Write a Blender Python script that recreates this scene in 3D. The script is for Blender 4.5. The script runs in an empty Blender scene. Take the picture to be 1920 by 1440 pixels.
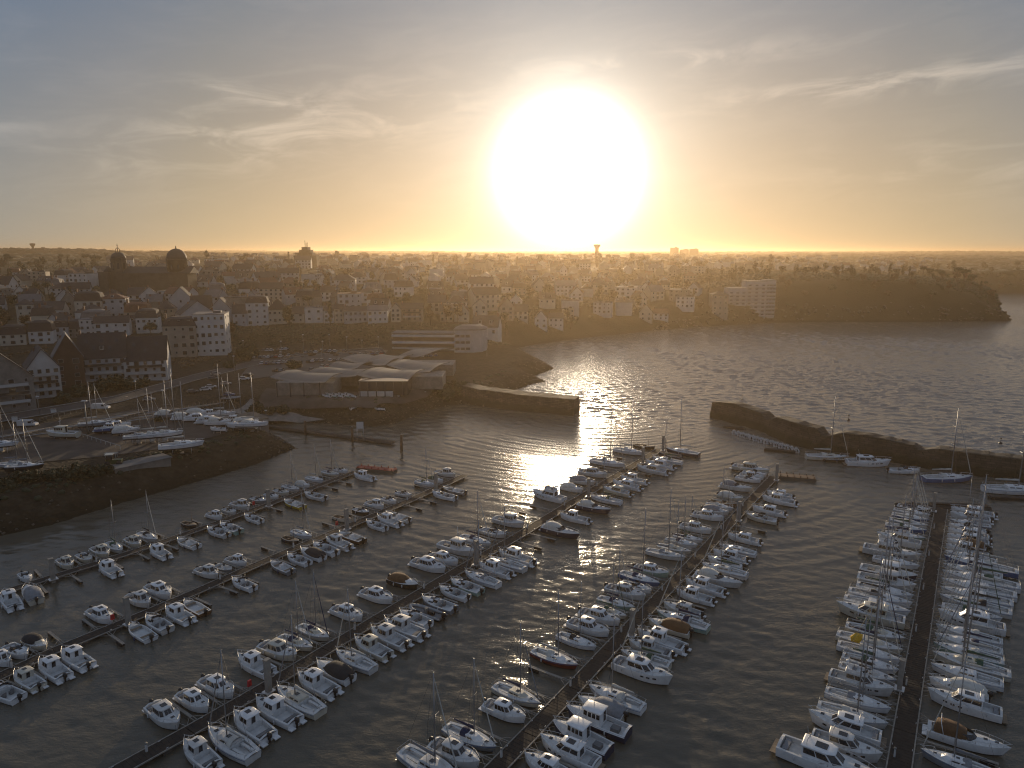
import bpy, math, random
import numpy as np
from mathutils import Vector, Matrix, noise as mnoise
sc = bpy.context.scene
C = sc.collection
R = math.radians
rnd = random.Random(7)

# ------------------------------------------------------------------ camera
CAM_H = 60.0
PITCH = math.atan((720 - 472) / 1331.0)
FPX = 1331.0
cam_d = bpy.data.cameras.new('camera'); cam = bpy.data.objects.new('camera', cam_d); C.objects.link(cam)
cam.location = (0, 0, CAM_H); cam.rotation_euler = (R(90) - PITCH, 0, 0)
cam_d.sensor_width = 36; cam_d.lens = FPX / 1920 * 36; cam_d.clip_start = 0.5; cam_d.clip_end = 60000
sc.camera = cam

def ray(px, py):
    u = (px - 960) / FPX; v = (720 - py) / FPX
    ca, sa = math.cos(PITCH), math.sin(PITCH)
    return Vector((u, ca + v * sa, -sa + v * ca))
def P(px, py, z=0.0):
    d = ray(px, py); t = (z - CAM_H) / d.z
    return Vector((d.x * t, d.y * t, z))
def PD(px, py, Y):
    """the point at forward distance Y seen at a pixel"""
    d = ray(px, py); t = Y / d.y
    return Vector((d.x * t, Y, CAM_H + d.z * t))

# ------------------------------------------------------------------ sun, sky, exposure
SUN = ray(1066, 322).normalized()
SUN_EL = math.asin(SUN.z); SUN_AZ = math.atan2(SUN.x, SUN.y)
sun_d = bpy.data.lights.new('sun', 'SUN'); sun = bpy.data.objects.new('sun', sun_d); C.objects.link(sun)
sun.rotation_euler = SUN.to_track_quat('Z', 'Y').to_euler(); sun.location = (0, 0, 200)
sun_d.energy = 3.2; sun_d.angle = R(0.5); sun_d.color = (1.0, 0.76, 0.48)
sc.view_settings.view_transform = 'Standard'; sc.view_settings.look = 'None'
sc.view_settings.exposure = 0.06; sc.view_settings.gamma = 1.0; sc.view_settings.use_curve_mapping = False

world = bpy.data.worlds.new('World'); sc.world = world; world.use_nodes = True
wt = world.node_tree; wt.nodes.clear()
def wn(t, **k):
    n = wt.nodes.new(t)
    for a, b in k.items():
        if a[0] == 'i' and a[1:].isdigit(): n.inputs[int(a[1:])].default_value = b
        else: setattr(n, a, b)
    return n
def wl(a, b): wt.links.new(a, b)
def wmath(op, a, b=None, c=None, clamp=False):
    n = wt.nodes.new('ShaderNodeMath'); n.operation = op; n.use_clamp = clamp
    for i, x in enumerate((a, b, c)):
        if x is None: continue
        if hasattr(x, 'links') or hasattr(x, 'is_linked'): wl(x, n.inputs[i])
        else: n.inputs[i].default_value = x
    return n.outputs[0]
def wscale(colv, fac):
    """colour (tuple or socket) times scalar socket"""
    n = wt.nodes.new('ShaderNodeVectorMath'); n.operation = 'SCALE'
    if isinstance(colv, tuple): n.inputs[0].default_value = colv
    else: wl(colv, n.inputs[0])
    if isinstance(fac, (int, float)): n.inputs[3].default_value = fac
    else: wl(fac, n.inputs[3])
    return n.outputs[0]
def wvec(op, a, b):
    n = wt.nodes.new('ShaderNodeVectorMath'); n.operation = op
    for i, x in enumerate((a, b)):
        if isinstance(x, tuple): n.inputs[i].default_value = x
        else: wl(x, n.inputs[i])
    return n.outputs['Value'] if op == 'DOT_PRODUCT' else n.outputs[0]
SKY_STRENGTH = 0.1
tc = wn('ShaderNodeTexCoord').outputs['Generated']
nrm = wt.nodes.new('ShaderNodeVectorMath'); nrm.operation = 'NORMALIZE'; wl(tc, nrm.inputs[0]); D = nrm.outputs[0]
sky = wn('ShaderNodeTexSky', sky_type='NISHITA', sun_disc=False, sun_elevation=SUN_EL, sun_rotation=SUN_AZ,
         altitude=60, air_density=1.2, dust_density=4.0, ozone_density=1.6)
cosT = wvec('DOT_PRODUCT', D, tuple(SUN))
theta = wmath('MULTIPLY', wmath('ARCCOSINE', wmath('MINIMUM', cosT, 0.999999)), 180 / math.pi)   # degrees from the sun
sepD = wn('ShaderNodeSeparateXYZ'); wl(D, sepD.inputs[0]); Dz = sepD.outputs[2]
elev = wmath('MULTIPLY', wmath('ARCSINE', Dz), 180 / math.pi)
elevp = wmath('MAXIMUM', elev, 0.0)
def wexp(x): return wmath('POWER', math.e, x)
core = wexp(wmath('MULTIPLY', wmath('POWER', wmath('DIVIDE', theta, 3.95), 2.0), -1.0))
halo = wexp(wmath('DIVIDE', theta, -6.0))
wide = wexp(wmath('DIVIDE', theta, -60.0))
lowband = wexp(wmath('DIVIDE', elevp, -22.0))
tot = wvec('ADD', wscale(sky.outputs[0], 0.0015), (0.068, 0.101, 0.172))
tot = wvec('ADD', tot, wscale((2.3, 2.15, 1.9), core))
aureole = wexp(wmath('MULTIPLY', wmath('POWER', wmath('DIVIDE', theta, 2.3), 2.0), -1.0))
tot = wvec('ADD', tot, wscale((100.0, 82.0, 58.0), aureole))
tot = wvec('ADD', tot, wscale((0.98, 1.04, 0.97), halo))
tot = wvec('ADD', tot, wscale((-0.300, -0.112, 0.100), wide))
tot = wvec('ADD', tot, wscale((-0.524, -0.188, -0.034), lowband))
tot = wvec('ADD', tot, wscale((1.90, 0.925, 0.080), wmath('MULTIPLY', lowband, wide)))
tot = wvec('MAXIMUM', tot, (0.150, 0.190, 0.262))
# thin cirrus: noise on azimuth / elevation, stretched sideways
az = wmath('MULTIPLY', wmath('ARCTAN2', sepD.outputs[0], sepD.outputs[1]), 180 / math.pi)
comb = wn('ShaderNodeCombineXYZ'); wl(wmath('MULTIPLY', az, 0.16), comb.inputs[0])
wl(wmath('ADD', wmath('MULTIPLY', elev, 0.62), wmath('MULTIPLY', az, -0.05)), comb.inputs[1])
nz = wn('ShaderNodeTexNoise', noise_dimensions='3D'); wl(comb.outputs[0], nz.inputs['Vector'])
nz.inputs['Scale'].default_value = 1.0; nz.inputs['Detail'].default_value = 9; nz.inputs['Roughness'].default_value = 0.62; nz.inputs['Distortion'].default_value = 0.6
def bank(a0, e0, sa, se, slope, k):
    """a bank of cirrus at azimuth a0, elevation e0 (degrees)"""
    da = wmath('SUBTRACT', az, a0); de = wmath('SUBTRACT', wmath('SUBTRACT', elev, e0), wmath('MULTIPLY', da, slope))
    q = wmath('ADD', wmath('POWER', wmath('DIVIDE', wmath('ABSOLUTE', da), sa), 2.0), wmath('POWER', wmath('DIVIDE', wmath('ABSOLUTE', de), se), 2.0))
    return wmath('MULTIPLY', wexp(wmath('MULTIPLY', q, -1.0)), k)
banks = 0.10
for b_ in ((-19, 8.3, 13, 2.2, 0.20, 1.0), (-20, 11.0, 3.5, 0.9, 0.0, .9), (29, 11.2, 13, 0.8, 0.03, 1.0), (28.5, 18.0, 4.5, 0.8, 0.10, 1.2), (27, 19.6, 3.0, 0.4, 0.05, 1.2), (12, 13.6, 9, 0.7, 0.04, .7), (-36, 7.6, 3, .5, .1, 1.0), (33, 5.5, 10, 1.5, 0, .5), (-60, 12, 18, 4, 0, .7), (70, 14, 22, 4, 0, .7), (150, 16, 40, 6, 0, .6)):
    banks = wmath('ADD', banks, bank(*b_))
cl = wn('ShaderNodeMapRange', interpolation_type='SMOOTHSTEP'); wl(nz.outputs[0], cl.inputs[0]); cl.inputs[1].default_value = 0.40; cl.inputs[2].default_value = 0.72
cfade = wmath('MULTIPLY', wmath('MULTIPLY', cl.outputs[0], wmath('MINIMUM', banks, 1.2)), wmath('SUBTRACT', 1.0, wexp(wmath('DIVIDE', elevp, -3.0))))
cloudc = wvec('ADD', wscale((0.36, 0.27, 0.18), wexp(wmath('DIVIDE', theta, -26.0))), (0.07, 0.065, 0.06))
tot = wvec('ADD', tot, wscale(cloudc, cfade))
bg = wn('ShaderNodeBackground'); wl(wscale(tot, 1.0 / SKY_STRENGTH), bg.inputs[0]); bg.inputs[1].default_value = SKY_STRENGTH
wo = wn('ShaderNodeOutputWorld'); wl(bg.outputs[0], wo.inputs[0])
world.cycles.sampling_method = 'MANUAL'; world.cycles.sample_map_resolution = 1024

cy = sc.cycles
cy.max_bounces = 5; cy.diffuse_bounces = 2; cy.glossy_bounces = 3; cy.transmission_bounces = 2; cy.volume_bounces = 1
cy.transparent_max_bounces = 6; cy.sample_clamp_indirect = 4.0; cy.sample_clamp_direct = 0.0
cy.use_denoising = True; cy.caustics_reflective = False; cy.caustics_refractive = False
cy.use_adaptive_sampling = True; cy.adaptive_threshold = 0.012; cy.pixel_filter_type = 'BLACKMAN_HARRIS'; cy.filter_width = 1.15

# ------------------------------------------------------------------ materials
MATS = {}
def mat(name, col, rough=0.6, metal=0.0, spec=0.5, vary=0.0, vscale=1.0, bump=0.0, bscale=5.0, detail=4, col2=None, coords='Object', coat=0.0, trans=0.0):
    if name in MATS: return MATS[name]
    m = bpy.data.materials.new(name); m.use_nodes = True; nt = m.node_tree
    b = nt.nodes['Principled BSDF']
    b.inputs['Base Color'].default_value = (*col, 1); b.inputs['Roughness'].default_value = rough
    b.inputs['Metallic'].default_value = metal; b.inputs['Specular IOR Level'].default_value = spec
    b.inputs['Coat Weight'].default_value = coat
    tcn = nt.nodes.new('ShaderNodeTexCoord') if (vary or bump or col2) else None
    if vary or col2:
        n = nt.nodes.new('ShaderNodeTexNoise'); n.inputs['Scale'].default_value = vscale; n.inputs['Detail'].default_value = detail
        n.inputs['Roughness'].default_value = 0.6
        nt.links.new(tcn.outputs[coords], n.inputs['Vector'])
        r = nt.nodes.new('ShaderNodeValToRGB'); nt.links.new(n.outputs[0], r.inputs[0])
        c2 = col2 if col2 else tuple(c * (1 - vary) for c in col)
        c1 = col if col2 else tuple(min(1, c * (1 + vary)) for c in col)
        r.color_ramp.elements[0].position = 0.35; r.color_ramp.elements[1].position = 0.65
        r.color_ramp.elements[0].color = (*c2, 1); r.color_ramp.elements[1].color = (*c1, 1)
        nt.links.new(r.outputs[0], b.inputs['Base Color'])
    if bump:
        n = nt.nodes.new('ShaderNodeTexNoise'); n.inputs['Scale'].default_value = bscale; n.inputs['Detail'].default_value = 5
        nt.links.new(tcn.outputs[coords], n.inputs['Vector'])
        bp = nt.nodes.new('ShaderNodeBump'); bp.inputs['Distance'].default_value = bump; bp.inputs['Strength'].default_value = 1.0
        nt.links.new(n.outputs[0], bp.inputs['Height']); nt.links.new(bp.outputs[0], b.inputs['Normal'])
    MATS[name] = m
    return m

# ------------------------------------------------------------------ object helpers
def tag(o, label=None, cat=None, group=None, kind=None):
    if label: o['label'] = label
    if cat: o['category'] = cat
    if group: o['group'] = group
    if kind: o['kind'] = kind
    return o
def empty(name, loc=(0, 0, 0), rz=0.0, label=None, cat=None, group=None, scale=None):
    o = bpy.data.objects.new(name, None); C.objects.link(o); o.location = loc; o.rotation_euler = (0, 0, rz)
    o.empty_display_size = 0.3
    if scale: o.scale = scale
    return tag(o, label, cat, group)
class MB:
    """collects geometry for ONE mesh"""
    def __init__(s): s.v = []; s.f = []; s.sm = []; s.mi = []; s.cur = 0
    def add(s, vs, fs, smooth=False):
        o = len(s.v); s.v.extend(tuple(v) for v in vs)
        for f in fs: s.f.append(tuple(i + o for i in f)); s.sm.append(smooth); s.mi.append(s.cur)
        return s
    def box(s, c, d, rz=0.0, top=1.0):
        cx, cy_, cz = c; a, b, h = d[0] / 2, d[1] / 2, d[2] / 2
        ca, sa = math.cos(rz), math.sin(rz); vs = []
        for z, k in ((-h, 1.0), (h, top)):
            for x, y in ((-a, -b), (a, -b), (a, b), (-a, b)):
                x, y = x * k, y * k
                vs.append((cx + x * ca - y * sa, cy_ + x * sa + y * ca, cz + z))
        return s.add(vs, [(0, 3, 2, 1), (4, 5, 6, 7), (0, 1, 5, 4), (1, 2, 6, 5), (2, 3, 7, 6), (3, 0, 4, 7)])
    def tube(s, pts, r, n=5, cap=True, r2=None, smooth=True):
        pts = [Vector(p) for p in pts]; m = len(pts); vs = []; fs = []
        for i, p in enumerate(pts):
            t = (pts[min(i + 1, m - 1)] - pts[max(i - 1, 0)])
            t = t.normalized() if t.length > 1e-6 else Vector((0, 0, 1))
            a = t.cross(Vector((0, 0, 1)));
            if a.length < 0.05: a = t.cross(Vector((1, 0, 0)))
            a.normalize(); b = t.cross(a)
            rr = r if r2 is None else r + (r2 - r) * i / (m - 1)
            if isinstance(r, (list, tuple)): rr = r[i]
            for k in range(n):
                an = 2 * math.pi * k / n
                vs.append(p + a * (rr * math.cos(an)) + b * (rr * math.sin(an)))
        for i in range(m - 1):
            for k in range(n):
                k2 = (k + 1) % n
                fs.append((i * n + k, i * n + k2, (i + 1) * n + k2, (i + 1) * n + k))
        if cap: fs.append(tuple(range(n))[::-1]); fs.append(tuple((m - 1) * n + k for k in range(n)))
        return s.add(vs, fs, smooth)
    def loft(s, rings, closed=True, cap0=True, cap1=True, smooth=True):
        n = len(rings[0]); vs = [p for r in rings for p in r]; fs = []
        for i in range(len(rings) - 1):
            for k in range(n if closed else n - 1):
                k2 = (k + 1) % n
                fs.append((i * n + k, i * n + k2, (i + 1) * n + k2, (i + 1) * n + k))
        if closed and cap0: fs.append(tuple(range(n))[::-1])
        if closed and cap1: fs.append(tuple((len(rings) - 1) * n + k for k in range(n)))
        return s.add(vs, fs, smooth)
    def lathe(s, prof, n=16, c=(0, 0, 0), smooth=True):
        rings = [[(c[0] + r * math.cos(2 * math.pi * k / n), c[1] + r * math.sin(2 * math.pi * k / n), c[2] + z) for k in range(n)] for r, z in prof]
        return s.loft(rings, True, True, True, smooth)
    def quadbox(s, q, t, inset=0.0):
        """slab of thickness t on a quad (outward by its normal)"""
        q = [Vector(p) for p in q]; n = (q[1] - q[0]).cross(q[3] - q[0])
        if n.length < 1e-9: return s
        n.normalize(); c = sum(q, Vector()) / 4
        q = [p + (c - p) * inset for p in q]
        vs = [p - n * 0.01 for p in q] + [p + n * t for p in q]
        return s.add(vs, [(4, 5, 6, 7), (0, 1, 5, 4), (1, 2, 6, 5), (2, 3, 7, 6), (3, 0, 4, 7)])
    def mesh(s, name, mats):
        me = bpy.data.meshes.new(name); me.from_pydata(s.v, [], s.f)
        if not isinstance(mats, (list, tuple)): mats = [mats]
        for m in mats: me.materials.append(m)
        me.polygons.foreach_set('use_smooth', s.sm)
        if len(mats) > 1: me.polygons.foreach_set('material_index', s.mi)
        me.update(); return me
    def build(s, name, mats, parent=None, loc=None, rz=None):
        return put(name, s.mesh(name, mats), parent, loc, rz)
def put(name, me, parent=None, loc=None, rz=None, material=None):
    o = bpy.data.objects.new(name, me); C.objects.link(o)
    if parent is not None: o.parent = parent
    if loc is not None: o.location = loc
    if rz is not None: o.rotation_euler = (0, 0, rz)
    if material is not None:
        o.material_slots[0].link = 'OBJECT'; o.material_slots[0].material = material
    return o
def copy_tree(src, parent=None):
    c = src.copy(); C.objects.link(c)
    if parent is not None: c.parent = parent
    for ch in KIDS.get(src.name, []): copy_tree(ch, c)
    return c
ORD = ['first', 'second', 'third', 'fourth', 'fifth', 'sixth', 'seventh', 'eighth', 'ninth', 'tenth', 'eleventh', 'twelfth',
       'thirteenth', 'fourteenth', 'fifteenth', 'sixteenth', 'seventeenth', 'eighteenth', 'nineteenth', 'twentieth']
def ordinal(i):
    if i < 20: return ORD[i]
    t = {2: 'twenty', 3: 'thirty', 4: 'forty', 5: 'fifty'}[(i + 1) // 10]
    if (i + 1) % 10 == 0: return t[:-1] + 'ieth'
    return t + '-' + ORD[(i + 1) % 10 - 1]
# ------------------------------------------------------------------ land and water
SHORE = [(-700, 1210), (-300, 1085), (0, 1007), (100, 985), (240, 941), (380, 902), (480, 872), (560, 840), (536, 824), (503, 808),
         (500, 797), (560, 792), (640, 797), (700, 801), (745, 794), (785, 779), (825, 764), (870, 758), (905, 764), (960, 764),
         (951, 739), (1000, 720), (1019, 711), (1002, 706), (1041, 691), (1022, 678), (990, 664), (957, 655), (1000, 647),
         (1100, 633), (1200, 623), (1300, 613), (1450, 604.5), (1600, 603.5), (1750, 603), (1897, 602), (1870, 588), (1800, 572),
         (1740, 556), (1780, 551), (1850, 550.5), (2000, 550), (2600, 551)]
shore = [P(*p) for p in SHORE]
poly = [(p.x, p.y) for p in shore] + [(12000, 1500), (12000, 14000), (-12000, 14000), (-12000, 60)]
poly = np.array(poly)
def poly_sdf(X, Y):
    """positive inside the land, distance to the shoreline in metres"""
    X = np.asarray(X, float); Y = np.asarray(Y, float)
    d = np.full(X.shape, 1e9); inside = np.zeros(X.shape, bool); n = len(poly)
    for i in range(n):
        ax, ay = poly[i]; bx, by = poly[(i + 1) % n]
        ex, ey = bx - ax, by - ay
        t = np.clip(((X - ax) * ex + (Y - ay) * ey) / (ex * ex + ey * ey), 0, 1)
        d = np.minimum(d, np.hypot(X - ax - t * ex, Y - ay - t * ey))
        c = ((ay > Y) != (by > Y))
        with np.errstate(divide='ignore', invalid='ignore'):
            xi = ax + (Y - ay) * ex / (ey if ey != 0 else 1e-9)
        inside ^= c & (X < xi)
    return np.where(inside, d, -d)
CTRL = [(-400, 950, 6), (0, 905, 6.2), (100, 880, 6), (100, 820, 6), (300, 800, 6), (300, 840, 6), (450, 815, 5.5), (470, 780, 4), (520, 790, 1.5), (480, 770, 3.5),
        (0, 800, 7), (60, 780, 7.5), (225, 750, 7.5), (375, 705, 7.5), (500, 690, 7), (450, 730, 6.5), (600, 740, 6.5), (800, 735, 6.5), (700, 690, 6.5), (870, 720, 6), (870, 670, 6.5),
        (950, 720, 4), (1000, 690, 4), (950, 680, 6), (480, 655, 7), (650, 652, 7), (850, 652, 7),
        (450, 625, 12), (600, 625, 12), (800, 628, 12), (450, 609, 17), (600, 607, 17.5), (750, 606, 17.5), (880, 612, 16),
        (960, 640, 8), (1060, 622, 8), (1160, 612, 9), (1280, 600, 10), (1400, 592, 10),
        (20, 700, 9), (120, 690, 10), (250, 690, 9), (380, 668, 9.5), (0, 640, 15), (100, 632, 15), (250, 628, 16), (60, 600, 19), (180, 595, 20), (300, 590, 20), (420, 585, 20), (520, 580, 20)]
ctrl = []
for px, py, z in CTRL:
    p = P(px, py, z); ctrl.append((p.x, p.y, z))
for Y, z in ((480, 24), (560, 29), (700, 35), (900, 40), (1200, 44.5), (1700, 47), (2500, 49), (4000, 53), (7000, 56)):
    for k in (-0.9, -0.65, -0.45, -0.3, -0.15, 0.0, 0.15):
        zz = z - (6 if k > 0.1 and Y < 900 else 0) - (3 if k > -0.1 and Y < 800 else 0)
        if Y == 4000 and k < -0.5: zz += 16
        if Y == 2500 and k < -0.55: zz += 4
        ctrl.append((k * Y, Y, zz))
for k, Y, z in ((-0.75, 1800, 65), (-0.68, 1800, 66), (-0.62, 1800, 64), (-0.52, 1900, 57), (0.30, 690, 30), (0.36, 700, 37), (0.42, 700, 38), (0.48, 690, 37), (0.55, 690, 35), (0.60, 680, 33), (0.66, 665, 26), (0.70, 650, 6),
                (0.24, 700, 22), (0.30, 800, 36), (0.4, 900, 34), (0.5, 900, 28), (0.25, 900, 36), (0.3, 1300, 40), (0.5, 1300, 34), (0.6, 1250, 26), (0.75, 1250, 28), (0.9, 1300, 30),
                (0.3, 2000, 46), (0.5, 2000, 44), (0.75, 2000, 42), (0.3, 4000, 51), (0.6, 4000, 51), (0.9, 4000, 50), (0.4, 7000, 55), (0.8, 7000, 54)):
    ctrl.append((k * Y, Y, z))
ctrl = np.array(ctrl)
cu = ctrl[:, 0] / ctrl[:, 1]; cv = np.log(ctrl[:, 1])
def height(X, Y, rough=True):
    X = np.atleast_1d(np.asarray(X, float)); Y = np.atleast_1d(np.asarray(Y, float))
    Ys = np.maximum(Y, 30); u = X / Ys; v = np.log(Ys)
    num = np.zeros(X.shape); den = np.zeros(X.shape)
    for a, b, z in zip(cu, cv, ctrl[:, 2]):
        w = 1.0 / (((u - a) ** 2 + (1.1 * (v - b)) ** 2) ** 2.0 + 1e-7)
        num += w * z; den += w
    h0 = num / den
    sd = poly_sdf(X, Y)
    cliff = np.clip((u - 0.20) / 0.1, 0, 1) * np.clip((760 - Y) / 60, 0, 1)
    slope = 0.55 + cliff * 1.5
    if rough:
        g = 0.5 + 0.5 * np.sin(X * 0.11 + 1.3 * np.sin(Y * 0.07)) * np.cos(Y * 0.09 + X * 0.031)
        slope = slope * (0.75 + 0.5 * g)
        far_ = np.clip((Y - 1800) / 2500, 0, 1)
        h0 = h0 + far_ * (5.0 + 5.0 * np.sin(X * 0.0011 + 0.8) * np.sin(Y * 0.0009 + X * .0004) + 2.5 * np.sin(X * 0.0042 + Y * .001))
        h0 = h0 + np.where(Y > 700, 1.6 * np.sin(X * 0.006 + Y * 0.004) * np.sin(Y * 0.0031 - X * 0.002) * np.clip((Y - 700) / 1500, 0, 2), 0)
    h = np.minimum(h0, sd * slope - 0.35)
    return np.where(sd > 0, h, np.maximum(-4.0, sd * 0.35 - 0.35))
_tu = np.linspace(-1.3, 1.3, 1301); _tv = np.linspace(math.log(84), math.log(9200), 1400)
_TV, _TU = np.meshgrid(_tv, _tu, indexing='ij'); HT = np.zeros(_TV.shape)
def _fill():
    for i in range(0, 1400, 100):
        Yb = np.exp(_TV[i:i + 100]); HT[i:i + 100] = height(_TU[i:i + 100] * Yb, Yb)
_fill()
def tab(X, Y):
    X = np.asarray(X, float); Y = np.asarray(Y, float); fu = np.clip((X / Y + 1.3) / 2.6 * 1300, 0, 1299.999); fv = np.clip((np.log(Y) - _tv[0]) / (_tv[-1] - _tv[0]) * 1399, 0, 1398.999)
    i = fv.astype(int); j = fu.astype(int); a = fv - i; b = fu - j
    return HT[i, j] * (1 - a) * (1 - b) + HT[i + 1, j] * a * (1 - b) + HT[i, j + 1] * (1 - a) * b + HT[i + 1, j + 1] * a * b
def hz(x, y): return float(tab(x, y))
def ground(px, py, it=14):
    """where the pixel's ray meets the land"""
    d = ray(px, py); lo, hi = 60.0, 9000.0
    ts = np.exp(np.linspace(math.log(90), math.log(9000), 500))
    X = d.x / d.y * ts; Y = ts; Z = CAM_H + d.z / d.y * ts
    H = tab(X, Y); k = np.argmax(H > Z)
    if H[k] <= Z[k]: k = len(ts) - 1
    a, b = ts[max(k - 1, 0)], ts[k]
    for _ in range(it):
        m = (a + b) / 2
        if hz(d.x / d.y * m, m) > CAM_H + d.z / d.y * m: b = m
        else: a = m
    return Vector((d.x / d.y * b, b, hz(d.x / d.y * b, b)))

# terrain grid: fine near the camera, coarse towards the horizon
nr, nc = 430, 520
Yr = np.exp(np.linspace(math.log(85), math.log(8800), nr)); U = np.linspace(-1.15, 1.15, nc)
YY, UU = np.meshgrid(Yr, U, indexing='ij'); XX = YY * UU
ZZ = np.zeros(XX.shape)
for i in range(0, nr, 43): ZZ[i:i + 43] = tab(XX[i:i + 43], YY[i:i + 43])
verts = np.stack([XX.ravel(), YY.ravel(), ZZ.ravel()], 1)
idx = np.arange(nr * nc).reshape(nr, nc)
q = np.stack([idx[:-1, :-1], idx[:-1, 1:], idx[1:, 1:], idx[1:, :-1]], -1).reshape(-1, 4)
keep = (ZZ.ravel()[q] > -3.0).any(1); q = q[keep]
me = bpy.data.meshes.new('ground'); me.from_pydata(verts.tolist(), [], q.tolist()); me.update()
me.polygons.foreach_set('use_smooth', [True] * len(me.polygons))
ground_o = bpy.data.objects.new('ground', me); C.objects.link(ground_o); tag(ground_o, kind='structure')

def nodes_of(m):
    nt = m.node_tree
    def N(t, **k):
        n = nt.nodes.new(t)
        for a, b in k.items():
            if a in n.inputs.keys(): n.inputs[a].default_value = b
            else: setattr(n, a, b)
        return n
    return nt, N, nt.nodes['Principled BSDF']
def ground_material():
    m = bpy.data.materials.new('ground'); m.use_nodes = True; nt, N, b = nodes_of(m); L = nt.links.new
    g = N('ShaderNodeNewGeometry'); sx = N('ShaderNodeSeparateXYZ'); L(g.outputs['Position'], sx.inputs[0])
    n1 = N('ShaderNodeTexNoise', Scale=0.012, Detail=6.0, Roughness=0.6); L(g.outputs['Position'], n1.inputs[0])
    n2 = N('ShaderNodeTexNoise', Scale=0.35, Detail=6.0, Roughness=0.65); L(g.outputs['Position'], n2.inputs[0])
    r1 = N('ShaderNodeValToRGB'); L(n1.outputs[0], r1.inputs[0])     # fields and scrub
    e = r1.color_ramp.elements; e[0].position = 0.38; e[0].color = (0.020, 0.022, 0.010, 1); e[1].position = 0.62; e[1].color = (0.050, 0.042, 0.022, 1)
    r2 = N('ShaderNodeValToRGB'); L(n2.outputs[0], r2.inputs[0])     # earth
    e = r2.color_ramp.elements; e[0].position = 0.35; e[0].color = (0.028, 0.021, 0.012, 1); e[1].position = 0.68; e[1].color = (0.060, 0.046, 0.030, 1)
    mx = N('ShaderNodeMix', data_type='RGBA'); L(r2.outputs[0], mx.inputs[6]); L(r1.outputs[0], mx.inputs[7])
    mr = N('ShaderNodeMapRange'); L(sx.outputs[1], mr.inputs[0]); mr.inputs[1].default_value = 330; mr.inputs[2].default_value = 520; L(mr.outputs[0], mx.inputs[0])
    # wet seaweed band near the waterline
    wet = N('ShaderNodeMapRange'); L(sx.outputs[2], wet.inputs[0]); wet.inputs[1].default_value = 2.6; wet.inputs[2].default_value = 0.4
    mw = N('ShaderNodeMix', data_type='RGBA'); L(wet.outputs[0], mw.inputs[0]); L(mx.outputs[2], mw.inputs[6]); mw.inputs[7].default_value = (0.022, 0.018, 0.010, 1)
    L(mw.outputs[2], b.inputs['Base Color']); b.inputs['Roughness'].default_value = 0.9; b.inputs['Specular IOR Level'].default_value = 0.2
    v = N('ShaderNodeTexVoronoi', Scale=0.9); L(g.outputs['Position'], v.inputs['Vector'])
    ad = N('ShaderNodeMath', operation='ADD'); L(v.outputs['Distance'], ad.inputs[0]); L(n2.outputs[0], ad.inputs[1])
    bp = N('ShaderNodeBump', Distance=0.35, Strength=0.8); L(ad.outputs[0], bp.inputs['Height']); L(bp.outputs[0], b.inputs['Normal'])
    return m
me.materials.append(ground_material())

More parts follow.
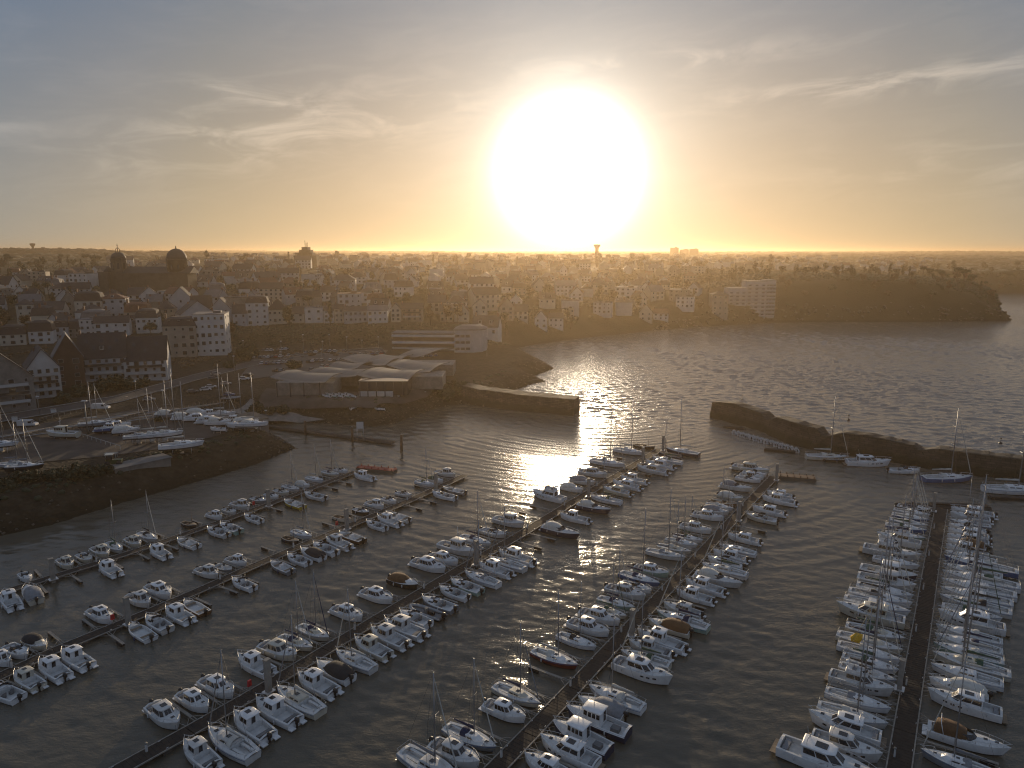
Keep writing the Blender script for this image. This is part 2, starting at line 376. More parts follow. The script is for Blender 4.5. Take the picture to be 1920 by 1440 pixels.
# water: a fan of small waves in front of the camera, flat beyond
JT = P(1087, 783)                                                    # head of the jetty
_a, _c = P(1087, 783), P(1900, 905)
_ln = math.hypot(_c.x - _a.x, _c.y - _a.y); WNX, WNY = -(_c.y - _a.y) / _ln, (_c.x - _a.x) / _ln
def build_water():
    Yw = np.concatenate([np.exp(np.linspace(math.log(70), math.log(1150), 1080)), np.exp(np.linspace(math.log(1180), math.log(8900), 50))])
    Uw = np.concatenate([np.linspace(-1.25, -0.82, 12)[:-1], np.linspace(-0.82, 0.92, 760), np.linspace(0.92, 1.25, 12)[1:]])
    Y, U = np.meshgrid(Yw, Uw, indexing='ij'); X = Y * U
    sd = (X - _a.x) * WNX + (Y - _a.y) * WNY
    t = np.clip((sd + 20) / 34, 0, 1); sea = t * t * (3 - 2 * t)
    r = random.Random(3); H = np.zeros(X.shape); S = np.zeros(X.shape)
    cell = Y * 0.0026
    for i in range(46):
        lam = 1.3 * (7.0 / 1.3) ** (i / 45.0); an = R(-112) + r.gauss(0, R(26)); k = 2 * math.pi / lam
        ph = r.uniform(0, 6.28); amp = 0.0185 * lam ** 0.75
        w = np.sin((X * math.cos(an) + Y * math.sin(an)) * k + ph)
        H += amp * (np.exp(0.9 * (w - 0.2)) - 1) * 0.75 * np.clip(lam / (2.2 * cell) - 0.6, 0, 1)
    for i in range(30):
        lam = 1.3 * (6.0 / 1.3) ** (i / 29.0); an = R(-100) + r.gauss(0, R(40)); k = 2 * math.pi / lam
        S += 0.0026 * lam * np.sin((X * math.cos(an) + Y * math.sin(an)) * k + r.uniform(0, 6.28)) * np.clip(lam / (2.2 * cell) - 0.6, 0, 1)
    gust = 0.72 + 0.5 * np.sin(X * 0.021 + 1.7 * np.sin(Y * 0.013)) * np.sin(Y * 0.017 + X * 0.006 + 1.0)
    d = np.hypot(X - JT.x - 4, Y - JT.y - 6); warp = 2.2 * np.sin(X * .05 + 2) + 1.8 * np.sin(Y * .043)
    ang = np.arctan2(Y - JT.y, X - JT.x)
    ring = 0.075 * np.sin(2 * math.pi * (d + warp) / 4.6) * (0.6 + 0.4 * np.sin(ang * 9 + d * .05)) + 0.04 * np.sin(2 * math.pi * (d + warp * 1.3) / 2.9 + ang * 2)
    ring *= 1.25 * np.exp(-d / 90.0) * np.clip(d / 6, 0, 1)
    far = np.clip((1500 - Y) / 700, 0, 1)
    Z = (H * sea * gust + (S * gust + ring) * (1 - sea)) * far
    n, m_ = X.shape; idx = np.arange(n * m_).reshape(n, m_)
    q = np.stack([idx[:-1, :-1], idx[:-1, 1:], idx[1:, 1:], idx[1:, :-1]], -1).reshape(-1, 4)
    gd = poly_sdf(X[::6, ::6], Y[::6, ::6]); gd = np.repeat(np.repeat(gd, 6, 0), 6, 1)[:n, :m_]
    q = q[(gd.ravel()[q] < 14).any(1)]
    used = np.unique(q); mp = -np.ones(n * m_, int); mp[used] = np.arange(len(used)); q = mp[q]
    V = np.stack([X.ravel()[used], Y.ravel()[used], Z.ravel()[used]], 1); k = len(V)
    ext = np.array([(-11500, -900, 0), (11500, -900, 0), (11500, 70, 0), (-11500, 70, 0), (1.25 * 70, 70, 0), (1.25 * 8900, 8900, 0), (-1.25 * 70, 70, 0), (-1.25 * 8900, 8900, 0), (11500, 70, 0), (11500, 8900, 0), (-11500, 70, 0), (-11500, 8900, 0)], float)
    V = np.concatenate([V, ext]); q = np.concatenate([q, [[k, k + 1, k + 2, k + 3], [k + 4, k + 8, k + 9, k + 5], [k + 10, k + 6, k + 7, k + 11]]])
    me = bpy.data.meshes.new('water'); me.vertices.add(len(V)); me.vertices.foreach_set('co', V.astype(np.float32).ravel())
    me.loops.add(len(q) * 4); me.loops.foreach_set('vertex_index', q.astype(np.int32).ravel()); me.polygons.add(len(q))
    me.polygons.foreach_set('loop_start', np.arange(0, len(q) * 4, 4, dtype=np.int32)); me.polygons.foreach_set('use_smooth', np.ones(len(q), bool))
    me.update(calc_edges=True); return me
def water_material():
    m = bpy.data.materials.new('water'); m.use_nodes = True; nt, N, b = nodes_of(m); L = nt.links.new
    def M(op, a, b_=None, c=None, clamp=False):
        n = N('ShaderNodeMath', operation=op); n.use_clamp = clamp
        for i, x in enumerate((a, b_, c)):
            if x is None: continue
            if isinstance(x, (int, float)): n.inputs[i].default_value = x
            else: L(x, n.inputs[i])
        return n.outputs[0]
    g = N('ShaderNodeNewGeometry'); sx = N('ShaderNodeSeparateXYZ'); L(g.outputs['Position'], sx.inputs[0])
    X, Y = sx.outputs[0], sx.outputs[1]
    sd = M('ADD', M('MULTIPLY', M('SUBTRACT', X, _a.x), WNX), M('MULTIPLY', M('SUBTRACT', Y, _a.y), WNY))
    seam = N('ShaderNodeMapRange', interpolation_type='SMOOTHSTEP'); L(sd, seam.inputs[0]); seam.inputs[1].default_value = -22; seam.inputs[2].default_value = 14
    sea = seam.outputs[0]
    def noise(scale, sx_, sy_, rot, det=4.0, rough=0.55, dist=0.0):
        mp = N('ShaderNodeMapping'); L(g.outputs['Position'], mp.inputs[0]); mp.inputs['Rotation'].default_value = (0, 0, R(rot)); mp.inputs['Scale'].default_value = (sx_, sy_, 1)
        n = N('ShaderNodeTexNoise', Scale=scale, Detail=det, Roughness=rough, Distortion=dist); L(mp.outputs[0], n.inputs['Vector']); return n.outputs[0]
    chop = noise(0.55, 0.6, 1.4, 22, 5.0, 0.62, 0.4)
    tiny = noise(2.2, 0.8, 1.2, 10, 4.0, 0.6)
    patch = noise(0.015, 1, 1, 30, 3.0)
    pf = N('ShaderNodeMapRange'); L(patch, pf.inputs[0]); pf.inputs[1].default_value = 0.35; pf.inputs[2].default_value = 0.65; pf.inputs[3].default_value = 0.2; pf.inputs[4].default_value = 1.45
    h_sea = M('ADD', M('MULTIPLY', chop, 0.26), M('MULTIPLY', tiny, 0.04))
    h_har = M('MULTIPLY', M('ADD', M('MULTIPLY', chop, 0.11), M('MULTIPLY', tiny, 0.055)), pf.outputs[0])
    hh = M('ADD', M('MULTIPLY', h_sea, sea), M('MULTIPLY', h_har, M('SUBTRACT', 1.0, sea)))
    bp = N('ShaderNodeBump', Distance=1.0, Strength=1.0); L(hh, bp.inputs['Height']); L(bp.outputs[0], b.inputs['Normal'])
    mxc = N('ShaderNodeMix', data_type='RGBA'); L(sea, mxc.inputs[0]); mxc.inputs[6].default_value = (0.104, 0.095, 0.073, 1); mxc.inputs[7].default_value = (0.20, 0.175, 0.14, 1); L(mxc.outputs[2], b.inputs['Base Color'])
    b.inputs['IOR'].default_value = 1.36; L(M('ADD', 0.5, M('MULTIPLY', sea, 0.5)), b.inputs['Specular IOR Level'])
    ro = M('ADD', 0.11, M('MULTIPLY', sea, 0.02)); L(ro, b.inputs['Roughness'])
    return m
wme = build_water(); wme.materials.append(water_material())
water_o = bpy.data.objects.new('water', wme); C.objects.link(water_o); tag(water_o, kind='structure')
# ------------------------------------------------------------------ walls of the harbour
M_stone = mat('wet harbour stone', (0.055, 0.047, 0.037), 0.85, vary=0.3, vscale=0.35, bump=0.12, bscale=1.3)
M_stone2 = mat('dry harbour stone', (0.15, 0.125, 0.095), 0.85, vary=0.3, vscale=0.4, bump=0.06, bscale=1.6)
M_conc = mat('weathered concrete', (0.20, 0.185, 0.165), 0.85, vary=0.2, vscale=0.4, bump=0.02, bscale=2)
M_rock = mat('armour rock', (0.095, 0.078, 0.058), 0.9, vary=0.35, vscale=0.8, bump=0.08, bscale=2.0)
M_asph = mat('asphalt', (0.055, 0.052, 0.050), 0.85, vary=0.2, vscale=0.3)
M_yard = mat('gravel yard', (0.060, 0.050, 0.043), 0.95, vary=0.3, vscale=0.18, bump=0.03, bscale=2)
def masonry(m):
    nt = m.node_tree; L = nt.links.new; b = nt.nodes['Principled BSDF']; src = b.inputs['Base Color'].links[0].from_socket; nsrc = b.inputs['Normal'].links[0].from_node
    g = nt.nodes.new('ShaderNodeNewGeometry'); sp = nt.nodes.new('ShaderNodeSeparateXYZ'); L(g.outputs['Position'], sp.inputs[0])
    ad = nt.nodes.new('ShaderNodeMath'); L(sp.outputs[0], ad.inputs[0]); mu = nt.nodes.new('ShaderNodeMath'); mu.operation = 'MULTIPLY'; L(sp.outputs[1], mu.inputs[0]); mu.inputs[1].default_value = .35; L(mu.outputs[0], ad.inputs[1])
    cb = nt.nodes.new('ShaderNodeCombineXYZ'); L(ad.outputs[0], cb.inputs[0]); L(sp.outputs[2], cb.inputs[1])
    br = nt.nodes.new('ShaderNodeTexBrick'); L(cb.outputs[0], br.inputs['Vector']); br.inputs['Scale'].default_value = 1.0; br.inputs['Brick Width'].default_value = 1.5; br.inputs['Row Height'].default_value = .62; br.inputs['Mortar Size'].default_value = .05
    br.inputs['Color1'].default_value = (.75, .75, .75, 1); br.inputs['Color2'].default_value = (1.45, 1.4, 1.3, 1); br.inputs['Mortar'].default_value = (.35, .35, .35, 1)
    mx = nt.nodes.new('ShaderNodeMix'); mx.data_type = 'RGBA'; mx.blend_type = 'MULTIPLY'; mx.inputs[0].default_value = 1.0; L(src, mx.inputs[6]); L(br.outputs[0], mx.inputs[7])
    n = nt.nodes.new('ShaderNodeTexNoise'); n.inputs['Scale'].default_value = .4; L(g.outputs['Position'], n.inputs['Vector'])
    h = nt.nodes.new('ShaderNodeMath'); h.operation = 'MULTIPLY_ADD'; L(n.outputs[0], h.inputs[0]); h.inputs[1].default_value = -3.0; L(sp.outputs[2], h.inputs[2])
    mr = nt.nodes.new('ShaderNodeMapRange'); L(h.outputs[0], mr.inputs[0]); mr.inputs[1].default_value = 1.6; mr.inputs[2].default_value = .4
    wd = nt.nodes.new('ShaderNodeMix'); wd.data_type = 'RGBA'; L(mr.outputs[0], wd.inputs[0]); L(mx.outputs[2], wd.inputs[6]); wd.inputs[7].default_value = (.018, .020, .009, 1)
    L(wd.outputs[2], b.inputs['Base Color'])
    bp = nt.nodes.new('ShaderNodeBump'); bp.inputs['Distance'].default_value = .12; L(br.outputs['Fac'], bp.inputs['Height']); bp.invert = True; L(nsrc.outputs[0], bp.inputs['Normal']); L(bp.outputs[0], b.inputs['Normal'])
masonry(M_stone)
def jit(v, a): return tuple(c + rnd.uniform(-a, a) for c in v)
def thick_wall(root, pts, wid, h0, hfun, stepm=2.2, cap=True, toe=1.5, seed=1):
    """stone wall along world points: lofted blocks with an uneven crest, stones as separate courses of geometry"""
    r = random.Random(seed); acc = []; s = 0
    line = [Vector(p) for p in pts]; L = sum((b - a).length for a, b in zip(line, line[1:])); n = max(2, int(L / stepm)); rings = []
    def at(s):
        for a, b in zip(line, line[1:]):
            l = (b - a).length
            if s <= l or b is line[-1]: return a + (b - a) * (s / l), (b - a).normalized()
            s -= l
    for i in range(n + 1):
        p, d = at(L * i / n); nn = Vector((-d.y, d.x, 0)); h = hfun(i / n) + r.uniform(-.07, .07); row = []
        for off, z in ((-wid / 2 - toe, -2.5), (-wid / 2 - toe * .55, h * .3), (-wid / 2 - toe * .2, h * .65), (-wid / 2, h - .15), (-wid / 2 + .35, h), (wid / 2 - .35, h + r.uniform(-.05, .1)), (wid / 2, h - .15), (wid / 2 + toe * .3, h * .6), (wid / 2 + toe, -2.5)):
            row.append(p + nn * (off + r.uniform(-.16, .16)) + Vector((0, 0, z + (r.uniform(-.1, .1) if z > 0 else 0))))
        rings.append(row)
    m = MB(); m.loft(rings, closed=False, smooth=False); k = len(rings[0])
    m.add(rings[0], [tuple(range(k))]); m.add(rings[-1], [tuple(range(k))[::-1]])
    return m.build('wall', M_stone, root)
mole = [P(1344, 786), P(1395, 799), P(1442, 812), P(1500, 838), P(1552, 850), P(1620, 861), P(1726, 877), P(1760, 884), P(1850, 897), P(1930, 908), P(2200, 945), P(2700, 1010)]
mc = [Vector((p.x, p.y, 0)) + Vector((0.15, 1, 0)) * 4.2 for p in mole]
t = empty('breakwater', (0, 0, 0), 0, 'long dark stone breakwater with an uneven crest on the right of the harbour mouth', 'breakwater')
MH = [(1335, 5.4), (1350, 6.3), (1382, 7.3), (1440, 6.3), (1444, 6.0), (1447, 4.2), (1456, 4.9), (1470, 7.0), (1500, 7.5), (1546, 6.9), (1550, 5.0), (1560, 5.2), (1590, 7.0), (1640, 7.2), (1724, 6.0), (1736, 4.9), (1748, 5.2), (1770, 6.3), (1930, 6.4), (4000, 6.6)]
_mp = [(0.0, 1344)]; _acc = 0
for _i in range(1, len(mc)): _acc += (mc[_i] - mc[_i - 1]).length; _mp.append((_acc, [1344, 1395, 1442, 1500, 1552, 1620, 1726, 1760, 1850, 1930, 2200, 2700][_i]))
def mh(f): return float(np.interp(np.interp(f * _acc, [a for a, b in _mp], [b for a, b in _mp]), [a for a, b in MH], [b for a, b in MH]))
thick_wall(t, mc, 4.4, 0, lambda f: mh(f) * .96, 1.6, toe=1.1)
def lerp_(a, b, t): return a + (b - a) * t
# jetty on the left of the mouth
t = empty('jetty', (0, 0, 0), 0, 'straight stone jetty running out from the left shore to the harbour mouth', 'jetty')
ja = [P(868, 752), P(905, 761), P(990, 772), P(1084, 780)]; jc = [Vector((p.x, p.y, 0)) + Vector((-.05, 1, 0)) * 4.0 for p in ja]
jh = lambda f: 6.6 - .5 * f
thick_wall(t, jc, 7.0, 0, jh, 2.5, toe=.8, seed=4)
# low wall / slip beyond it and the quay of the boatyard
t = empty('rubble_groyne', (0, 0, 0), 0, 'low dark rubble groyne behind the jetty, beside the small beach', 'groyne')
thick_wall(t, [P(885, 735), P(950, 724), P(1012, 713)], 4.5, 0, lambda f: 2.6 - 1.8 * f, 2.0, toe=2.0, seed=6)
t = empty('quay', (0, 0, 0), 0, 'concrete lifting quay at the tip of the boatyard, boats standing on it', 'quay')
qa = P(430, 828, 0); qb = P(505, 815, 0)
d = (qb - qa).normalized(); nn = Vector((-d.y, d.x, 0)); mid = (qa + qb) / 2 + nn * 6
m = MB(); m.box((0, 0, 1.5), ((qb - qa).length, 12, 8.2)); m.build('quay_wall', M_conc, t, mid, math.atan2(d.y, d.x))
m = MB(); m.box((0, 0, 5.72), ((qb - qa).length + .4, 12.4, .25)); m.build('coping', M_stone2, t, mid, math.atan2(d.y, d.x))
QTOP = 5.85
# sheets: yard, road, parking
def drape(name, poly_px, m_, zoff, z0=7.0, sub=14, world=None, kind='structure'):
    """sheet on the ground inside a quadrilateral strip given as two pixel polylines"""
    A, B = poly_px; vs = []; fs = []
    def res(Pl, n):
        pts = [ground(*p) for p in Pl]; L = [0]
        for a, b in zip(pts, pts[1:]): L.append(L[-1] + (b - a).length)
        out = []
        for i in range(n + 1):
            s = L[-1] * i / n; k = 0
            while k < len(L) - 2 and L[k + 1] < s: k += 1
            f = (s - L[k]) / max(1e-6, L[k + 1] - L[k]); out.append(pts[k].lerp(pts[k + 1], f))
        return out
    n = sub * 2; a = res(A, n); b = res(B, n); w = 8
    pts = [[a[i].lerp(b[i], j / w) for j in range(w + 1)] for i in range(n + 1)]
    X = np.array([[p.x for p in r] for r in pts]); Y = np.array([[p.y for p in r] for r in pts]); Z = height(X, Y) + zoff
    # carry the sheet over the highest ground near each vertex
    for dx in (-2, 0, 2):
        for dy in (-2, 0, 2): Z = np.maximum(Z, height(X + dx, Y + dy) + zoff * .6)
    vs = [(X[i, j], Y[i, j], Z[i, j]) for i in range(n + 1) for j in range(w + 1)]
    fs = [(i * (w + 1) + j, (i + 1) * (w + 1) + j, (i + 1) * (w + 1) + j + 1, i * (w + 1) + j + 1) for i in range(n) for j in range(w)]
    mb = MB(); mb.add(vs, fs, True); o = mb.build(name, m_); tag(o, kind=kind); return o, a, b
road, ra, rb = drape('road', ([(-120, 812), (70, 781), (225, 755), (375, 712), (470, 688), (560, 668), (720, 656)], [(-120, 800), (60, 770), (215, 744), (365, 703), (460, 681), (550, 663), (715, 652)]), M_asph, .12, sub=24)
m = MB()
M_kerb = mat('pale kerb', (0.26, 0.25, 0.23), .8, vary=.2)
for line in (ra, rb):
    m.tube([p + Vector((0, 0, .25)) for p in line], .16, 4)
kb = m.build('kerb', M_kerb); tag(kb, kind='structure')
drape('car_park', ([(445, 716), (520, 704), (600, 700), (700, 690)], [(475, 668), (560, 662), (640, 659), (728, 657)]), mat('car park asphalt', (0.075, 0.068, 0.06), .85, vary=.15, vscale=.3), .10)
drape('slipway', ([(425, 775), (480, 788), (540, 797)], [(470, 752), (540, 775), (610, 793)]), M_conc, .12, sub=6)
drape('boatyard', ([(-90, 900), (60, 868), (200, 856), (330, 838), (425, 812)], [(-90, 822), (60, 800), (200, 778), (300, 764), (430, 772)]), M_yard, .10)
drape('harbour_apron', ([(478, 768), (560, 772), (700, 772), (800, 752)], [(500, 728), (600, 735), (720, 735), (830, 720)]), M_yard, .10)

# ------------------------------------------------------------------ houses
WALLS = [(mat('white render', (0.50, 0.49, 0.47), .8, vary=.1, vscale=.3), 'white'), (mat('cream render', (0.42, 0.38, 0.31), .8, vary=.1, vscale=.3), 'cream'), (mat('beige render', (0.33, 0.27, 0.21), .8, vary=.12, vscale=.3), 'beige'),
         (mat('grey stone wall', (0.20, 0.185, 0.165), .9, vary=.2, vscale=.6), 'grey stone'), (mat('pale grey render', (0.36, 0.37, 0.38), .8, vary=.1, vscale=.3), 'pale grey'), (mat('brown cladding', (0.09, 0.05, 0.035), .85, vary=.2, vscale=.6), 'brown')]
ROOFS = [(mat('slate roof', (0.045, 0.045, 0.05), .9, vary=.2, vscale=.8, bump=.02, bscale=3), 'slate'), (mat('dark slate roof', (0.03, 0.03, 0.035), .9, vary=.2, vscale=.8), 'dark slate'), (mat('red tile roof', (0.12, 0.05, 0.032), .8, vary=.25, vscale=.8), 'red tile'),
         (mat('zinc roof', (0.12, 0.12, 0.125), .8, vary=.15, vscale=.6), 'zinc')]
M_win = mat('house window glass', (0.02, 0.024, 0.03), .12, spec=.7)
M_frame = mat('window frame', (0.45, 0.45, 0.44), .6)
M_brick = mat('chimney brick', (0.17, 0.09, 0.06), .85, vary=.2)
def win_mesh(w, h):
    k = ('win', round(w, 2), round(h, 2))
    if k not in CACHE:
        a = MB(); a.box((0, 0, 0), (w, .10, h)); b = MB()
        b.box((0, -.08, 0), (w - .16, .06, h - .16)); CACHE[k] = (a.mesh('window', M_frame), b.mesh('pane', M_win))
    return CACHE[k]
CACHE = {}
def add_window(par, x, y, z, w, h, rz=0.0):
    a, b = win_mesh(w, h); f = put('window', a, par, (x, y, z), rz); put('pane', b, f)
def hash_(*a): return int(abs(math.sin(sum(float(x) * (i + 1.7) if not isinstance(x, str) else 0 for i, x in enumerate(a)) * 12.9898)) * 43758) 
def house_tree(name, w, d, eave, ridge, wall, roof, kind='gable', axis='x', storeys=2, cols=3, chim=2, dormers=0, base=3.0, side_cols=0, balc=False, over=.35, skylights=0):
    """returns an Empty with its parts; front wall faces -y"""
    t = empty(name)
    m = MB(); hw, hd = w / 2, d / 2
    m.box((0, 0, (eave - base) / 2), (w, d, eave + base))
    if kind == 'gable':
        if axis == 'x': m.add([(-hw, -hd, eave), (-hw, hd, eave), (-hw, 0, ridge), (hw, -hd, eave), (hw, hd, eave), (hw, 0, ridge)], [(0, 2, 1), (3, 4, 5)])
        else: m.add([(-hw, -hd, eave), (hw, -hd, eave), (0, -hd, ridge), (-hw, hd, eave), (hw, hd, eave), (0, hd, ridge)], [(0, 1, 2), (3, 5, 4)])
    m.build('wall', wall, t)
    r = MB(); th = .18
    if kind == 'gable':
        k = (ridge - eave); o = over
        if axis == 'x':
            sl = k / hd
            for s in (1, -1):
                q = [(-hw - o, s * (hd + o), eave - o * sl), (hw + o, s * (hd + o), eave - o * sl), (hw + o, 0, ridge), (-hw - o, 0, ridge)]
                r.quadbox([(x, y, z + .02) for x, y, z in (q if s < 0 else q[::-1])], th)
        else:
            sl = k / hw
            for s in (1, -1):
                q = [(s * (hw + o), -hd - o, eave - o * sl), (s * (hw + o), hd + o, eave - o * sl), (0, hd + o, ridge), (0, -hd - o, ridge)]
                r.quadbox([(x, y, z + .02) for x, y, z in (q if s > 0 else q[::-1])], th)
    elif kind == 'hip':
        o = over; rl = max(0, hw - hd) if w > d else 0; ry = max(0, hd - hw) if d > w else 0
        b = [(-hw - o, -hd - o, eave), (hw + o, -hd - o, eave), (hw + o, hd + o, eave), (-hw - o, hd + o, eave)]
        tp = [(-rl, -ry, ridge), (rl, -ry, ridge), (rl, ry, ridge), (-rl, ry, ridge)]
        r.loft([[(x, y, z - .15) for x, y, z in b], b, tp], True, True, True, smooth=False)
    elif kind == 'mansard':
        b = [(-hw - .2, -hd - .2, eave), (hw + .2, -hd - .2, eave), (hw + .2, hd + .2, eave), (-hw - .2, hd + .2, eave)]
        tp = [(x * .84, y * .78, eave + (ridge - eave) * .8) for x, y, z in b]; t2 = [(x * .5, y * .3, ridge) for x, y, z in b]
        r.loft([[(x, y, z - .15) for x, y, z in b], b, tp, t2], True, True, True, smooth=False)
    else:
        r.box((0, 0, eave + .12), (w + .3, d + .3, .25)); r.box((w * .2, d * .1, eave + .7), (w * .25, d * .3, 1.0))
    rf = r.build('roof', roof, t)
    if skylights and kind == 'gable' and axis == 'x':
        sl = (ridge - eave) / hd
        for i in range(skylights):
            x = (i + .5) / skylights * w * .8 - w * .4; y0 = -hd * (.62 if i % 2 else .35); k_ = MB(); z0 = eave + (hd + y0) * sl + .2
            k_.quadbox([(x - .5, y0 - .5, z0 - .5 * sl), (x + .5, y0 - .5, z0 - .5 * sl), (x + .5, y0 + .5, z0 + .5 * sl), (x - .5, y0 + .5, z0 + .5 * sl)], .08); k_.build('skylight', M_win, rf)
    for i in range(chim):
        c = MB(); x = (-hw + .7) if i == 0 else (hw - .7)
        if kind == 'gable' and axis == 'y': cx, cyy = 0.3 * hw * (1 if i else -1), hd * .5; zz = ridge - .3 * (ridge - eave)
        else: cx, cyy = x, 0; zz = ridge if kind != 'hip' else eave + .5 * (ridge - eave)
        c.box((cx, cyy, zz + .3), (.6, 1.1, 1.9)); c.box((cx, cyy, zz + 1.3), (.75, 1.25, .12)); c.build('chimney', M_brick, rf)
    for i in range(dormers):
        x = (i - (dormers - 1) / 2) * w / (dormers + .4); dm = MB(); zz = eave + .42 * (ridge - eave)
        dm.box((x, -hd * .62, zz), (1.3, hd * .5, 1.7)); e = dm.build('dormer', M_frame, t)
        g = MB(); g.box((x, -hd * .88, zz + .1), (.9, .06, 1.1)); g.build('pane', M_win, e)
        dr = MB(); dr.box((x, -hd * .62, zz + .95), (1.6, hd * .55, .14)); dr.build('dormer_roof', roof, e)
    sh_ = (eave - .3) / storeys
    for s in range(storeys):
        for c in range(cols):
            x = (c + .5) / cols * w - hw
            q__ = (hash_(name, w, c, s) % 5); add_window(t, x, -hd - .02, .5 + sh_ * (s + .5) - (.25 if q__ == 0 else 0), min([2.1, 1.1, 1.3, 1.0, 1.7][q__], w / cols * .6), min([2.0, 1.4, 1.6, 1.2, 1.5][q__], sh_ * .68))
        for c in range(side_cols):
            y = (c + .5) / side_cols * d - hd
            add_window(t, hw + .02, y, .5 + sh_ * (s + .5), 1.0, min(1.4, sh_ * .5), R(90)); add_window(t, -hw - .02, y, .5 + sh_ * (s + .5), 1.0, min(1.4, sh_ * .5), R(-90))
        if balc and s:
            bb = MB(); bb.box((0, -hd - .65, sh_ * s + .1), (w * .8, 1.3, .16)); e = bb.build('balcony', M_conc, t)
            rr = MB(); rr.box((0, -hd - 1.27, sh_ * s + .65), (w * .8, .05, .95)); rr.build('balustrade', M_frame if s % 2 else M_win, e)
    return t
def kids_index():
    global KIDS; KIDS = {}
    for o in bpy.data.objects:
        if o.parent: KIDS.setdefault(o.parent.name, []).append(o)
def clone(src, kids):
    c = src.copy(); C.objects.link(c)
    for ch in kids:
        a = ch[0].copy(); C.objects.link(a); a.parent = c
        for g in ch[1]: b = g.copy(); C.objects.link(b); b.parent = a
    return c
placed = []          # (x, y, radius)
def free(x, y, r):
    return all((x - a) ** 2 + (y - b) ** 2 > (r + q) ** 2 for a, b, q in placed)
def bounds_px(px0, px1, pyb, rz=0.0):
    g = ground((px0 + px1) / 2, pyb); k = g.y / FPX / (math.cos(PITCH) ** 1); return g, (px1 - px0) * k
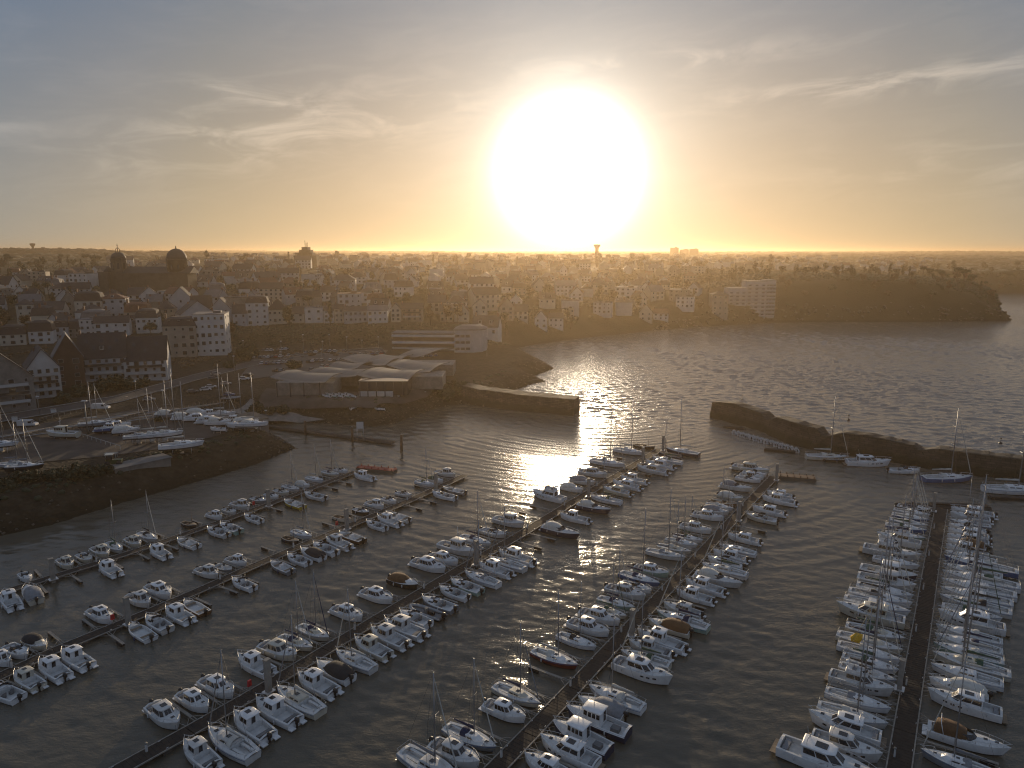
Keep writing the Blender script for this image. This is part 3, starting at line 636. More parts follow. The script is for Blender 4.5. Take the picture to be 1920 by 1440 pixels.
# px0, px1, base py, eave py, ridge py, depth m, wall, roof, kind, axis, storeys, cols, dormers, rz, options, label
EXPL = [
 (-40, 58, 776, 712, 664, 16, 3, 1, 'gable', 'y', 4, 4, 0, .35, dict(balc=True, side_cols=3), 'grey apartment block with steep dark gable at the left edge'),
 (58, 112, 748, 692, 655, 16, 0, 0, 'gable', 'y', 4, 4, 0, .3, dict(balc=True, side_cols=3), 'white apartment block with balconies and skylights, left foreground'),
 (108, 158, 728, 672, 628, 15, 5, 3, 'gable', 'y', 4, 2, 0, .25, dict(), 'brown apartment tower under a pale pitched roof, left'),
 (160, 240, 716, 672, 628, 15, 4, 1, 'gable', 'x', 3, 6, 1, .12, dict(balc=True, skylights=5), 'pale block with glazed balconies under wide dark skylit roof'),
 (243, 318, 714, 676, 634, 14, 0, 1, 'gable', 'x', 3, 5, 0, .05, dict(balc=True, skylights=3), 'white block with glass balconies beside the boatyard road'),
 (316, 374, 670, 613, 596, 14, 2, 1, 'mansard', 'x', 4, 4, 3, 0, dict(), 'beige four-storey block with three dormers'),
 (373, 430, 667, 593, 590, 16, 0, 3, 'flat', 'x', 5, 5, 0, 0, dict(side_cols=2), 'tall white block with scattered windows above the road'),
 (338, 400, 622, 590, 566, 13, 4, 0, 'gable', 'y', 2, 2, 0, .4, dict(), 'pale gabled house behind the tall white block'),
 (156, 184, 632, 601, 599, 10, 0, 3, 'flat', 'x', 3, 3, 0, .05, dict(), 'white modern house with a grid of big windows'),
 (184, 244, 630, 606, 595, 10, 0, 1, 'gable', 'x', 2, 4, 0, .05, dict(), 'long white house with dark roof next to the grid-windowed house'),
 (8, 50, 648, 628, 610, 10, 1, 1, 'mansard', 'x', 2, 3, 2, .1, dict(), 'cream house with two white dormers at the left'),
 (62, 102, 645, 622, 602, 10, 0, 1, 'mansard', 'x', 2, 3, 2, .05, dict(), 'white house with two round-topped dormers'),
 (108, 132, 636, 614, 600, 9, 4, 1, 'mansard', 'x', 2, 2, 2, 0, dict(), 'pale house with dormers left of the brown-roofed one'),
 (132, 155, 634, 617, 600, 9, 3, 0, 'mansard', 'x', 2, 2, 2, 0, dict(), 'narrow stone house with two dormers and slate roof'),
 (38, 66, 606, 573, 562, 9, 1, 0, 'hip', 'x', 3, 2, 0, .1, dict(), 'cream house with stacked double windows on the left hill'),
 (68, 124, 604, 582, 567, 11, 0, 0, 'gable', 'x', 2, 2, 0, -.1, dict(), 'bright white house with curved slate roof on left hill'),
 (120, 146, 596, 566, 548, 11, 3, 0, 'gable', 'y', 3, 1, 0, .2, dict(), 'tall grey stone house with narrow gable'),
 (150, 196, 600, 566, 548, 12, 1, 1, 'mansard', 'x', 3, 4, 2, 0, dict(), 'large cream villa with slate mansard left of church'),
 (196, 240, 598, 562, 552, 12, 4, 2, 'hip', 'x', 3, 3, 1, 0, dict(), 'large pale villa with a bay below the bell tower'),
 (262, 300, 625, 597, 580, 11, 0, 0, 'mansard', 'x', 2, 4, 3, 0, dict(), 'white house with tall dormers below the church'),
 (264, 300, 578, 556, 540, 10, 0, 0, 'gable', 'y', 2, 2, 0, .2, dict(), 'white house with pointed gable near the church'),
 (300, 330, 600, 580, 563, 10, 2, 0, 'hip', 'x', 2, 3, 0, 0, dict(), 'beige house with slate hip roof below the church'),
 (325, 362, 588, 560, 540, 10, 4, 0, 'gable', 'y', 2, 1, 0, 0, dict(), 'pale blank gable house right of the church'),
 (362, 398, 600, 578, 556, 11, 2, 1, 'gable', 'x', 2, 3, 0, .1, dict(), 'beige house with large dark roof above tall white block'),
 (400, 436, 604, 580, 560, 11, 4, 0, 'gable', 'y', 2, 2, 0, 0, dict(), 'pale gabled house right of the tall white block'),
 (440, 466, 612, 588, 572, 9, 4, 0, 'gable', 'x', 2, 2, 0, 0, dict(), 'low pale house at left end of the terrace row'),
 (466, 506, 611, 570, 556, 10, 0, 0, 'mansard', 'x', 4, 3, 2, 0, dict(), 'tall white house with dormers at left of the terrace row'),
 (506, 540, 608, 582, 562, 10, 1, 1, 'hip', 'x', 2, 4, 0, 0, dict(), 'cream colonnaded house with wide dark roof'),
 (546, 572, 606, 588, 576, 8, 1, 0, 'gable', 'x', 2, 2, 0, 0, dict(), 'low cream terrace house with slate roof'),
 (574, 608, 606, 579, 577, 10, 0, 3, 'flat', 'x', 2, 2, 0, 0, dict(), 'flat-roofed white terrace house with big window'),
 (609, 628, 606, 583, 574, 9, 0, 0, 'gable', 'x', 3, 2, 0, 0, dict(), 'narrow white terrace house with slate roof'),
 (629, 646, 606, 580, 572, 9, 1, 1, 'gable', 'x', 3, 2, 0, 0, dict(), 'narrow cream three-storey terrace house'),
 (647, 690, 606, 584, 576, 9, 4, 0, 'gable', 'x', 2, 5, 0, 0, dict(), 'long pale terrace house with small windows'),
 (691, 728, 606, 583, 574, 9, 0, 3, 'gable', 'x', 2, 4, 0, 0, dict(), 'long white terrace house with zinc roof'),
 (734, 752, 604, 580, 570, 9, 1, 0, 'gable', 'y', 3, 2, 0, 0, dict(), 'cream gabled house right of centre in terrace'),
 (753, 794, 603, 580, 570, 10, 2, 1, 'gable', 'x', 3, 4, 0, 0, dict(balc=True), 'beige house with white balconies near terrace end'),
 (826, 850, 604, 584, 572, 9, 2, 0, 'gable', 'x', 2, 3, 0, 0, dict(), 'beige house at the right end of the terrace'),
 (852, 880, 604, 585, 570, 9, 1, 2, 'gable', 'y', 2, 2, 0, 0, dict(), 'cream gabled house at far right of terrace'),
 (672, 712, 568, 549, 541, 12, 0, 0, 'hip', 'x', 2, 4, 0, 0, dict(), 'white rounded villa among trees above the terrace'),
 (622, 668, 548, 526, 516, 12, 4, 0, 'hip', 'x', 3, 5, 0, 0, dict(), 'large pale building high among trees, centre left'),
 (477, 497, 528, 512, 506, 11, 1, 0, 'flat', 'x', 2, 3, 0, 0, dict(), 'small cream flat-roofed block high on the hill'),
 (887, 914, 598, 574, 562, 9, 1, 0, 'gable', 'y', 3, 2, 0, 0, dict(), 'cream gabled house left of the cove'),
 (935, 962, 600, 576, 560, 9, 2, 2, 'gable', 'y', 3, 2, 0, .2, dict(), 'beige gabled house above the cove'),
 (962, 990, 600, 584, 572, 9, 1, 0, 'gable', 'x', 2, 3, 0, 0, dict(), 'long cream house above the cove'),
 (1002, 1026, 616, 598, 584, 9, 0, 0, 'gable', 'y', 2, 2, 0, 0, dict(), 'white gabled seafront house, leftmost of the pair on the cove'),
 (1028, 1056, 616, 597, 588, 9, 0, 1, 'gable', 'x', 2, 3, 0, 0, dict(), 'white seafront house on the cove with slate roof'),
 (1054, 1076, 598, 580, 572, 9, 1, 0, 'flat', 'x', 2, 3, 0, 0, dict(), 'cream flat-roofed house just behind the cove'),
 (1198, 1222, 602, 586, 572, 9, 1, 0, 'gable', 'y', 2, 2, 0, 0, dict(), 'cream gabled shore house left of the headland'),
 (1224, 1252, 601, 588, 580, 9, 0, 2, 'gable', 'x', 2, 3, 0, 0, dict(), 'white low shore house left of the headland'),
]
def place(t, g, rz, label, cat, group=None, r=8):
    t.location = (g.x, g.y, g.z); t.rotation_euler = (0, 0, rz); tag(t, label, cat, group); placed.append((g.x, g.y, r)); return t
for px0, px1, pyb, pye, pyr, dep, wi, ri, kind, axis, st, co, dm, rz, opt, lab in EXPL:
    g, w = bounds_px(px0, px1, pyb); k = w / (px1 - px0)
    eave = (pyb - pye) * k * 1.03; ridge = (pyb - pyr) * k * 1.0; w *= .97
    if kind != 'flat': ridge = max(ridge, eave + 1.6)
    t = house_tree('house' if 'house' in lab or 'villa' in lab else 'apartment_block', w, dep, eave, ridge, WALLS[wi][0], ROOFS[ri][0], kind, axis, st, co, 1 if kind != 'flat' else 0, dm, **opt)
    place(t, Vector((g.x * (g.y + dep / 2) / g.y, g.y + dep / 2, g.z)), rz - math.atan2(g.x, g.y) * .6, lab, 'house' if 'house' in lab or 'villa' in lab else 'apartment block', 'houses and blocks of the town', r=max(w, dep) * .5)
# stepped block on the cliff
g, w = bounds_px(1366, 1456, 596); k = w / 90
t = empty('apartment_block', (g.x, g.y + 10, g.z), 0, 'stepped pale seafront apartment block against the dark headland', 'apartment block', 'houses and blocks of the town'); placed.append((g.x, g.y + 8, 30))
for i, (x0, x1, h) in enumerate(((-.5, -.12, 52), (-.12, .30, 64), (.30, .5, 66))):
    m = MB(); m.box(((x0 + x1) / 2 * w, i * 2, h * k / 2), ((x1 - x0) * w, 14, h * k + 2)); m.build('wall', WALLS[4][0], t)
    m = MB(); m.box(((x0 + x1) / 2 * w, i * 2, h * k + 1.1), ((x1 - x0) * w + .4, 14.4, .3)); m.build('roof', ROOFS[3][0], t)
    n = int(h * k / 3.1)
    for s in range(n):
        for c in range(3): add_window(t, (x0 + (x1 - x0) * (c + .5) / 3) * w, i * 2 - 7.02, 2.2 + s * 3.1, 2.6, 1.7)
        m = MB(); m.box(((x0 + x1) / 2 * w, i * 2 - 7.7, 1.0 + s * 3.1), ((x1 - x0) * w * .9, 1.4, .18)); m.box(((x0 + x1) / 2 * w, i * 2 - 8.35, 1.5 + s * 3.1), ((x1 - x0) * w * .9, .06, .9)); m.build('balcony', M_frame, t)
g, w = bounds_px(1335, 1364, 594); t = house_tree('apartment_block', w, 12, w * 1.4, w * 1.6, WALLS[2][0], ROOFS[0][0], 'hip', 'x', 4, 3, 0, 0)
place(t, Vector((g.x, g.y + 6, g.z)), 0, 'beige hipped block next to the stepped pale one', 'apartment block', 'houses and blocks of the town', 12)
# long office with white bands and its round-cornered head building
g, w = bounds_px(738, 852, 658); k = w / 114; t = empty('office_building', (g.x, g.y + 7, g.z), -.06, 'long low office with white horizontal bands behind the harbour centre', 'office'); placed.append((g.x, g.y + 7, 28)); placed.append((g.x - 20, g.y + 7, 16)); placed.append((g.x + 20, g.y + 7, 16))
m = MB(); m.box((0, 0, 3.6), (w, 11, 11)); m.build('wall', M_win, t)
for i, z in enumerate((1.0, 4.4, 8.0)):
    m = MB(); m.box((0, -.3 - i * .1, z), (w + 1.2, 12.2, 1.25)); m.build('facade_band', WALLS[0][0], t)
m = MB(); m.box((0, 0, 9.35), (w + 1.8, 13, .3)); m.build('roof', ROOFS[3][0], t)
g, w = bounds_px(852, 912, 662); t = empty('office_building', (g.x, g.y + 8, g.z), 0, 'pale round-cornered building at the right end of the long office', 'office'); placed.append((g.x, g.y + 8, 18))
m = MB(); ring = [(-w / 2, -7), (w * .1, -7), (w * .36, -5.5), (w * .5, -1), (w * .5, 7), (-w / 2, 7)]
m.loft([[(x, y, -2) for x, y in ring], [(x, y, 12) for x, y in ring]], smooth=False); m.build('wall', WALLS[4][0], t)
m = MB(); m.loft([[(x * 1.04, y * 1.06, 12.05) for x, y in ring], [(x * 1.04, y * 1.06, 12.5) for x, y in ring], [(x * .6, y * .6, 14.2) for x, y in ring]], smooth=False); m.build('roof', ROOFS[3][0], t)
for s in range(3):
    for c in range(3): add_window(t, -w * .4 + c * w * .16, -7.02, 2.2 + s * 3.4, 2.4, 1.5)
# harbour centre with wave-shaped shell roofs
M_shell = mat('shell roof metal', (0.13, 0.12, 0.105), .5, metal=.2, vary=.12, vscale=.3)
g = ground(690, 745); t = empty('harbour_centre', (g.x, g.y, g.z), 0, 'harbour centre under overlapping wave-shaped pale shell roofs', 'harbour building'); HC = Vector((g.x, g.y, g.z)); placed.append((g.x, g.y + 10, 45)); placed.append((g.x + 30, g.y + 25, 30)); placed.append((g.x - 30, g.y + 15, 30))
def shell(corners, zt, sag=1.1):
    c = [P(x, y, zt + dz) - HC for x, y, dz in corners]; n = 8; up = MB(); vs = []
    for side in (0, -.28):
        for i in range(n + 1):
            for j in range(n + 1):
                u, v = i / n, j / n
                p = (c[0] * (1 - u) + c[1] * u) * (1 - v) + (c[3] * (1 - u) + c[2] * u) * v
                z = -sag * 4 * u * (1 - u) * (1 - .3 * v) + .8 * sag * math.sin(v * math.pi) * (1 if True else 0)
                vs.append((p.x, p.y, p.z + z + side))
    N_ = (n + 1) ** 2; fs = []
    for i in range(n):
        for j in range(n):
            a = i * (n + 1) + j; q_ = (a, a + n + 1, a + n + 2, a + 1); fs.append(q_); fs.append(tuple(x + N_ for x in q_[::-1]))
    for i in range(n):
        for a, b in ((i * (n + 1), (i + 1) * (n + 1)), (i * (n + 1) + n, (i + 1) * (n + 1) + n), (i, i + 1), (n * (n + 1) + i, n * (n + 1) + i + 1)): fs.append((a, b, b + N_, a + N_))
    up.add(vs, fs, True); up.build('roof_shell', M_shell, t)
for c in ([(505, 707, 0), (610, 717, -.6), (642, 699, .8), (556, 693, .4)], [(574, 698, 0), (668, 705, -.4), (700, 690, .6), (622, 688, .2)], [(668, 703, .6), (767, 711, -.8), (796, 692, .8), (716, 688, .2)],
          [(724, 684, .6), (806, 697, -.4), (843, 679, 1.2), (768, 674, .2)], [(640, 672, 1.0), (722, 685, -.3), (752, 671, .3), (690, 664, .3)], [(616, 686, .4), (670, 690, 0), (700, 678, .2), (640, 678, .4)], [(745, 668, .2), (800, 664, 0), (858, 652, .8), (790, 654, .2)], [(690, 676, .2), (745, 680, 0), (775, 664, .4), (718, 664, .3)]):
    shell(c, HC.z + 6.2)
def hbox(px0, px1, py, dep, h, m_, name='wall', z0=0):
    a = P(px0, py, HC.z) - HC; b = P(px1, py, HC.z) - HC; m = MB(); m.box(((a.x + b.x) / 2, (a.y + b.y) / 2 + dep / 2, z0 + h / 2), ((b.x - a.x), dep, h)); return m.build(name, m_, t)
hbox(518, 625, 742, 14, 5.0, WALLS[3][0]); hbox(672, 765, 741, 12, 5.4, M_win); hbox(770, 830, 730, 14, 5.2, WALLS[3][0]); hbox(640, 720, 725, 14, 5.0, WALLS[3][0]); hbox(740, 850, 705, 14, 5, WALLS[3][0])
hbox(673, 738, 744, .6, 2.0, WALLS[0][0], 'low_wall')
for x in (675, 690, 706, 722, 738, 755, 520, 545, 570, 600): hbox(x - .8, x + .8, 745, .4, 5.6, ROOFS[1][0], 'column')
for x in (790, 798, 808): hbox(x, x + 6, 729.5, .3, 2.4, WALLS[4][0], 'door', 0.3)
# ------------------------------------------------------------------ church
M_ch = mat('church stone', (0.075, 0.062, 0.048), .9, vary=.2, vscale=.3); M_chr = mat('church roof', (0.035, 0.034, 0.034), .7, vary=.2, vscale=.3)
g = ground(285, 556); CH = Vector((ray(285, 490).x / ray(285, 490).y * (g.y + 25), g.y + 25, g.z)); kk = CH.y / FPX; placed.append((CH.x, CH.y, 34)); placed.append((CH.x - 15, CH.y, 34)); placed.append((CH.x + 25, CH.y, 30))
t = empty('church', CH, 0, 'dark stone church with domed bell tower and a large round dome', 'church')
def zof(py): return PD(285, py, CH.y).z - CH.z
def xof(px): return (px - 285) * kk
zt = zof(512)
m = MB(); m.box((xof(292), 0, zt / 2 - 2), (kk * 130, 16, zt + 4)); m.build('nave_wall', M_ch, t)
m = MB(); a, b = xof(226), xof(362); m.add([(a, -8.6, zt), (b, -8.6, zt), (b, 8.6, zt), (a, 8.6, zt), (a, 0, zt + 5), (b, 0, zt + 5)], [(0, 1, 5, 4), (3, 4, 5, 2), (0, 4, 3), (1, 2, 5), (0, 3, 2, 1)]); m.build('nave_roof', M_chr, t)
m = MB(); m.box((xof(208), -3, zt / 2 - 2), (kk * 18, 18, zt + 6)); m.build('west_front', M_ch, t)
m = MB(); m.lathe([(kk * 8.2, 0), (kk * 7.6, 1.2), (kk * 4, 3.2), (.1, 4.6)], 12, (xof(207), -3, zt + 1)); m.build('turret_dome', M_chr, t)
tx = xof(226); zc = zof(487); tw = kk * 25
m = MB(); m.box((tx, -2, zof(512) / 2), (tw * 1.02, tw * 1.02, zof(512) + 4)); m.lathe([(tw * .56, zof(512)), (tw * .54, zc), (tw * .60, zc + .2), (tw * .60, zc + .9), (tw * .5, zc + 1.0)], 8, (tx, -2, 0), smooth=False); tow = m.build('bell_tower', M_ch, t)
for k_ in range(8):
    an = k_ * math.pi / 4 + math.pi / 8; m = MB(); m.box((0, 0, 0), (.3, 1.5, 4.6)); m.build('louvre', M_win, tow, (tx + math.cos(an) * tw * .53, -2 + math.sin(an) * tw * .53, (zof(512) + zc) / 2 + .5), an)
zl = zof(474)
m = MB(); m.lathe([(tw * .52, zc + .9), (tw * .50, zc + 2.4), (tw * .38, zl - .8), (tw * .2, zl + .2), (.1, zl + .5)], 12, (tx, -2, 0)); m.build('tower_dome', M_chr, t)
m = MB(); zz = zl + .2
for k_ in range(6):
    an = k_ * math.pi / 3; m.tube([(tx + math.cos(an) * 1.6, -2 + math.sin(an) * 1.6, zz), (tx + math.cos(an) * 1.7, -2 + math.sin(an) * 1.7, zz + 2), (tx + math.cos(an) * .9, -2 + math.sin(an) * .9, zz + 3.2), (tx, -2, zz + 3.7)], .22, 4)
m.tube([(tx, -2, zz + 3.5), (tx, -2, zof(457))], .2, 4); m.box((tx, -2, zof(460)), (1.3, .25, .25)); m.build('lantern', M_chr, t)
dx_ = xof(331); dw = kk * 35.5
m = MB(); m.lathe([(dw * .52, zt - 3), (dw * .50, zof(488)), (dw * .54, zof(488) + .2), (dw * .54, zof(487) + .6), (dw * .5, zof(487) + .7)], 16, (dx_, 0, 0)); dr = m.build('drum', M_ch, t)
zb = zof(487) + .6; zh = zof(466) - zb
m = MB(); m.lathe([(dw * .5 * math.cos(a), zb + zh * math.sin(a)) for a in [i * math.pi / 2 / 8 for i in range(8)]] + [(.5, zb + zh * 1.0), (.25, zof(461)), (.05, zof(460.5))], 18, (dx_, 0, 0)); m.build('dome', M_chr, t)
for k_ in range(10):
    an = k_ * math.pi / 5 + .2; m = MB(); m.box((0, 0, 0), (.3, 1.1, 3)); m.build('window', M_win, dr, (dx_ + math.cos(an) * dw * .51, math.sin(an) * dw * .51, (zt + zof(488)) / 2), an)
# ------------------------------------------------------------------ far landmarks
def far(px, pyb, Y): p = PD(px, pyb, Y); return p, Y / FPX
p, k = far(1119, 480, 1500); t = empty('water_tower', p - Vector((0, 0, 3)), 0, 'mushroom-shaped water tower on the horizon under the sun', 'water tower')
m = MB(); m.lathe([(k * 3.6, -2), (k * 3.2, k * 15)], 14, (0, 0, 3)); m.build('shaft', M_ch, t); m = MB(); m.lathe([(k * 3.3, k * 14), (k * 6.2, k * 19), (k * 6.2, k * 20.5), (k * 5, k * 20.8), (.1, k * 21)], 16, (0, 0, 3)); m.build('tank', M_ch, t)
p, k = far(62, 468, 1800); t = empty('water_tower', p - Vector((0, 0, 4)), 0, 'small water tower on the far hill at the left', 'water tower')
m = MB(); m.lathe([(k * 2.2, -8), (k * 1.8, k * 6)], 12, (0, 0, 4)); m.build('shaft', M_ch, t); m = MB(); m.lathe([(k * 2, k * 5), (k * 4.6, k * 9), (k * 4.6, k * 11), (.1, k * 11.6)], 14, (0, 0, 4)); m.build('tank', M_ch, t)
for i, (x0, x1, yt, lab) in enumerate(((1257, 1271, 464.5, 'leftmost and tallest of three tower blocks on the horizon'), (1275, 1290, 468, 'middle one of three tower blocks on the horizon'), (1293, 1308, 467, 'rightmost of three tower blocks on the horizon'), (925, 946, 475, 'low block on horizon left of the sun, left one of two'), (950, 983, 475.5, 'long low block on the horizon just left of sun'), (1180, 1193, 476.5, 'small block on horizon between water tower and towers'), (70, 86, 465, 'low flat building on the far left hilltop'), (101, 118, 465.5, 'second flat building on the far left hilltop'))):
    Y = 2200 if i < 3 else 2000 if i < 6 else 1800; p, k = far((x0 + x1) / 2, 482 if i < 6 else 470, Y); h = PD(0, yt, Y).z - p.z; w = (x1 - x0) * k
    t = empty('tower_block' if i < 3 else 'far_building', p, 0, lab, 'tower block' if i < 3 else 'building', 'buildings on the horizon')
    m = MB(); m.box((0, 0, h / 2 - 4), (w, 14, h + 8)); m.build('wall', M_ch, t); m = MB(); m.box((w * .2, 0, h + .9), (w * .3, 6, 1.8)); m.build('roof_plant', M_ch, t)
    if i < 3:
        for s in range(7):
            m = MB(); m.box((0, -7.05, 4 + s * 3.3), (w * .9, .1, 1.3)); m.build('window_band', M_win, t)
g, k = far(575, 488, 950); t = empty('hilltop_building', g, 0, 'stepped hilltop building with antennas on the skyline', 'building')
for x, w_, h_ in ((0, 42, 9), (-2, 31, 14), (0, 21, 19), (0, 11, 24)):
    m = MB(); m.box((x * k, 0, h_ * k / 2 - 5), (w_ * k, 14, h_ * k + 10)); m.build('wall', M_ch, t); placed.append((g.x, g.y, 24))
for x, h_ in ((-1.5, 36), (2.5, 33), (.5, 31)):
    m = MB(); m.tube([(x * k, 0, 23 * k), (x * k, 0, h_ * k)], .35, 4); m.build('antenna', M_ch, t)
# ------------------------------------------------------------------ boats
M_white = mat('white gelcoat', (0.74, 0.75, 0.76), 0.35, vary=0.08, vscale=1.3, coat=0.0)
M_white2 = mat('old white gelcoat', (0.56, 0.56, 0.55), 0.5, vary=0.14, vscale=1.0)
M_cream = mat('cream gelcoat', (0.55, 0.52, 0.44), 0.45, vary=0.1, vscale=1.1)
M_grey = mat('grey hull paint', (0.22, 0.24, 0.26), 0.45, vary=0.12, vscale=1.2)
M_navy = mat('navy hull paint', (0.02, 0.03, 0.07), 0.35, vary=0.2, vscale=1.2)
M_blue = mat('blue hull paint', (0.07, 0.14, 0.30), 0.4, vary=0.12, vscale=1.2)
M_red = mat('dark red hull paint', (0.16, 0.025, 0.02), 0.45, vary=0.2, vscale=1.2)
M_green = mat('pale green hull paint', (0.30, 0.42, 0.36), 0.45, vary=0.12, vscale=1.2)
M_yellow = mat('yellow hull paint', (0.50, 0.36, 0.04), 0.45, vary=0.12, vscale=1.2)
M_brown = mat('brown wood', (0.13, 0.065, 0.03), 0.55, vary=0.25, vscale=2.5)
M_dark = mat('black hull paint', (0.02, 0.02, 0.022), 0.4, vary=0.3, vscale=1.2)
M_deck = mat('non slip deck', (0.60, 0.61, 0.61), 0.75, vary=0.10, vscale=2.0, bump=0.004, bscale=30)
M_deckgrey = mat('grey deck', (0.17, 0.175, 0.18), 0.8, vary=0.15, vscale=1.5)
M_teak = mat('weathered teak', (0.22, 0.17, 0.12), 0.8, vary=0.18, vscale=3.0)
M_anti_shade = mat('antifouling and waterline shade', (0.018, 0.022, 0.03), 0.7)
M_glass = mat('dark window', (0.012, 0.015, 0.02), 0.08, spec=0.8)
M_black = mat('black plastic', (0.015, 0.015, 0.016), 0.45)
M_rubber = mat('black rubber', (0.03, 0.03, 0.03), 0.8)
M_steel = mat('stainless tube', (0.62, 0.62, 0.62), 0.35, metal=0.6)
M_alu = mat('anodised mast', (0.34, 0.34, 0.35), 0.4, metal=0.6)
M_wire = mat('rigging wire', (0.10, 0.10, 0.10), 0.5, metal=0.5)
M_fender = mat('white fender', (0.55, 0.55, 0.56), 0.5)
M_fend2 = mat('navy fender', (0.03, 0.05, 0.12), 0.5)
M_canvas = mat('grey canvas', (0.22, 0.23, 0.25), 0.85, vary=0.15, vscale=2.0, bump=0.02, bscale=3)
M_cnavy = mat('navy canvas', (0.018, 0.028, 0.075), 0.85, vary=0.2, vscale=2.0, bump=0.02, bscale=3)
M_cwhite = mat('white canvas', (0.55, 0.54, 0.50), 0.85, vary=0.1, vscale=2.0, bump=0.02, bscale=3)
M_cblack = mat('black canvas', (0.03, 0.03, 0.032), 0.85, vary=0.2, vscale=2.0, bump=0.02, bscale=3)
M_cbrown = mat('tan brown canvas', (0.12, 0.065, 0.03), 0.85, vary=0.2, vscale=2.0, bump=0.02, bscale=3)
M_cgreen = mat('green canvas', (0.04, 0.09, 0.06), 0.85, vary=0.2, vscale=2.0, bump=0.02, bscale=3)
M_hypalon = mat('grey inflatable fabric', (0.30, 0.31, 0.32), 0.7, vary=0.08)
M_orange = mat('orange canvas', (0.15, 0.078, 0.032), 0.85, vary=0.15, vscale=2.0)

def lerp(a, b, t): return a + (b - a) * t
def hull_shape(L, B, H, fine=0.55, stern=0.9, sheer=0.35, flare=0.12):
    """functions of t (0 stern, 1 bow) for half beam, sheer height"""
    def hb(t):
        if t < fine: return B / 2 * lerp(stern, 1.0, math.sin(t / fine * math.pi / 2))
        q = (t - fine) / (1 - fine); return max(0.03, B / 2 * (1 - q ** 2.3))
    def sh(t): return H * (0.86 + sheer * t ** 2)
    return hb, sh
TS = [0, 0.12, 0.3, 0.45, 0.58, 0.7, 0.8, 0.88, 0.945, 0.985, 1.0]
def make_hull(L, B, H, keel=0.35, fine=0.5, stern=0.9, sheer=0.35, rake=0.5, nose=0.0):
    hb, sh = hull_shape(L, B, H, fine, stern, sheer)
    m = MB(); rings = []
    for t in TS:
        b, h = hb(t), sh(t); x = (t - 0.5) * L
        k = 1 - max(0, (t - 0.55) / 0.45) ** 2.0
        xk = x - rake * max(0, (t - 0.6) / 0.4) ** 1.5            # raked stem: the keel line stops short of the bow
        wl_ = b * (0.88 - 0.35 * max(0, t - 0.5))
        half = [(x, b, h), (x - (x - xk) * 0.25, b * 0.985, h * 0.62), (x - (x - xk) * 0.55, wl_ * 1.02, 0.15), (x - (x - xk) * 0.6, wl_, 0.05), (x - (x - xk) * 0.85, wl_ * 0.72, -0.2 * k - 0.05), (xk, 0.0, -keel * k - 0.06)]
        rings.append([(p[0], p[1], p[2]) for p in half] + [(p[0], -p[1], p[2]) for p in half[-2::-1]])
    n = len(rings[0])
    m.loft(rings, closed=False, smooth=True)
    m.add([p for p in rings[0]], [tuple(range(n))[::-1]])            # transom
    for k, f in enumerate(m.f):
        if max(m.v[i][2] for i in f) < 0.2: m.mi[k] = 1              # antifouling, carried above the water as painted shade under the hull
    return m, hb, sh
def make_deck(L, B, H, hb, sh, cockpit=(0.05, 0.45), floor=0.25, side=0.28, crown=0.08):
    """gunwale, side decks, sunken cockpit and cambered foredeck as one sheet"""
    m = MB(); rings = []
    a, c = cockpit
    sts = sorted(set([0, a, a + 0.001, (a + c) / 2, c, c + 0.001] + [t for t in TS if t > c + 0.02] + [t for t in TS if a < t < c]))
    for t in sts:
        b, h = hb(t), sh(t); x = (t - 0.5) * L; s = min(side, b * 0.6)
        inside = a < t <= c
        zf = floor if inside else h + 0.05
        if inside: half = [(b, h), (b - 0.04, h + 0.05), (b - s, h + 0.05), (b - s, zf), (0, zf)]
        else: half = [(b, h), (b - 0.04 * min(1, b * 4), h + 0.05), (max(0, b - s), h + 0.05), (max(0, b - s) * 0.6, h + 0.05 + crown * 0.7 * min(1, b)), (0, h + 0.05 + crown * min(1, b))]
        rings.append([(x, y, z) for y, z in half] + [(x, -y, z) for y, z in half[-2::-1]])
    m.loft(rings[::-1], closed=False, smooth=False)
    return m
def frustum(x0, x1, yb, z0, z1, fx=0.5, rx=0.1, yt=0.85, nose=0.6, crown=0.06):
    """cabin: rear x0, front x1 (base), front raked back by fx, rear by rx, top width yb*yt, nose = front width ratio.
    returns MB, dict of side quads"""
    m = MB()
    def ring(z, k):
        xa = x0 + rx * k; xb = x1 - fx * k; w = yb * lerp(1, yt, k)
        return [(xa, -w, z), (lerp(xa, xb, 0.72), -w, z), (xb - 0.05, -w * nose, z), (xb, -w * nose * 0.75, z), (xb, w * nose * 0.75, z), (xb - 0.05, w * nose, z), (lerp(xa, xb, 0.72), w, z), (xa, w, z)]
    b = ring(z0, 0); t = ring(z1, 1); c = [(lerp(sum(p[0] for p in t) / 8, p[0], 0.8), p[1] * 0.8, z1 + crown) for p in t]
    m.loft([b, t, c], True, False, True, smooth=False)
    quads = {'R': (b[0], b[1], t[1], t[0]), 'L': (b[6], b[7], t[7], t[6]), 'FR': (b[1], b[2], t[2], t[1]), 'FL': (b[5], b[6], t[6], t[5]), 'F': (b[3], b[4], t[4], t[3]), 'B': (b[7], b[0], t[0], t[7])}
    return m, quads, t
def subq(q, u0, u1, v0, v1):
    q = [Vector(p) for p in q]
    def pt(u, v): return (q[0] * (1 - u) + q[1] * u) * (1 - v) + (q[3] * (1 - u) + q[2] * u) * v
    return [pt(u0, v0), pt(u1, v0), pt(u1, v1), pt(u0, v1)]
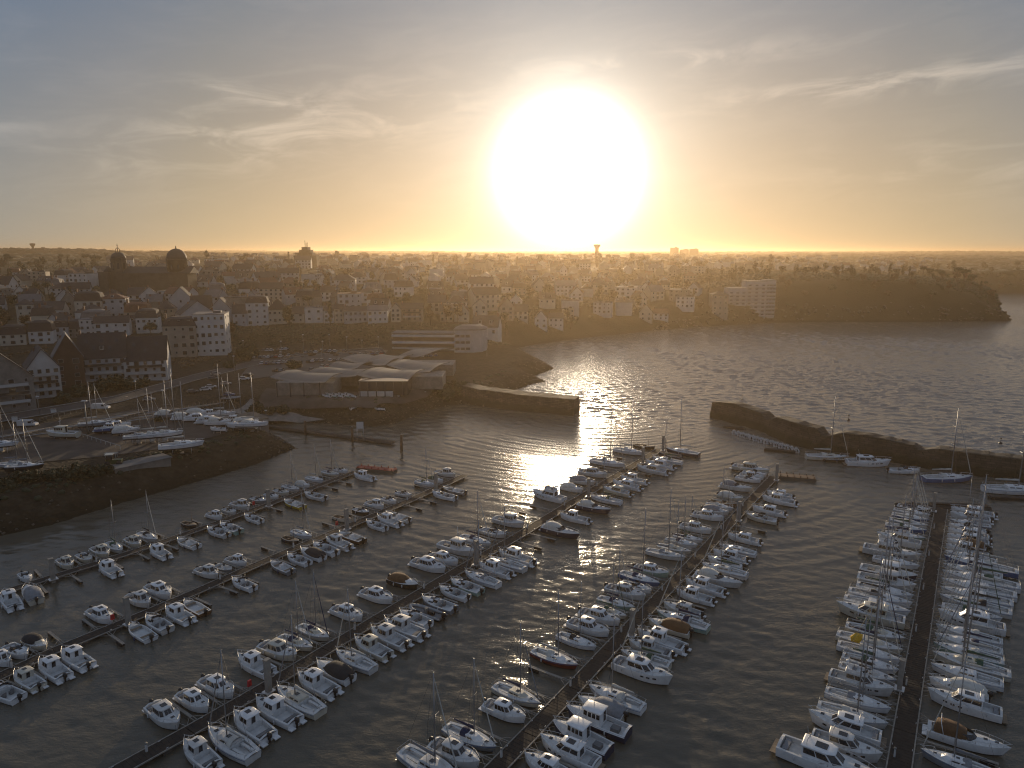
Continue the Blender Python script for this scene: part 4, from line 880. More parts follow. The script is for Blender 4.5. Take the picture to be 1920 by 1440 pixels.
def roofslab(t, z, over=0.12, th=0.07, crown=0.08):
    m = MB(); cx = sum(p[0] for p in t) / len(t)
    def sc_(k, zz, add): return [(cx + (p[0] - cx) * k + math.copysign(add, p[0] - cx), p[1] * k + math.copysign(add, p[1]), zz) for p in t]
    m.loft([sc_(1, z, over * 0.6), sc_(1, z + th * 0.5, over), sc_(0.97, z + th, over * 0.5), sc_(0.6, z + th + crown, 0)], True, True, True, smooth=True)
    return m
def outboard(x, y=0, s=1.0):
    m = MB()
    m.loft([[(x - 0.02 * s + dx * s * k, y + dy * s * k, z * s) for dx, dy in ((0.2, -0.17), (0.2, 0.17), (-0.32, 0.2), (-0.42, 0.0), (-0.32, -0.2))] for z, k in ((0.75, 0.75), (0.82, 1.0), (1.2, 1.0), (1.35, 0.7))], True, True, True, smooth=True)
    leg = MB(); leg.box((x - 0.08 * s, y, 0.35 * s), (0.22 * s, 0.14 * s, 0.9 * s)); leg.box((x + 0.1 * s, y, 0.62 * s), (0.25 * s, 0.3 * s, 0.3 * s))
    return m, leg
def pulpit(L, hb, sh, t0=0.68, h=0.5, r=0.034, posts=4):
    m = MB(); pts = []
    ts = [t0 + (0.99 - t0) * i / 6 for i in range(7)]
    up = [((t - 0.5) * L, max(hb(t) - 0.06, 0.02), sh(t) + (0.06 if i == 0 else h)) for i, t in enumerate(ts)]
    line = up + [((0.5) * L + 0.12, 0, sh(1) + h + 0.03)] + [(x, -y, z) for x, y, z in up[::-1]]
    m.tube(line, r, 4)
    for i in range(1, 7, 6 // posts + 1):
        t = ts[i]
        for s in (1, -1): m.tube([((t - 0.5) * L, s * max(hb(t) - 0.06, 0.02), sh(t)), ((t - 0.5) * L, s * max(hb(t) - 0.06, 0.02), sh(t) + h)], r * 0.9, 4)
    return m
def guardrail(L, hb, sh, t0, t1, h=0.55, r=0.018, n=5):
    m = MB()
    for s in (1, -1):
        ts = [lerp(t0, t1, i / n) for i in range(n + 1)]
        m.tube([((t - 0.5) * L, s * (hb(t) - 0.05), sh(t) + h) for t in ts], r, 3)
        for t in ts: m.tube([((t - 0.5) * L, s * (hb(t) - 0.05), sh(t)), ((t - 0.5) * L, s * (hb(t) - 0.05), sh(t) + h)], r, 3)
    return m
def fender(L, hb, sh, t, s):
    m = MB(); x = (t - 0.5) * L; y = s * (hb(t) + 0.10); z = sh(t)
    m.tube([(x, y, z - 0.62), (x, y, z - 0.55), (x, y, z - 0.15), (x, y, z - 0.07)], [0.04, 0.1, 0.1, 0.03], 6)
    m.tube([(x, y, z - 0.1), (x, s * (hb(t) - 0.05), z + 0.1)], 0.012, 3)
    return m
# a prototype is a list of parts: (name, mesh, material, [sub-parts])
PROTO = {}; LINES = {}
class Proto:
    def __init__(s, L, B): s.L, s.B, s.parts = L, B, []
    def add(s, name, mb, m, subs=None, parent=None, **k):
        e = dict(name=name, mesh=mb.mesh(name, [m, M_anti_shade] if name == 'hull' else m), subs=[], key=k.get('key', name))
        (s.parts if parent is None else parent['subs']).append(e); return e
def windows(p, par, specs, quads, m=None, name='window'):
    for q, u0, u1, v0, v1 in specs:
        w = MB(); w.quadbox(subq(quads[q], u0, u1, v0, v1), 0.02); p.add(name, w, m or M_glass, parent=par)
def rigging(p, L, hb, sh, mx, H, deckz, B):
    """mast with spreaders and wires; boom with its cover"""
    m = MB(); m.tube([(mx, 0, deckz - 0.1), (mx, 0, deckz + H)], 0.085 if H < 12 else .12, 6, r2=0.06 if H < 12 else .085)
    mast = p.add('mast', m, M_alu)
    for f in (0.45, 0.72) if H > 12 else (0.52,):
        s = MB(); s.tube([(mx - 0.12, B * 0.30, deckz + H * f + 0.05), (mx, 0, deckz + H * f), (mx - 0.12, -B * 0.30, deckz + H * f + 0.05)], 0.03, 3); p.add('spreader', s, M_alu, parent=mast)
    s = MB(); s.box((mx - 0.05, 0, deckz + H + 0.1), (0.5, 0.03, 0.03)); s.tube([(mx, 0, deckz + H), (mx, 0, deckz + H + 0.5)], 0.012, 3); p.add('wind_vane', s, M_alu, parent=mast)
    w = MB(); r = 0.014
    for sg in (1, -1):
        yb = hb(0.55) - 0.1
        w.tube([(mx - 0.1, sg * yb, sh(0.55)), (mx - 0.1, sg * B * 0.30, deckz + H * 0.5), (mx, 0, deckz + H)], r, 3)
        w.tube([(mx + 0.25, sg * yb, sh(0.55)), (mx, 0, deckz + H * 0.5)], r, 3)
    w.tube([(-L / 2 + 0.1, 0, sh(0)), (mx, 0, deckz + H)], r, 3)
    p.add('rigging', w, M_wire)
    j = MB(); a = Vector((L / 2 - 0.25, 0, sh(1) + 0.25)); b = Vector((mx, 0, deckz + H * 0.96))
    j.tube([a, a.lerp(b, 0.08), a.lerp(b, 0.5), a.lerp(b, 0.93), b], [0.03, 0.085, 0.07, 0.035, 0.02], 5); p.add('furled_jib', j, M_cwhite, key='jib')
def boom(p, mx, deckz, blen, col, h=1.1):
    b = MB(); b.tube([(mx - 0.1, 0, deckz + h), (mx - blen, 0, deckz + h + 0.12)], 0.06, 5); e = p.add('boom', b, M_alu)
    c = MB(); rings = []
    for i in range(7):
        t = i / 6; x = mx - 0.05 - (blen - 0.1) * t; r = 0.24 * (1 - 0.65 * t) * (1 + 0.12 * math.sin(i * 2.4)); z = deckz + h + 0.10 + 0.12 * t
        rings.append([(x, r * 0.62 * math.cos(a), z + r * (0.5 + math.sin(a))) for a in [k * math.pi / 3 for k in range(6)]])
    c.loft(rings, smooth=True); p.add('sail_cover', c, col, parent=e, key='cover')

def proto_cabin(L=6.4, B=2.5, H=1.0, variant=0):
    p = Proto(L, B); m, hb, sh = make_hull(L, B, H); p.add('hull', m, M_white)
    dk = make_deck(L, B, H, hb, sh, (0.04, 0.42), 0.38, 0.24, 0.22); p.add('deck', dk, M_deck)
    z = sh(0.5) + 0.03
    c, q, t = frustum(-0.06 * L, 0.27 * L, B * 0.34, z - 0.5, z + 1.15, fx=0.55 + 0.2 * variant, rx=-0.12, yt=0.86, nose=0.72)
    cab = p.add('wheelhouse', c, M_white)
    windows(p, cab, [('R', .08, .47, .55, .90), ('R', .53, .94, .55, .90), ('L', .06, .47, .55, .90), ('L', .53, .92, .55, .90), ('FR', .12, .9, .52, .92), ('FL', .1, .88, .52, .92), ('F', .06, .94, .50, .93)], q)
    d = MB(); d.quadbox(subq(q['B'], .36, .66, .10, .92), 0.02); p.add('door', d, M_glass, parent=cab)
    r = roofslab(t, z + 1.15, 0.14); ro = p.add('roof', r, M_white)
    h = MB(); h.box((0.07 * L, 0, z + 1.315), (0.62, 0.56, 0.03)); p.add('hatch', h, M_glass, parent=ro)
    fh = MB(); fh.box((0.33 * L, 0, sh(.83) + 0.27), (0.42, 0.42, 0.05)); p.add('hatch', fh, M_glass)
    o, lg = outboard(-L / 2 - 0.05, 0, 0.95); oe = p.add('outboard_motor', o, M_black); p.add('motor_leg', lg, M_black, parent=oe)
    for s in (1, -1): sw = MB(); sw.box((-L / 2 - 0.22, s * B * 0.30, 0.28), (0.6, B * 0.26, 0.12)); p.add('swim_platform', sw, M_white)
    p.add('pulpit', pulpit(L, hb, sh), M_steel)
    st = MB(); st.box((-0.36 * L, 0, 0.62), (0.45, B * 0.62, 0.42)); p.add('bench', st, M_deckgrey)
    for t_, s in ((0.3, 1), (0.62, 1), (0.3, -1), (0.6, -1)): p.add('fender', fender(L, hb, sh, t_, s), M_fender)
    return p
def proto_sedan(L=7.2, B=2.75, H=1.1):
    """rounded-roof cruiser"""
    p = Proto(L, B); m, hb, sh = make_hull(L, B, H, fine=0.55); p.add('hull', m, M_white)
    p.add('deck', make_deck(L, B, H, hb, sh, (0.04, 0.30), 0.45, 0.24, 0.26), M_deck)
    z = sh(0.5)
    c, q, t = frustum(-0.2 * L, 0.24 * L, B * 0.37, z - 0.35, z + 0.95, fx=1.05, rx=0.02, yt=0.80, nose=0.66, crown=0.1)
    cab = p.add('cabin', c, M_white)
    windows(p, cab, [('R', .05, .33, .42, .88), ('R', .37, .66, .42, .88), ('R', .70, .97, .42, .88), ('L', .03, .30, .42, .88), ('L', .34, .63, .42, .88), ('L', .67, .95, .42, .88), ('FR', .1, .92, .30, .9), ('FL', .08, .9, .30, .9), ('F', .04, .48, .28, .92), ('F', .52, .96, .28, .92)], q)
    ro = p.add('roof', roofslab(t, z + 0.95, 0.16, 0.08, 0.14), M_white)
    h = MB(); h.box((-0.02 * L, 0, z + 1.18), (0.85, 0.75, 0.04)); p.add('sunroof', h, M_glass, parent=ro)
    fh = MB(); fh.box((0.31 * L, 0, sh(.81) + 0.28), (0.45, 0.45, 0.05)); p.add('hatch', fh, M_glass)
    o, lg = outboard(-L / 2 - 0.05, 0, 1.1); oe = p.add('outboard_motor', o, M_black); p.add('motor_leg', lg, M_black, parent=oe)
    for s in (1, -1): sw = MB(); sw.box((-L / 2 - 0.25, s * B * 0.31, 0.3), (0.65, B * 0.26, 0.12)); p.add('swim_platform', sw, M_white)
    p.add('pulpit', pulpit(L, hb, sh, 0.55, 0.45), M_steel)
    st = MB(); st.box((-0.4 * L, 0, 0.75), (0.5, B * 0.66, 0.45)); p.add('bench', st, M_canvas)
    for t_, s in ((0.25, 1), (0.6, 1), (0.25, -1), (0.6, -1)): p.add('fender', fender(L, hb, sh, t_, s), M_fender)
    return p
def proto_cuddy(L=5.6, B=2.25, H=0.9):
    """low cuddy cabin, open cockpit, windscreen"""
    p = Proto(L, B); m, hb, sh = make_hull(L, B, H); p.add('hull', m, M_white)
    p.add('deck', make_deck(L, B, H, hb, sh, (0.05, 0.50), 0.28, 0.2, 0.1), M_deck)
    z = sh(0.65)
    c, q, t = frustum(0.02 * L, 0.36 * L, B * 0.33, z - 0.05, z + 0.33, fx=0.6, rx=0.0, yt=0.8, nose=0.5, crown=0.08); cab = p.add('cuddy', c, M_white)
    windows(p, cab, [('R', .2, .9, .25, .8), ('L', .1, .8, .25, .8)], q)
    h = MB(); h.box((0.17 * L, 0, z + 0.42), (0.45, 0.45, 0.04)); p.add('hatch', h, M_glass, parent=cab)
    w = MB(); zb = z + 0.30
    pts = [(-0.06 * L, -B * .34), (0.06 * L, -B * .31), (0.12 * L, -B * .16), (0.12 * L, B * .16), (0.06 * L, B * .31), (-0.06 * L, B * .34)]
    for a, b in zip(pts, pts[1:]):
        w.quadbox([(a[0], a[1], zb), (b[0], b[1], zb), (b[0] - .22, b[1] * .92, zb + .42), (a[0] - .22, a[1] * .92, zb + .42)], 0.015)
    p.add('windscreen', w, M_glass)
    for y in (-0.45, 0.45):
        s_ = MB(); s_.box((-0.12 * L, y, 0.52), (0.42, 0.42, 0.35)); s_.box((-0.12 * L - 0.2, y, 0.86), (0.1, 0.42, 0.4)); p.add('seat', s_, M_deckgrey)
    b_ = MB(); b_.box((-0.39 * L, 0, 0.48), (0.4, B * 0.6, 0.36)); p.add('bench', b_, M_fender)
    o, lg = outboard(-L / 2 - 0.05, 0, 0.9); oe = p.add('outboard_motor', o, M_black); p.add('motor_leg', lg, M_black, parent=oe)
    p.add('pulpit', pulpit(L, hb, sh, 0.7, 0.4), M_steel)
    for t_, s in ((0.35, 1), (0.6, -1), (0.3, -1)): p.add('fender', fender(L, hb, sh, t_, s), M_fender)
    return p
def proto_open(L=5.0, B=2.0, H=0.75, console=True):
    p = Proto(L, B); m, hb, sh = make_hull(L, B, H); p.add('hull', m, M_white)
    p.add('deck', make_deck(L, B, H, hb, sh, (0.04, 0.80), 0.22, 0.14, 0.05), M_deck)
    for x in (-0.3, 0.22): b_ = MB(); b_.box((x * L, 0, 0.5), (0.32, hb(x + .5) * 1.7, 0.06)); p.add('thwart', b_, M_teak)
    if console:
        c = MB(); c.box((-0.04 * L, 0, 0.65), (0.5, 0.62, 0.85), top=0.85); e = p.add('console', c, M_white)
        w = MB(); w.quadbox([(0.06, -0.26, 1.05), (0.06, 0.26, 1.05), (-0.06, 0.24, 1.4), (-0.06, -0.24, 1.4)], 0.015); p.add('windscreen', w, M_glass, parent=e)
    o, lg = outboard(-L / 2 - 0.05, 0, 0.8); oe = p.add('outboard_motor', o, M_black); p.add('motor_leg', lg, M_black, parent=oe)
    p.add('pulpit', pulpit(L, hb, sh, 0.78, 0.3), M_steel)
    for t_, s in ((0.35, 1), (0.35, -1)): p.add('fender', fender(L, hb, sh, t_, s), M_fend2)
    return p
def proto_cover(L=6.0, B=2.35, H=0.95, col=None):
    """boat under a canvas boat cover over the cockpit"""
    p = Proto(L, B); m, hb, sh = make_hull(L, B, H); p.add('hull', m, M_white)
    p.add('deck', make_deck(L, B, H, hb, sh, (0.04, 0.45), 0.3, 0.22, 0.12), M_deck)
    z = sh(0.55)
    c, q, t = frustum(0.0, 0.33 * L, B * 0.33, z - 0.05, z + 0.42, fx=0.7, rx=0.0, yt=0.8, nose=0.5, crown=0.08); cab = p.add('cuddy', c, M_white)
    windows(p, cab, [('R', .15, .9, .25, .8), ('L', .1, .85, .25, .8)], q)
    cv_ = MB(); rings = []
    for x, w, zt in ((-0.48, .80, .25), (-0.42, .92, .75), (-0.25, .98, 1.02), (-0.06, .95, 1.12), (0.06, .82, .95), (0.16, .62, .50)):
        yy = B / 2 * w; zb = sh(0.2) + 0.05
        rings.append([(x * L, -yy, zb), (x * L, -yy * .92, zb + zt * .55), (x * L, -yy * .55, zb + zt * .93), (x * L, 0, zb + zt), (x * L, yy * .55, zb + zt * .93), (x * L, yy * .92, zb + zt * .55), (x * L, yy, zb)])
    cv_.loft(rings, closed=False, smooth=True); cv_.add(rings[0], [tuple(range(7))[::-1]]); p.add('canopy', cv_, col or M_canvas, key='cover')
    o, lg = outboard(-L / 2 - 0.05, 0, 0.95); oe = p.add('outboard_motor', o, M_black); p.add('motor_leg', lg, M_black, parent=oe)
    p.add('pulpit', pulpit(L, hb, sh, 0.66, 0.42), M_steel)
    for t_, s in ((0.35, 1), (0.6, -1), (0.3, -1)): p.add('fender', fender(L, hb, sh, t_, s), M_fender)
    return p
def proto_sail(L=8.0, B=2.8, H=1.0, mh=10.5, big=False, keel=False):
    p = Proto(L, B); m, hb, sh = make_hull(L, B, H, fine=0.42, stern=0.72, sheer=0.22, rake=0.9)
    if keel:
        m.loft([[(0.6, .12, -.3), (-.9, .1, -.3), (-.9, -.1, -.3), (.6, -.12, -.3)], [(0.2, .09, -1.35), (-.8, .08, -1.35), (-.8, -.08, -1.35), (.2, -.09, -1.35)]])
        m.loft([[(-L * .42, .05, 0), (-L * .46, .04, 0), (-L * .46, -.04, 0), (-L * .42, -.05, 0)], [(-L * .43, .04, -1), (-L * .46, .03, -1), (-L * .46, -.03, -1), (-L * .43, -.04, -1)]])
    p.add('hull', m, M_white)
    p.add('deck', make_deck(L, B, H, hb, sh, (0.05, 0.36), sh(0.2) - 0.45, 0.45, 0.10), M_deck)
    z = sh(0.5) + 0.03; hc = 0.42 if not big else 0.5
    c, q, t = frustum(-0.13 * L, 0.26 * L, B * 0.29, z, z + hc, fx=0.9, rx=0.0, yt=0.82, nose=0.5, crown=0.07); cab = p.add('coachroof', c, M_white)
    windows(p, cab, [('R', .1, .42, .35, .75), ('R', .5, .9, .35, .75), ('L', .1, .5, .35, .75), ('L', .58, .9, .35, .75)], q)
    h = MB(); h.box((0.02 * L, 0, z + hc + 0.075), (0.5, 0.5, 0.04)); p.add('hatch', h, M_glass, parent=cab)
    fh = MB(); fh.box((0.31 * L, 0, sh(.8) + 0.14), (0.45, 0.45, 0.05)); p.add('hatch', fh, M_glass)
    sp = MB(); rings = []
    for x, w, zt in ((-0.15, .30, .62), (-0.10, .30, .66), (-0.045, .28, .45), (0.0, .25, .05)):
        yy = B * w; rings.append([(x * L, yy * math.cos(a), z + hc * .4 + max(zt, .05) * math.sin(a)) for a in [k * math.pi / 6 for k in range(7)]])
    sp.loft(rings, closed=False, smooth=True); p.add('sprayhood', sp, M_cnavy, key='hood')
    rigging(p, L, hb, sh, 0.07 * L, mh, z + hc, B)
    boom(p, 0.07 * L, z + hc, L * 0.40, M_cnavy, 0.75 if not big else 1.0)
    for s in (1, -1): b_ = MB(); b_.box((-0.29 * L, s * B * 0.19, sh(0.2) - 0.22), (L * 0.26, 0.32, 0.4)); p.add('bench', b_, M_deck)
    tl = MB(); tl.tube([(-0.45 * L, 0, sh(0) + 0.15), (-0.31 * L, 0, sh(0) + 0.35)], 0.025, 4); p.add('tiller', tl, M_brown)
    p.add('pulpit', pulpit(L, hb, sh, 0.8, 0.55, posts=2), M_steel)
    pp = MB(); pp.tube([(-0.36 * L, hb(.14) - .05, sh(.1) + .55), (-0.49 * L, hb(0) - .08, sh(0) + .6), (-0.49 * L, -hb(0) + .08, sh(0) + .6), (-0.36 * L, -hb(.14) + .05, sh(.1) + .55)], 0.022, 4)
    for s in (1, -1): pp.tube([(-0.48 * L, s * (hb(0) - .08), sh(0)), (-0.48 * L, s * (hb(0) - .08), sh(0) + .6)], 0.022, 4)
    p.add('pushpit', pp, M_steel); p.add('guardrail', guardrail(L, hb, sh, 0.15, 0.82, 0.55, 0.012), M_steel)
    st = MB(); st.tube([((t - .5) * L, s * (hb(t) + 0.012), sh(t) - 0.14) for s in (1,) for t in TS[:-1]], 0.03, 3); st.tube([((t - .5) * L, -(hb(t) + 0.012), sh(t) - 0.14) for t in TS[:-1]], 0.03, 3)
    p.add('hull_stripe', st, M_blue)
    for t_, s in ((0.3, 1), (0.55, 1), (0.3, -1), (0.55, -1)): p.add('fender', fender(L, hb, sh, t_, s), M_fender)
    return p
def proto_yacht(L=10.5, B=3.5, H=1.5, fly=True):
    p = Proto(L, B); m, hb, sh = make_hull(L, B, H, fine=0.5, sheer=0.4, rake=1.3); p.add('hull', m, M_white)
    p.add('deck', make_deck(L, B, H, hb, sh, (0.03, 0.27), 0.7, 0.3, 0.2), M_deck)
    z = sh(0.5)
    c, q, t = frustum(-0.24 * L, 0.24 * L, B * 0.38, z - 0.3, z + 1.15, fx=1.7, rx=0.0, yt=0.82, nose=0.62, crown=0.05); cab = p.add('saloon', c, M_white)
    windows(p, cab, [('R', .06, .50, .45, .88), ('R', .54, .97, .45, .88), ('L', .03, .46, .45, .88), ('L', .50, .94, .45, .88), ('FR', .1, .95, .28, .92), ('FL', .05, .9, .28, .92), ('F', .04, .48, .25, .93), ('F', .52, .96, .25, .93)], q)
    d = MB(); d.quadbox(subq(q['B'], .25, .75, .15, .92), 0.02); p.add('door', d, M_glass, parent=cab)
    ro = p.add('roof', roofslab(t, z + 1.15, 0.2, 0.1, 0.05), M_white)
    if fly:
        f = MB(); zz = z + 1.28; x0, x1, w = -0.24 * L, 0.07 * L, B * 0.30
        ring = [(x0, -w), (x1 - .6, -w), (x1, -w * .6), (x1 + .12, 0), (x1, w * .6), (x1 - .6, w), (x0, w)]
        f.loft([[(x, y, zz) for x, y in ring], [(x + .08, y * 1.03, zz + .5) for x, y in ring], [(x, y * .93, zz + .5) for x, y in ring], [(x, y * .92, zz + .06) for x, y in ring]], closed=False, smooth=False)
        f.add([(x, y * .92, zz + .06) for x, y in ring], [tuple(range(7))]); fe = p.add('flybridge', f, M_white)
        s_ = MB(); s_.box((-0.12 * L, 0, zz + .3), (.5, w * 1.5, .45)); s_.box((-0.12 * L - .25, 0, zz + .6), (.12, w * 1.5, .4)); p.add('seat', s_, M_canvas, parent=fe)
        ws = MB()
        for a, b in ((1, 2), (2, 3), (3, 4), (4, 5)):
            A, B_ = ring[a], ring[b]; ws.quadbox([(A[0] + .05, A[1], zz + .5), (B_[0] + .05, B_[1], zz + .5), (B_[0] - .12, B_[1] * .95, zz + .8), (A[0] - .12, A[1] * .95, zz + .8)], .015)
        p.add('windscreen', ws, M_glass, parent=fe)
        ar = MB(); ar.tube([(-0.2 * L, w * 1.1, zz + .1), (-0.24 * L, w * .95, zz + 1.15), (-0.24 * L, -w * .95, zz + 1.15), (-0.2 * L, -w * 1.1, zz + .1)], .07, 5); ae = p.add('radar_arch', ar, M_white)
        rd = MB(); rd.lathe([(.0, 0), (.28, 0), (.3, .1), (.26, .2), (.0, .24)], 10, (-0.24 * L, 0, zz + 1.2)); rd.tube([(-0.24 * L, .5, zz + 1.15), (-0.27 * L, .5, zz + 2.6)], .015, 3); p.add('radar', rd, M_white, parent=ae)
    else:
        h = MB(); h.box((-0.06 * L, 0, z + 1.32), (1.3, 1.1, .04)); p.add('sunroof', h, M_glass, parent=ro)
        an = MB(); an.tube([(-0.2 * L, .4, z + 1.3), (-0.23 * L, .4, z + 2.8)], .02, 3); an.tube([(-0.2 * L, -.8, z + 1.25), (-0.2 * L, -.8, z + 1.7), (-0.2 * L, .8, z + 1.7), (-0.2 * L, .8, z + 1.25)], .04, 4); p.add('antenna_arch', an, M_steel, parent=ro)
    fh = MB(); fh.box((0.3 * L, 0, sh(.8) + 0.25), (0.55, 0.55, 0.05)); p.add('hatch', fh, M_glass)
    for s in (1, -1):
        w = MB()
        for t0 in (.52, .62, .72): w.quadbox([((t0 - .5) * L, s * (hb(t0) + .005), sh(t0) * .62), ((t0 - .445) * L, s * (hb(t0 + .055) + .005), sh(t0) * .64), ((t0 - .445) * L, s * (hb(t0 + .055) + .012), sh(t0) * .78), ((t0 - .5) * L, s * (hb(t0) + .012), sh(t0) * .76)][::s], .02)
        p.add('portholes', w, M_glass)
    sw = MB(); sw.box((-L / 2 - .35, 0, .38), (.8, B * .8, .12)); p.add('swim_platform', sw, M_teak)
    p.add('pulpit', pulpit(L, hb, sh, 0.45, 0.6, posts=5), M_steel)
    b_ = MB(); b_.box((-0.42 * L, 0, 1.0), (.6, B * .6, .5)); p.add('bench', b_, M_canvas)
    for t_, s in ((0.2, 1), (0.45, 1), (0.65, 1), (0.2, -1), (0.45, -1), (0.65, -1)): p.add('fender', fender(L, hb, sh, t_, s), M_fender)
    return p
def proto_cruiser(L=11.5, B=3.6, H=1.45):
    """sports cruiser with a canvas top over the cockpit"""
    p = Proto(L, B); m, hb, sh = make_hull(L, B, H, fine=0.45, sheer=0.25, rake=1.8); p.add('hull', m, M_white)
    p.add('deck', make_deck(L, B, H, hb, sh, (0.05, 0.42), 0.75, 0.35, 0.35), M_deck)
    z = sh(.5)
    w = MB(); pts = [(-0.10 * L, -B * .38), (0.02 * L, -B * .36), (0.10 * L, -B * .22), (0.13 * L, 0), (0.10 * L, B * .22), (0.02 * L, B * .36), (-0.10 * L, B * .38)]
    for a, b in zip(pts, pts[1:]): w.quadbox([(a[0], a[1], z + .12), (b[0], b[1], z + .12), (b[0] - .75, b[1] * .85, z + .8), (a[0] - .75, a[1] * .85, z + .8)], .02)
    p.add('windscreen', w, M_glass)
    cv_ = MB(); rings = []
    for x, wd, zt in ((-0.42, .74, .6), (-0.38, .80, 1.35), (-0.28, .82, 1.55), (-0.14, .80, 1.45), (-0.02, .74, .95)):
        yy = B / 2 * wd; zb = z - .15
        rings.append([(x * L, -yy, zb), (x * L, -yy * .97, zb + zt * .6), (x * L, -yy * .7, zb + zt * .95), (x * L, 0, zb + zt), (x * L, yy * .7, zb + zt * .95), (x * L, yy * .97, zb + zt * .6), (x * L, yy, zb)])
    cv_.loft(rings, closed=False, smooth=True); cv_.add(rings[0], [tuple(range(7))[::-1]]); p.add('canopy', cv_, M_cbrown, key='cover')
    ar = MB(); ar.tube([(-0.3 * L, B * .44, z), (-0.34 * L, B * .38, z + 1.7), (-0.34 * L, -B * .38, z + 1.7), (-0.3 * L, -B * .44, z)], .06, 5); p.add('radar_arch', ar, M_white)
    for x in (0.2, 0.33): fh = MB(); fh.box((x * L, 0, sh(x + .5) + 0.42 - (x - .2) * .6), (0.55, 0.5, 0.05)); p.add('hatch', fh, M_glass)
    sw = MB(); sw.box((-L / 2 - .3, 0, .4), (.8, B * .8, .14)); p.add('swim_platform', sw, M_white)
    p.add('pulpit', pulpit(L, hb, sh, 0.5, 0.55, posts=5), M_steel)
    for t_, s in ((0.2, 1), (0.5, 1), (0.2, -1), (0.5, -1)): p.add('fender', fender(L, hb, sh, t_, s), M_fender)
    return p
def proto_trad(L=6.0, B=2.2, H=0.85):
    """round-bilged wooden launch with a short mast"""
    p = Proto(L, B); m, hb, sh = make_hull(L, B, H, fine=0.42, stern=0.55, sheer=0.55, rake=0.3); p.add('hull', m, M_dark)
    p.add('deck', make_deck(L, B, H, hb, sh, (0.08, 0.62), 0.25, 0.2, 0.08), M_teak)
    for x in (-0.25, -0.02): b_ = MB(); b_.box((x * L, 0, 0.55), (0.3, hb(x + .5) * 1.6, 0.06)); p.add('thwart', b_, M_brown)
    e = MB(); e.box((-0.12 * L, 0, .5), (.8, .6, .5), top=.9); p.add('engine_box', e, M_brown)
    ms = MB(); ms.tube([(0.2 * L, 0, .8), (0.2 * L, 0, 4.8)], .05, 5, r2=.03); p.add('mast', ms, M_brown)
    rl = MB()
    for s in (1, -1): rl.tube([((t - .5) * L, s * (hb(t) + 0.01), sh(t)) for t in TS], .045, 4)
    p.add('rubbing_strake', rl, M_white2)
    ru = MB(); ru.box((-L / 2 - .08, 0, .35), (.14, .05, .9)); p.add('rudder', ru, M_brown)
    for t_, s in ((0.35, 1), (0.35, -1)): p.add('fender', fender(L, hb, sh, t_, s), M_fend2)
    return p
def proto_rib(L=5.4, B=2.2):
    p = Proto(L, B); t = MB()
    pts = [(-L / 2, B * .38, .5), (-0.1 * L, B * .40, .5), (0.18 * L, B * .38, .53), (0.36 * L, B * .27, .6), (0.46 * L, B * .12, .68), (0.48 * L, 0, .7)]
    pts = pts + [(x, -y, z) for x, y, z in pts[-2::-1]]
    t.tube(pts, [.12] + [.24] * 9 + [.12], 8); p.add('inflatable_tube', t, M_hypalon, key='hull')
    h = MB(); h.loft([[(-L / 2 + .1, -B * .33, .3), (-L / 2 + .1, 0, -.15), (-L / 2 + .1, B * .33, .3)], [(.15 * L, -B * .33, .32), (.15 * L, 0, -.1), (.15 * L, B * .33, .32)], [(.42 * L, -.1, .5), (.42 * L, 0, .45), (.42 * L, .1, .5)]], closed=False)
    h.add([(-L / 2 + .1, -B * .33, .33), (.15 * L, -B * .33, .33), (.42 * L, -.12, .5), (.42 * L, .12, .5), (.15 * L, B * .33, .33), (-L / 2 + .1, B * .33, .33)], [(0, 1, 2, 3, 4, 5)])
    h.add([(-L / 2 + .15, -B * .3, .2), (-L / 2 + .15, B * .3, .2), (-L / 2 + .1, B * .3, .62), (-L / 2 + .1, -B * .3, .62)], [(0, 1, 2, 3)]); p.add('floor', h, M_deckgrey)
    c = MB(); c.box((0, 0, .75), (.5, .6, .8), top=.85); p.add('console', c, M_deckgrey); s_ = MB(); s_.box((-.8, 0, .6), (.9, .4, .5)); p.add('seat', s_, M_black)
    o, lg = outboard(-L / 2 - 0.02, 0, 0.95); oe = p.add('outboard_motor', o, M_black); p.add('motor_leg', lg, M_black, parent=oe)
    return p
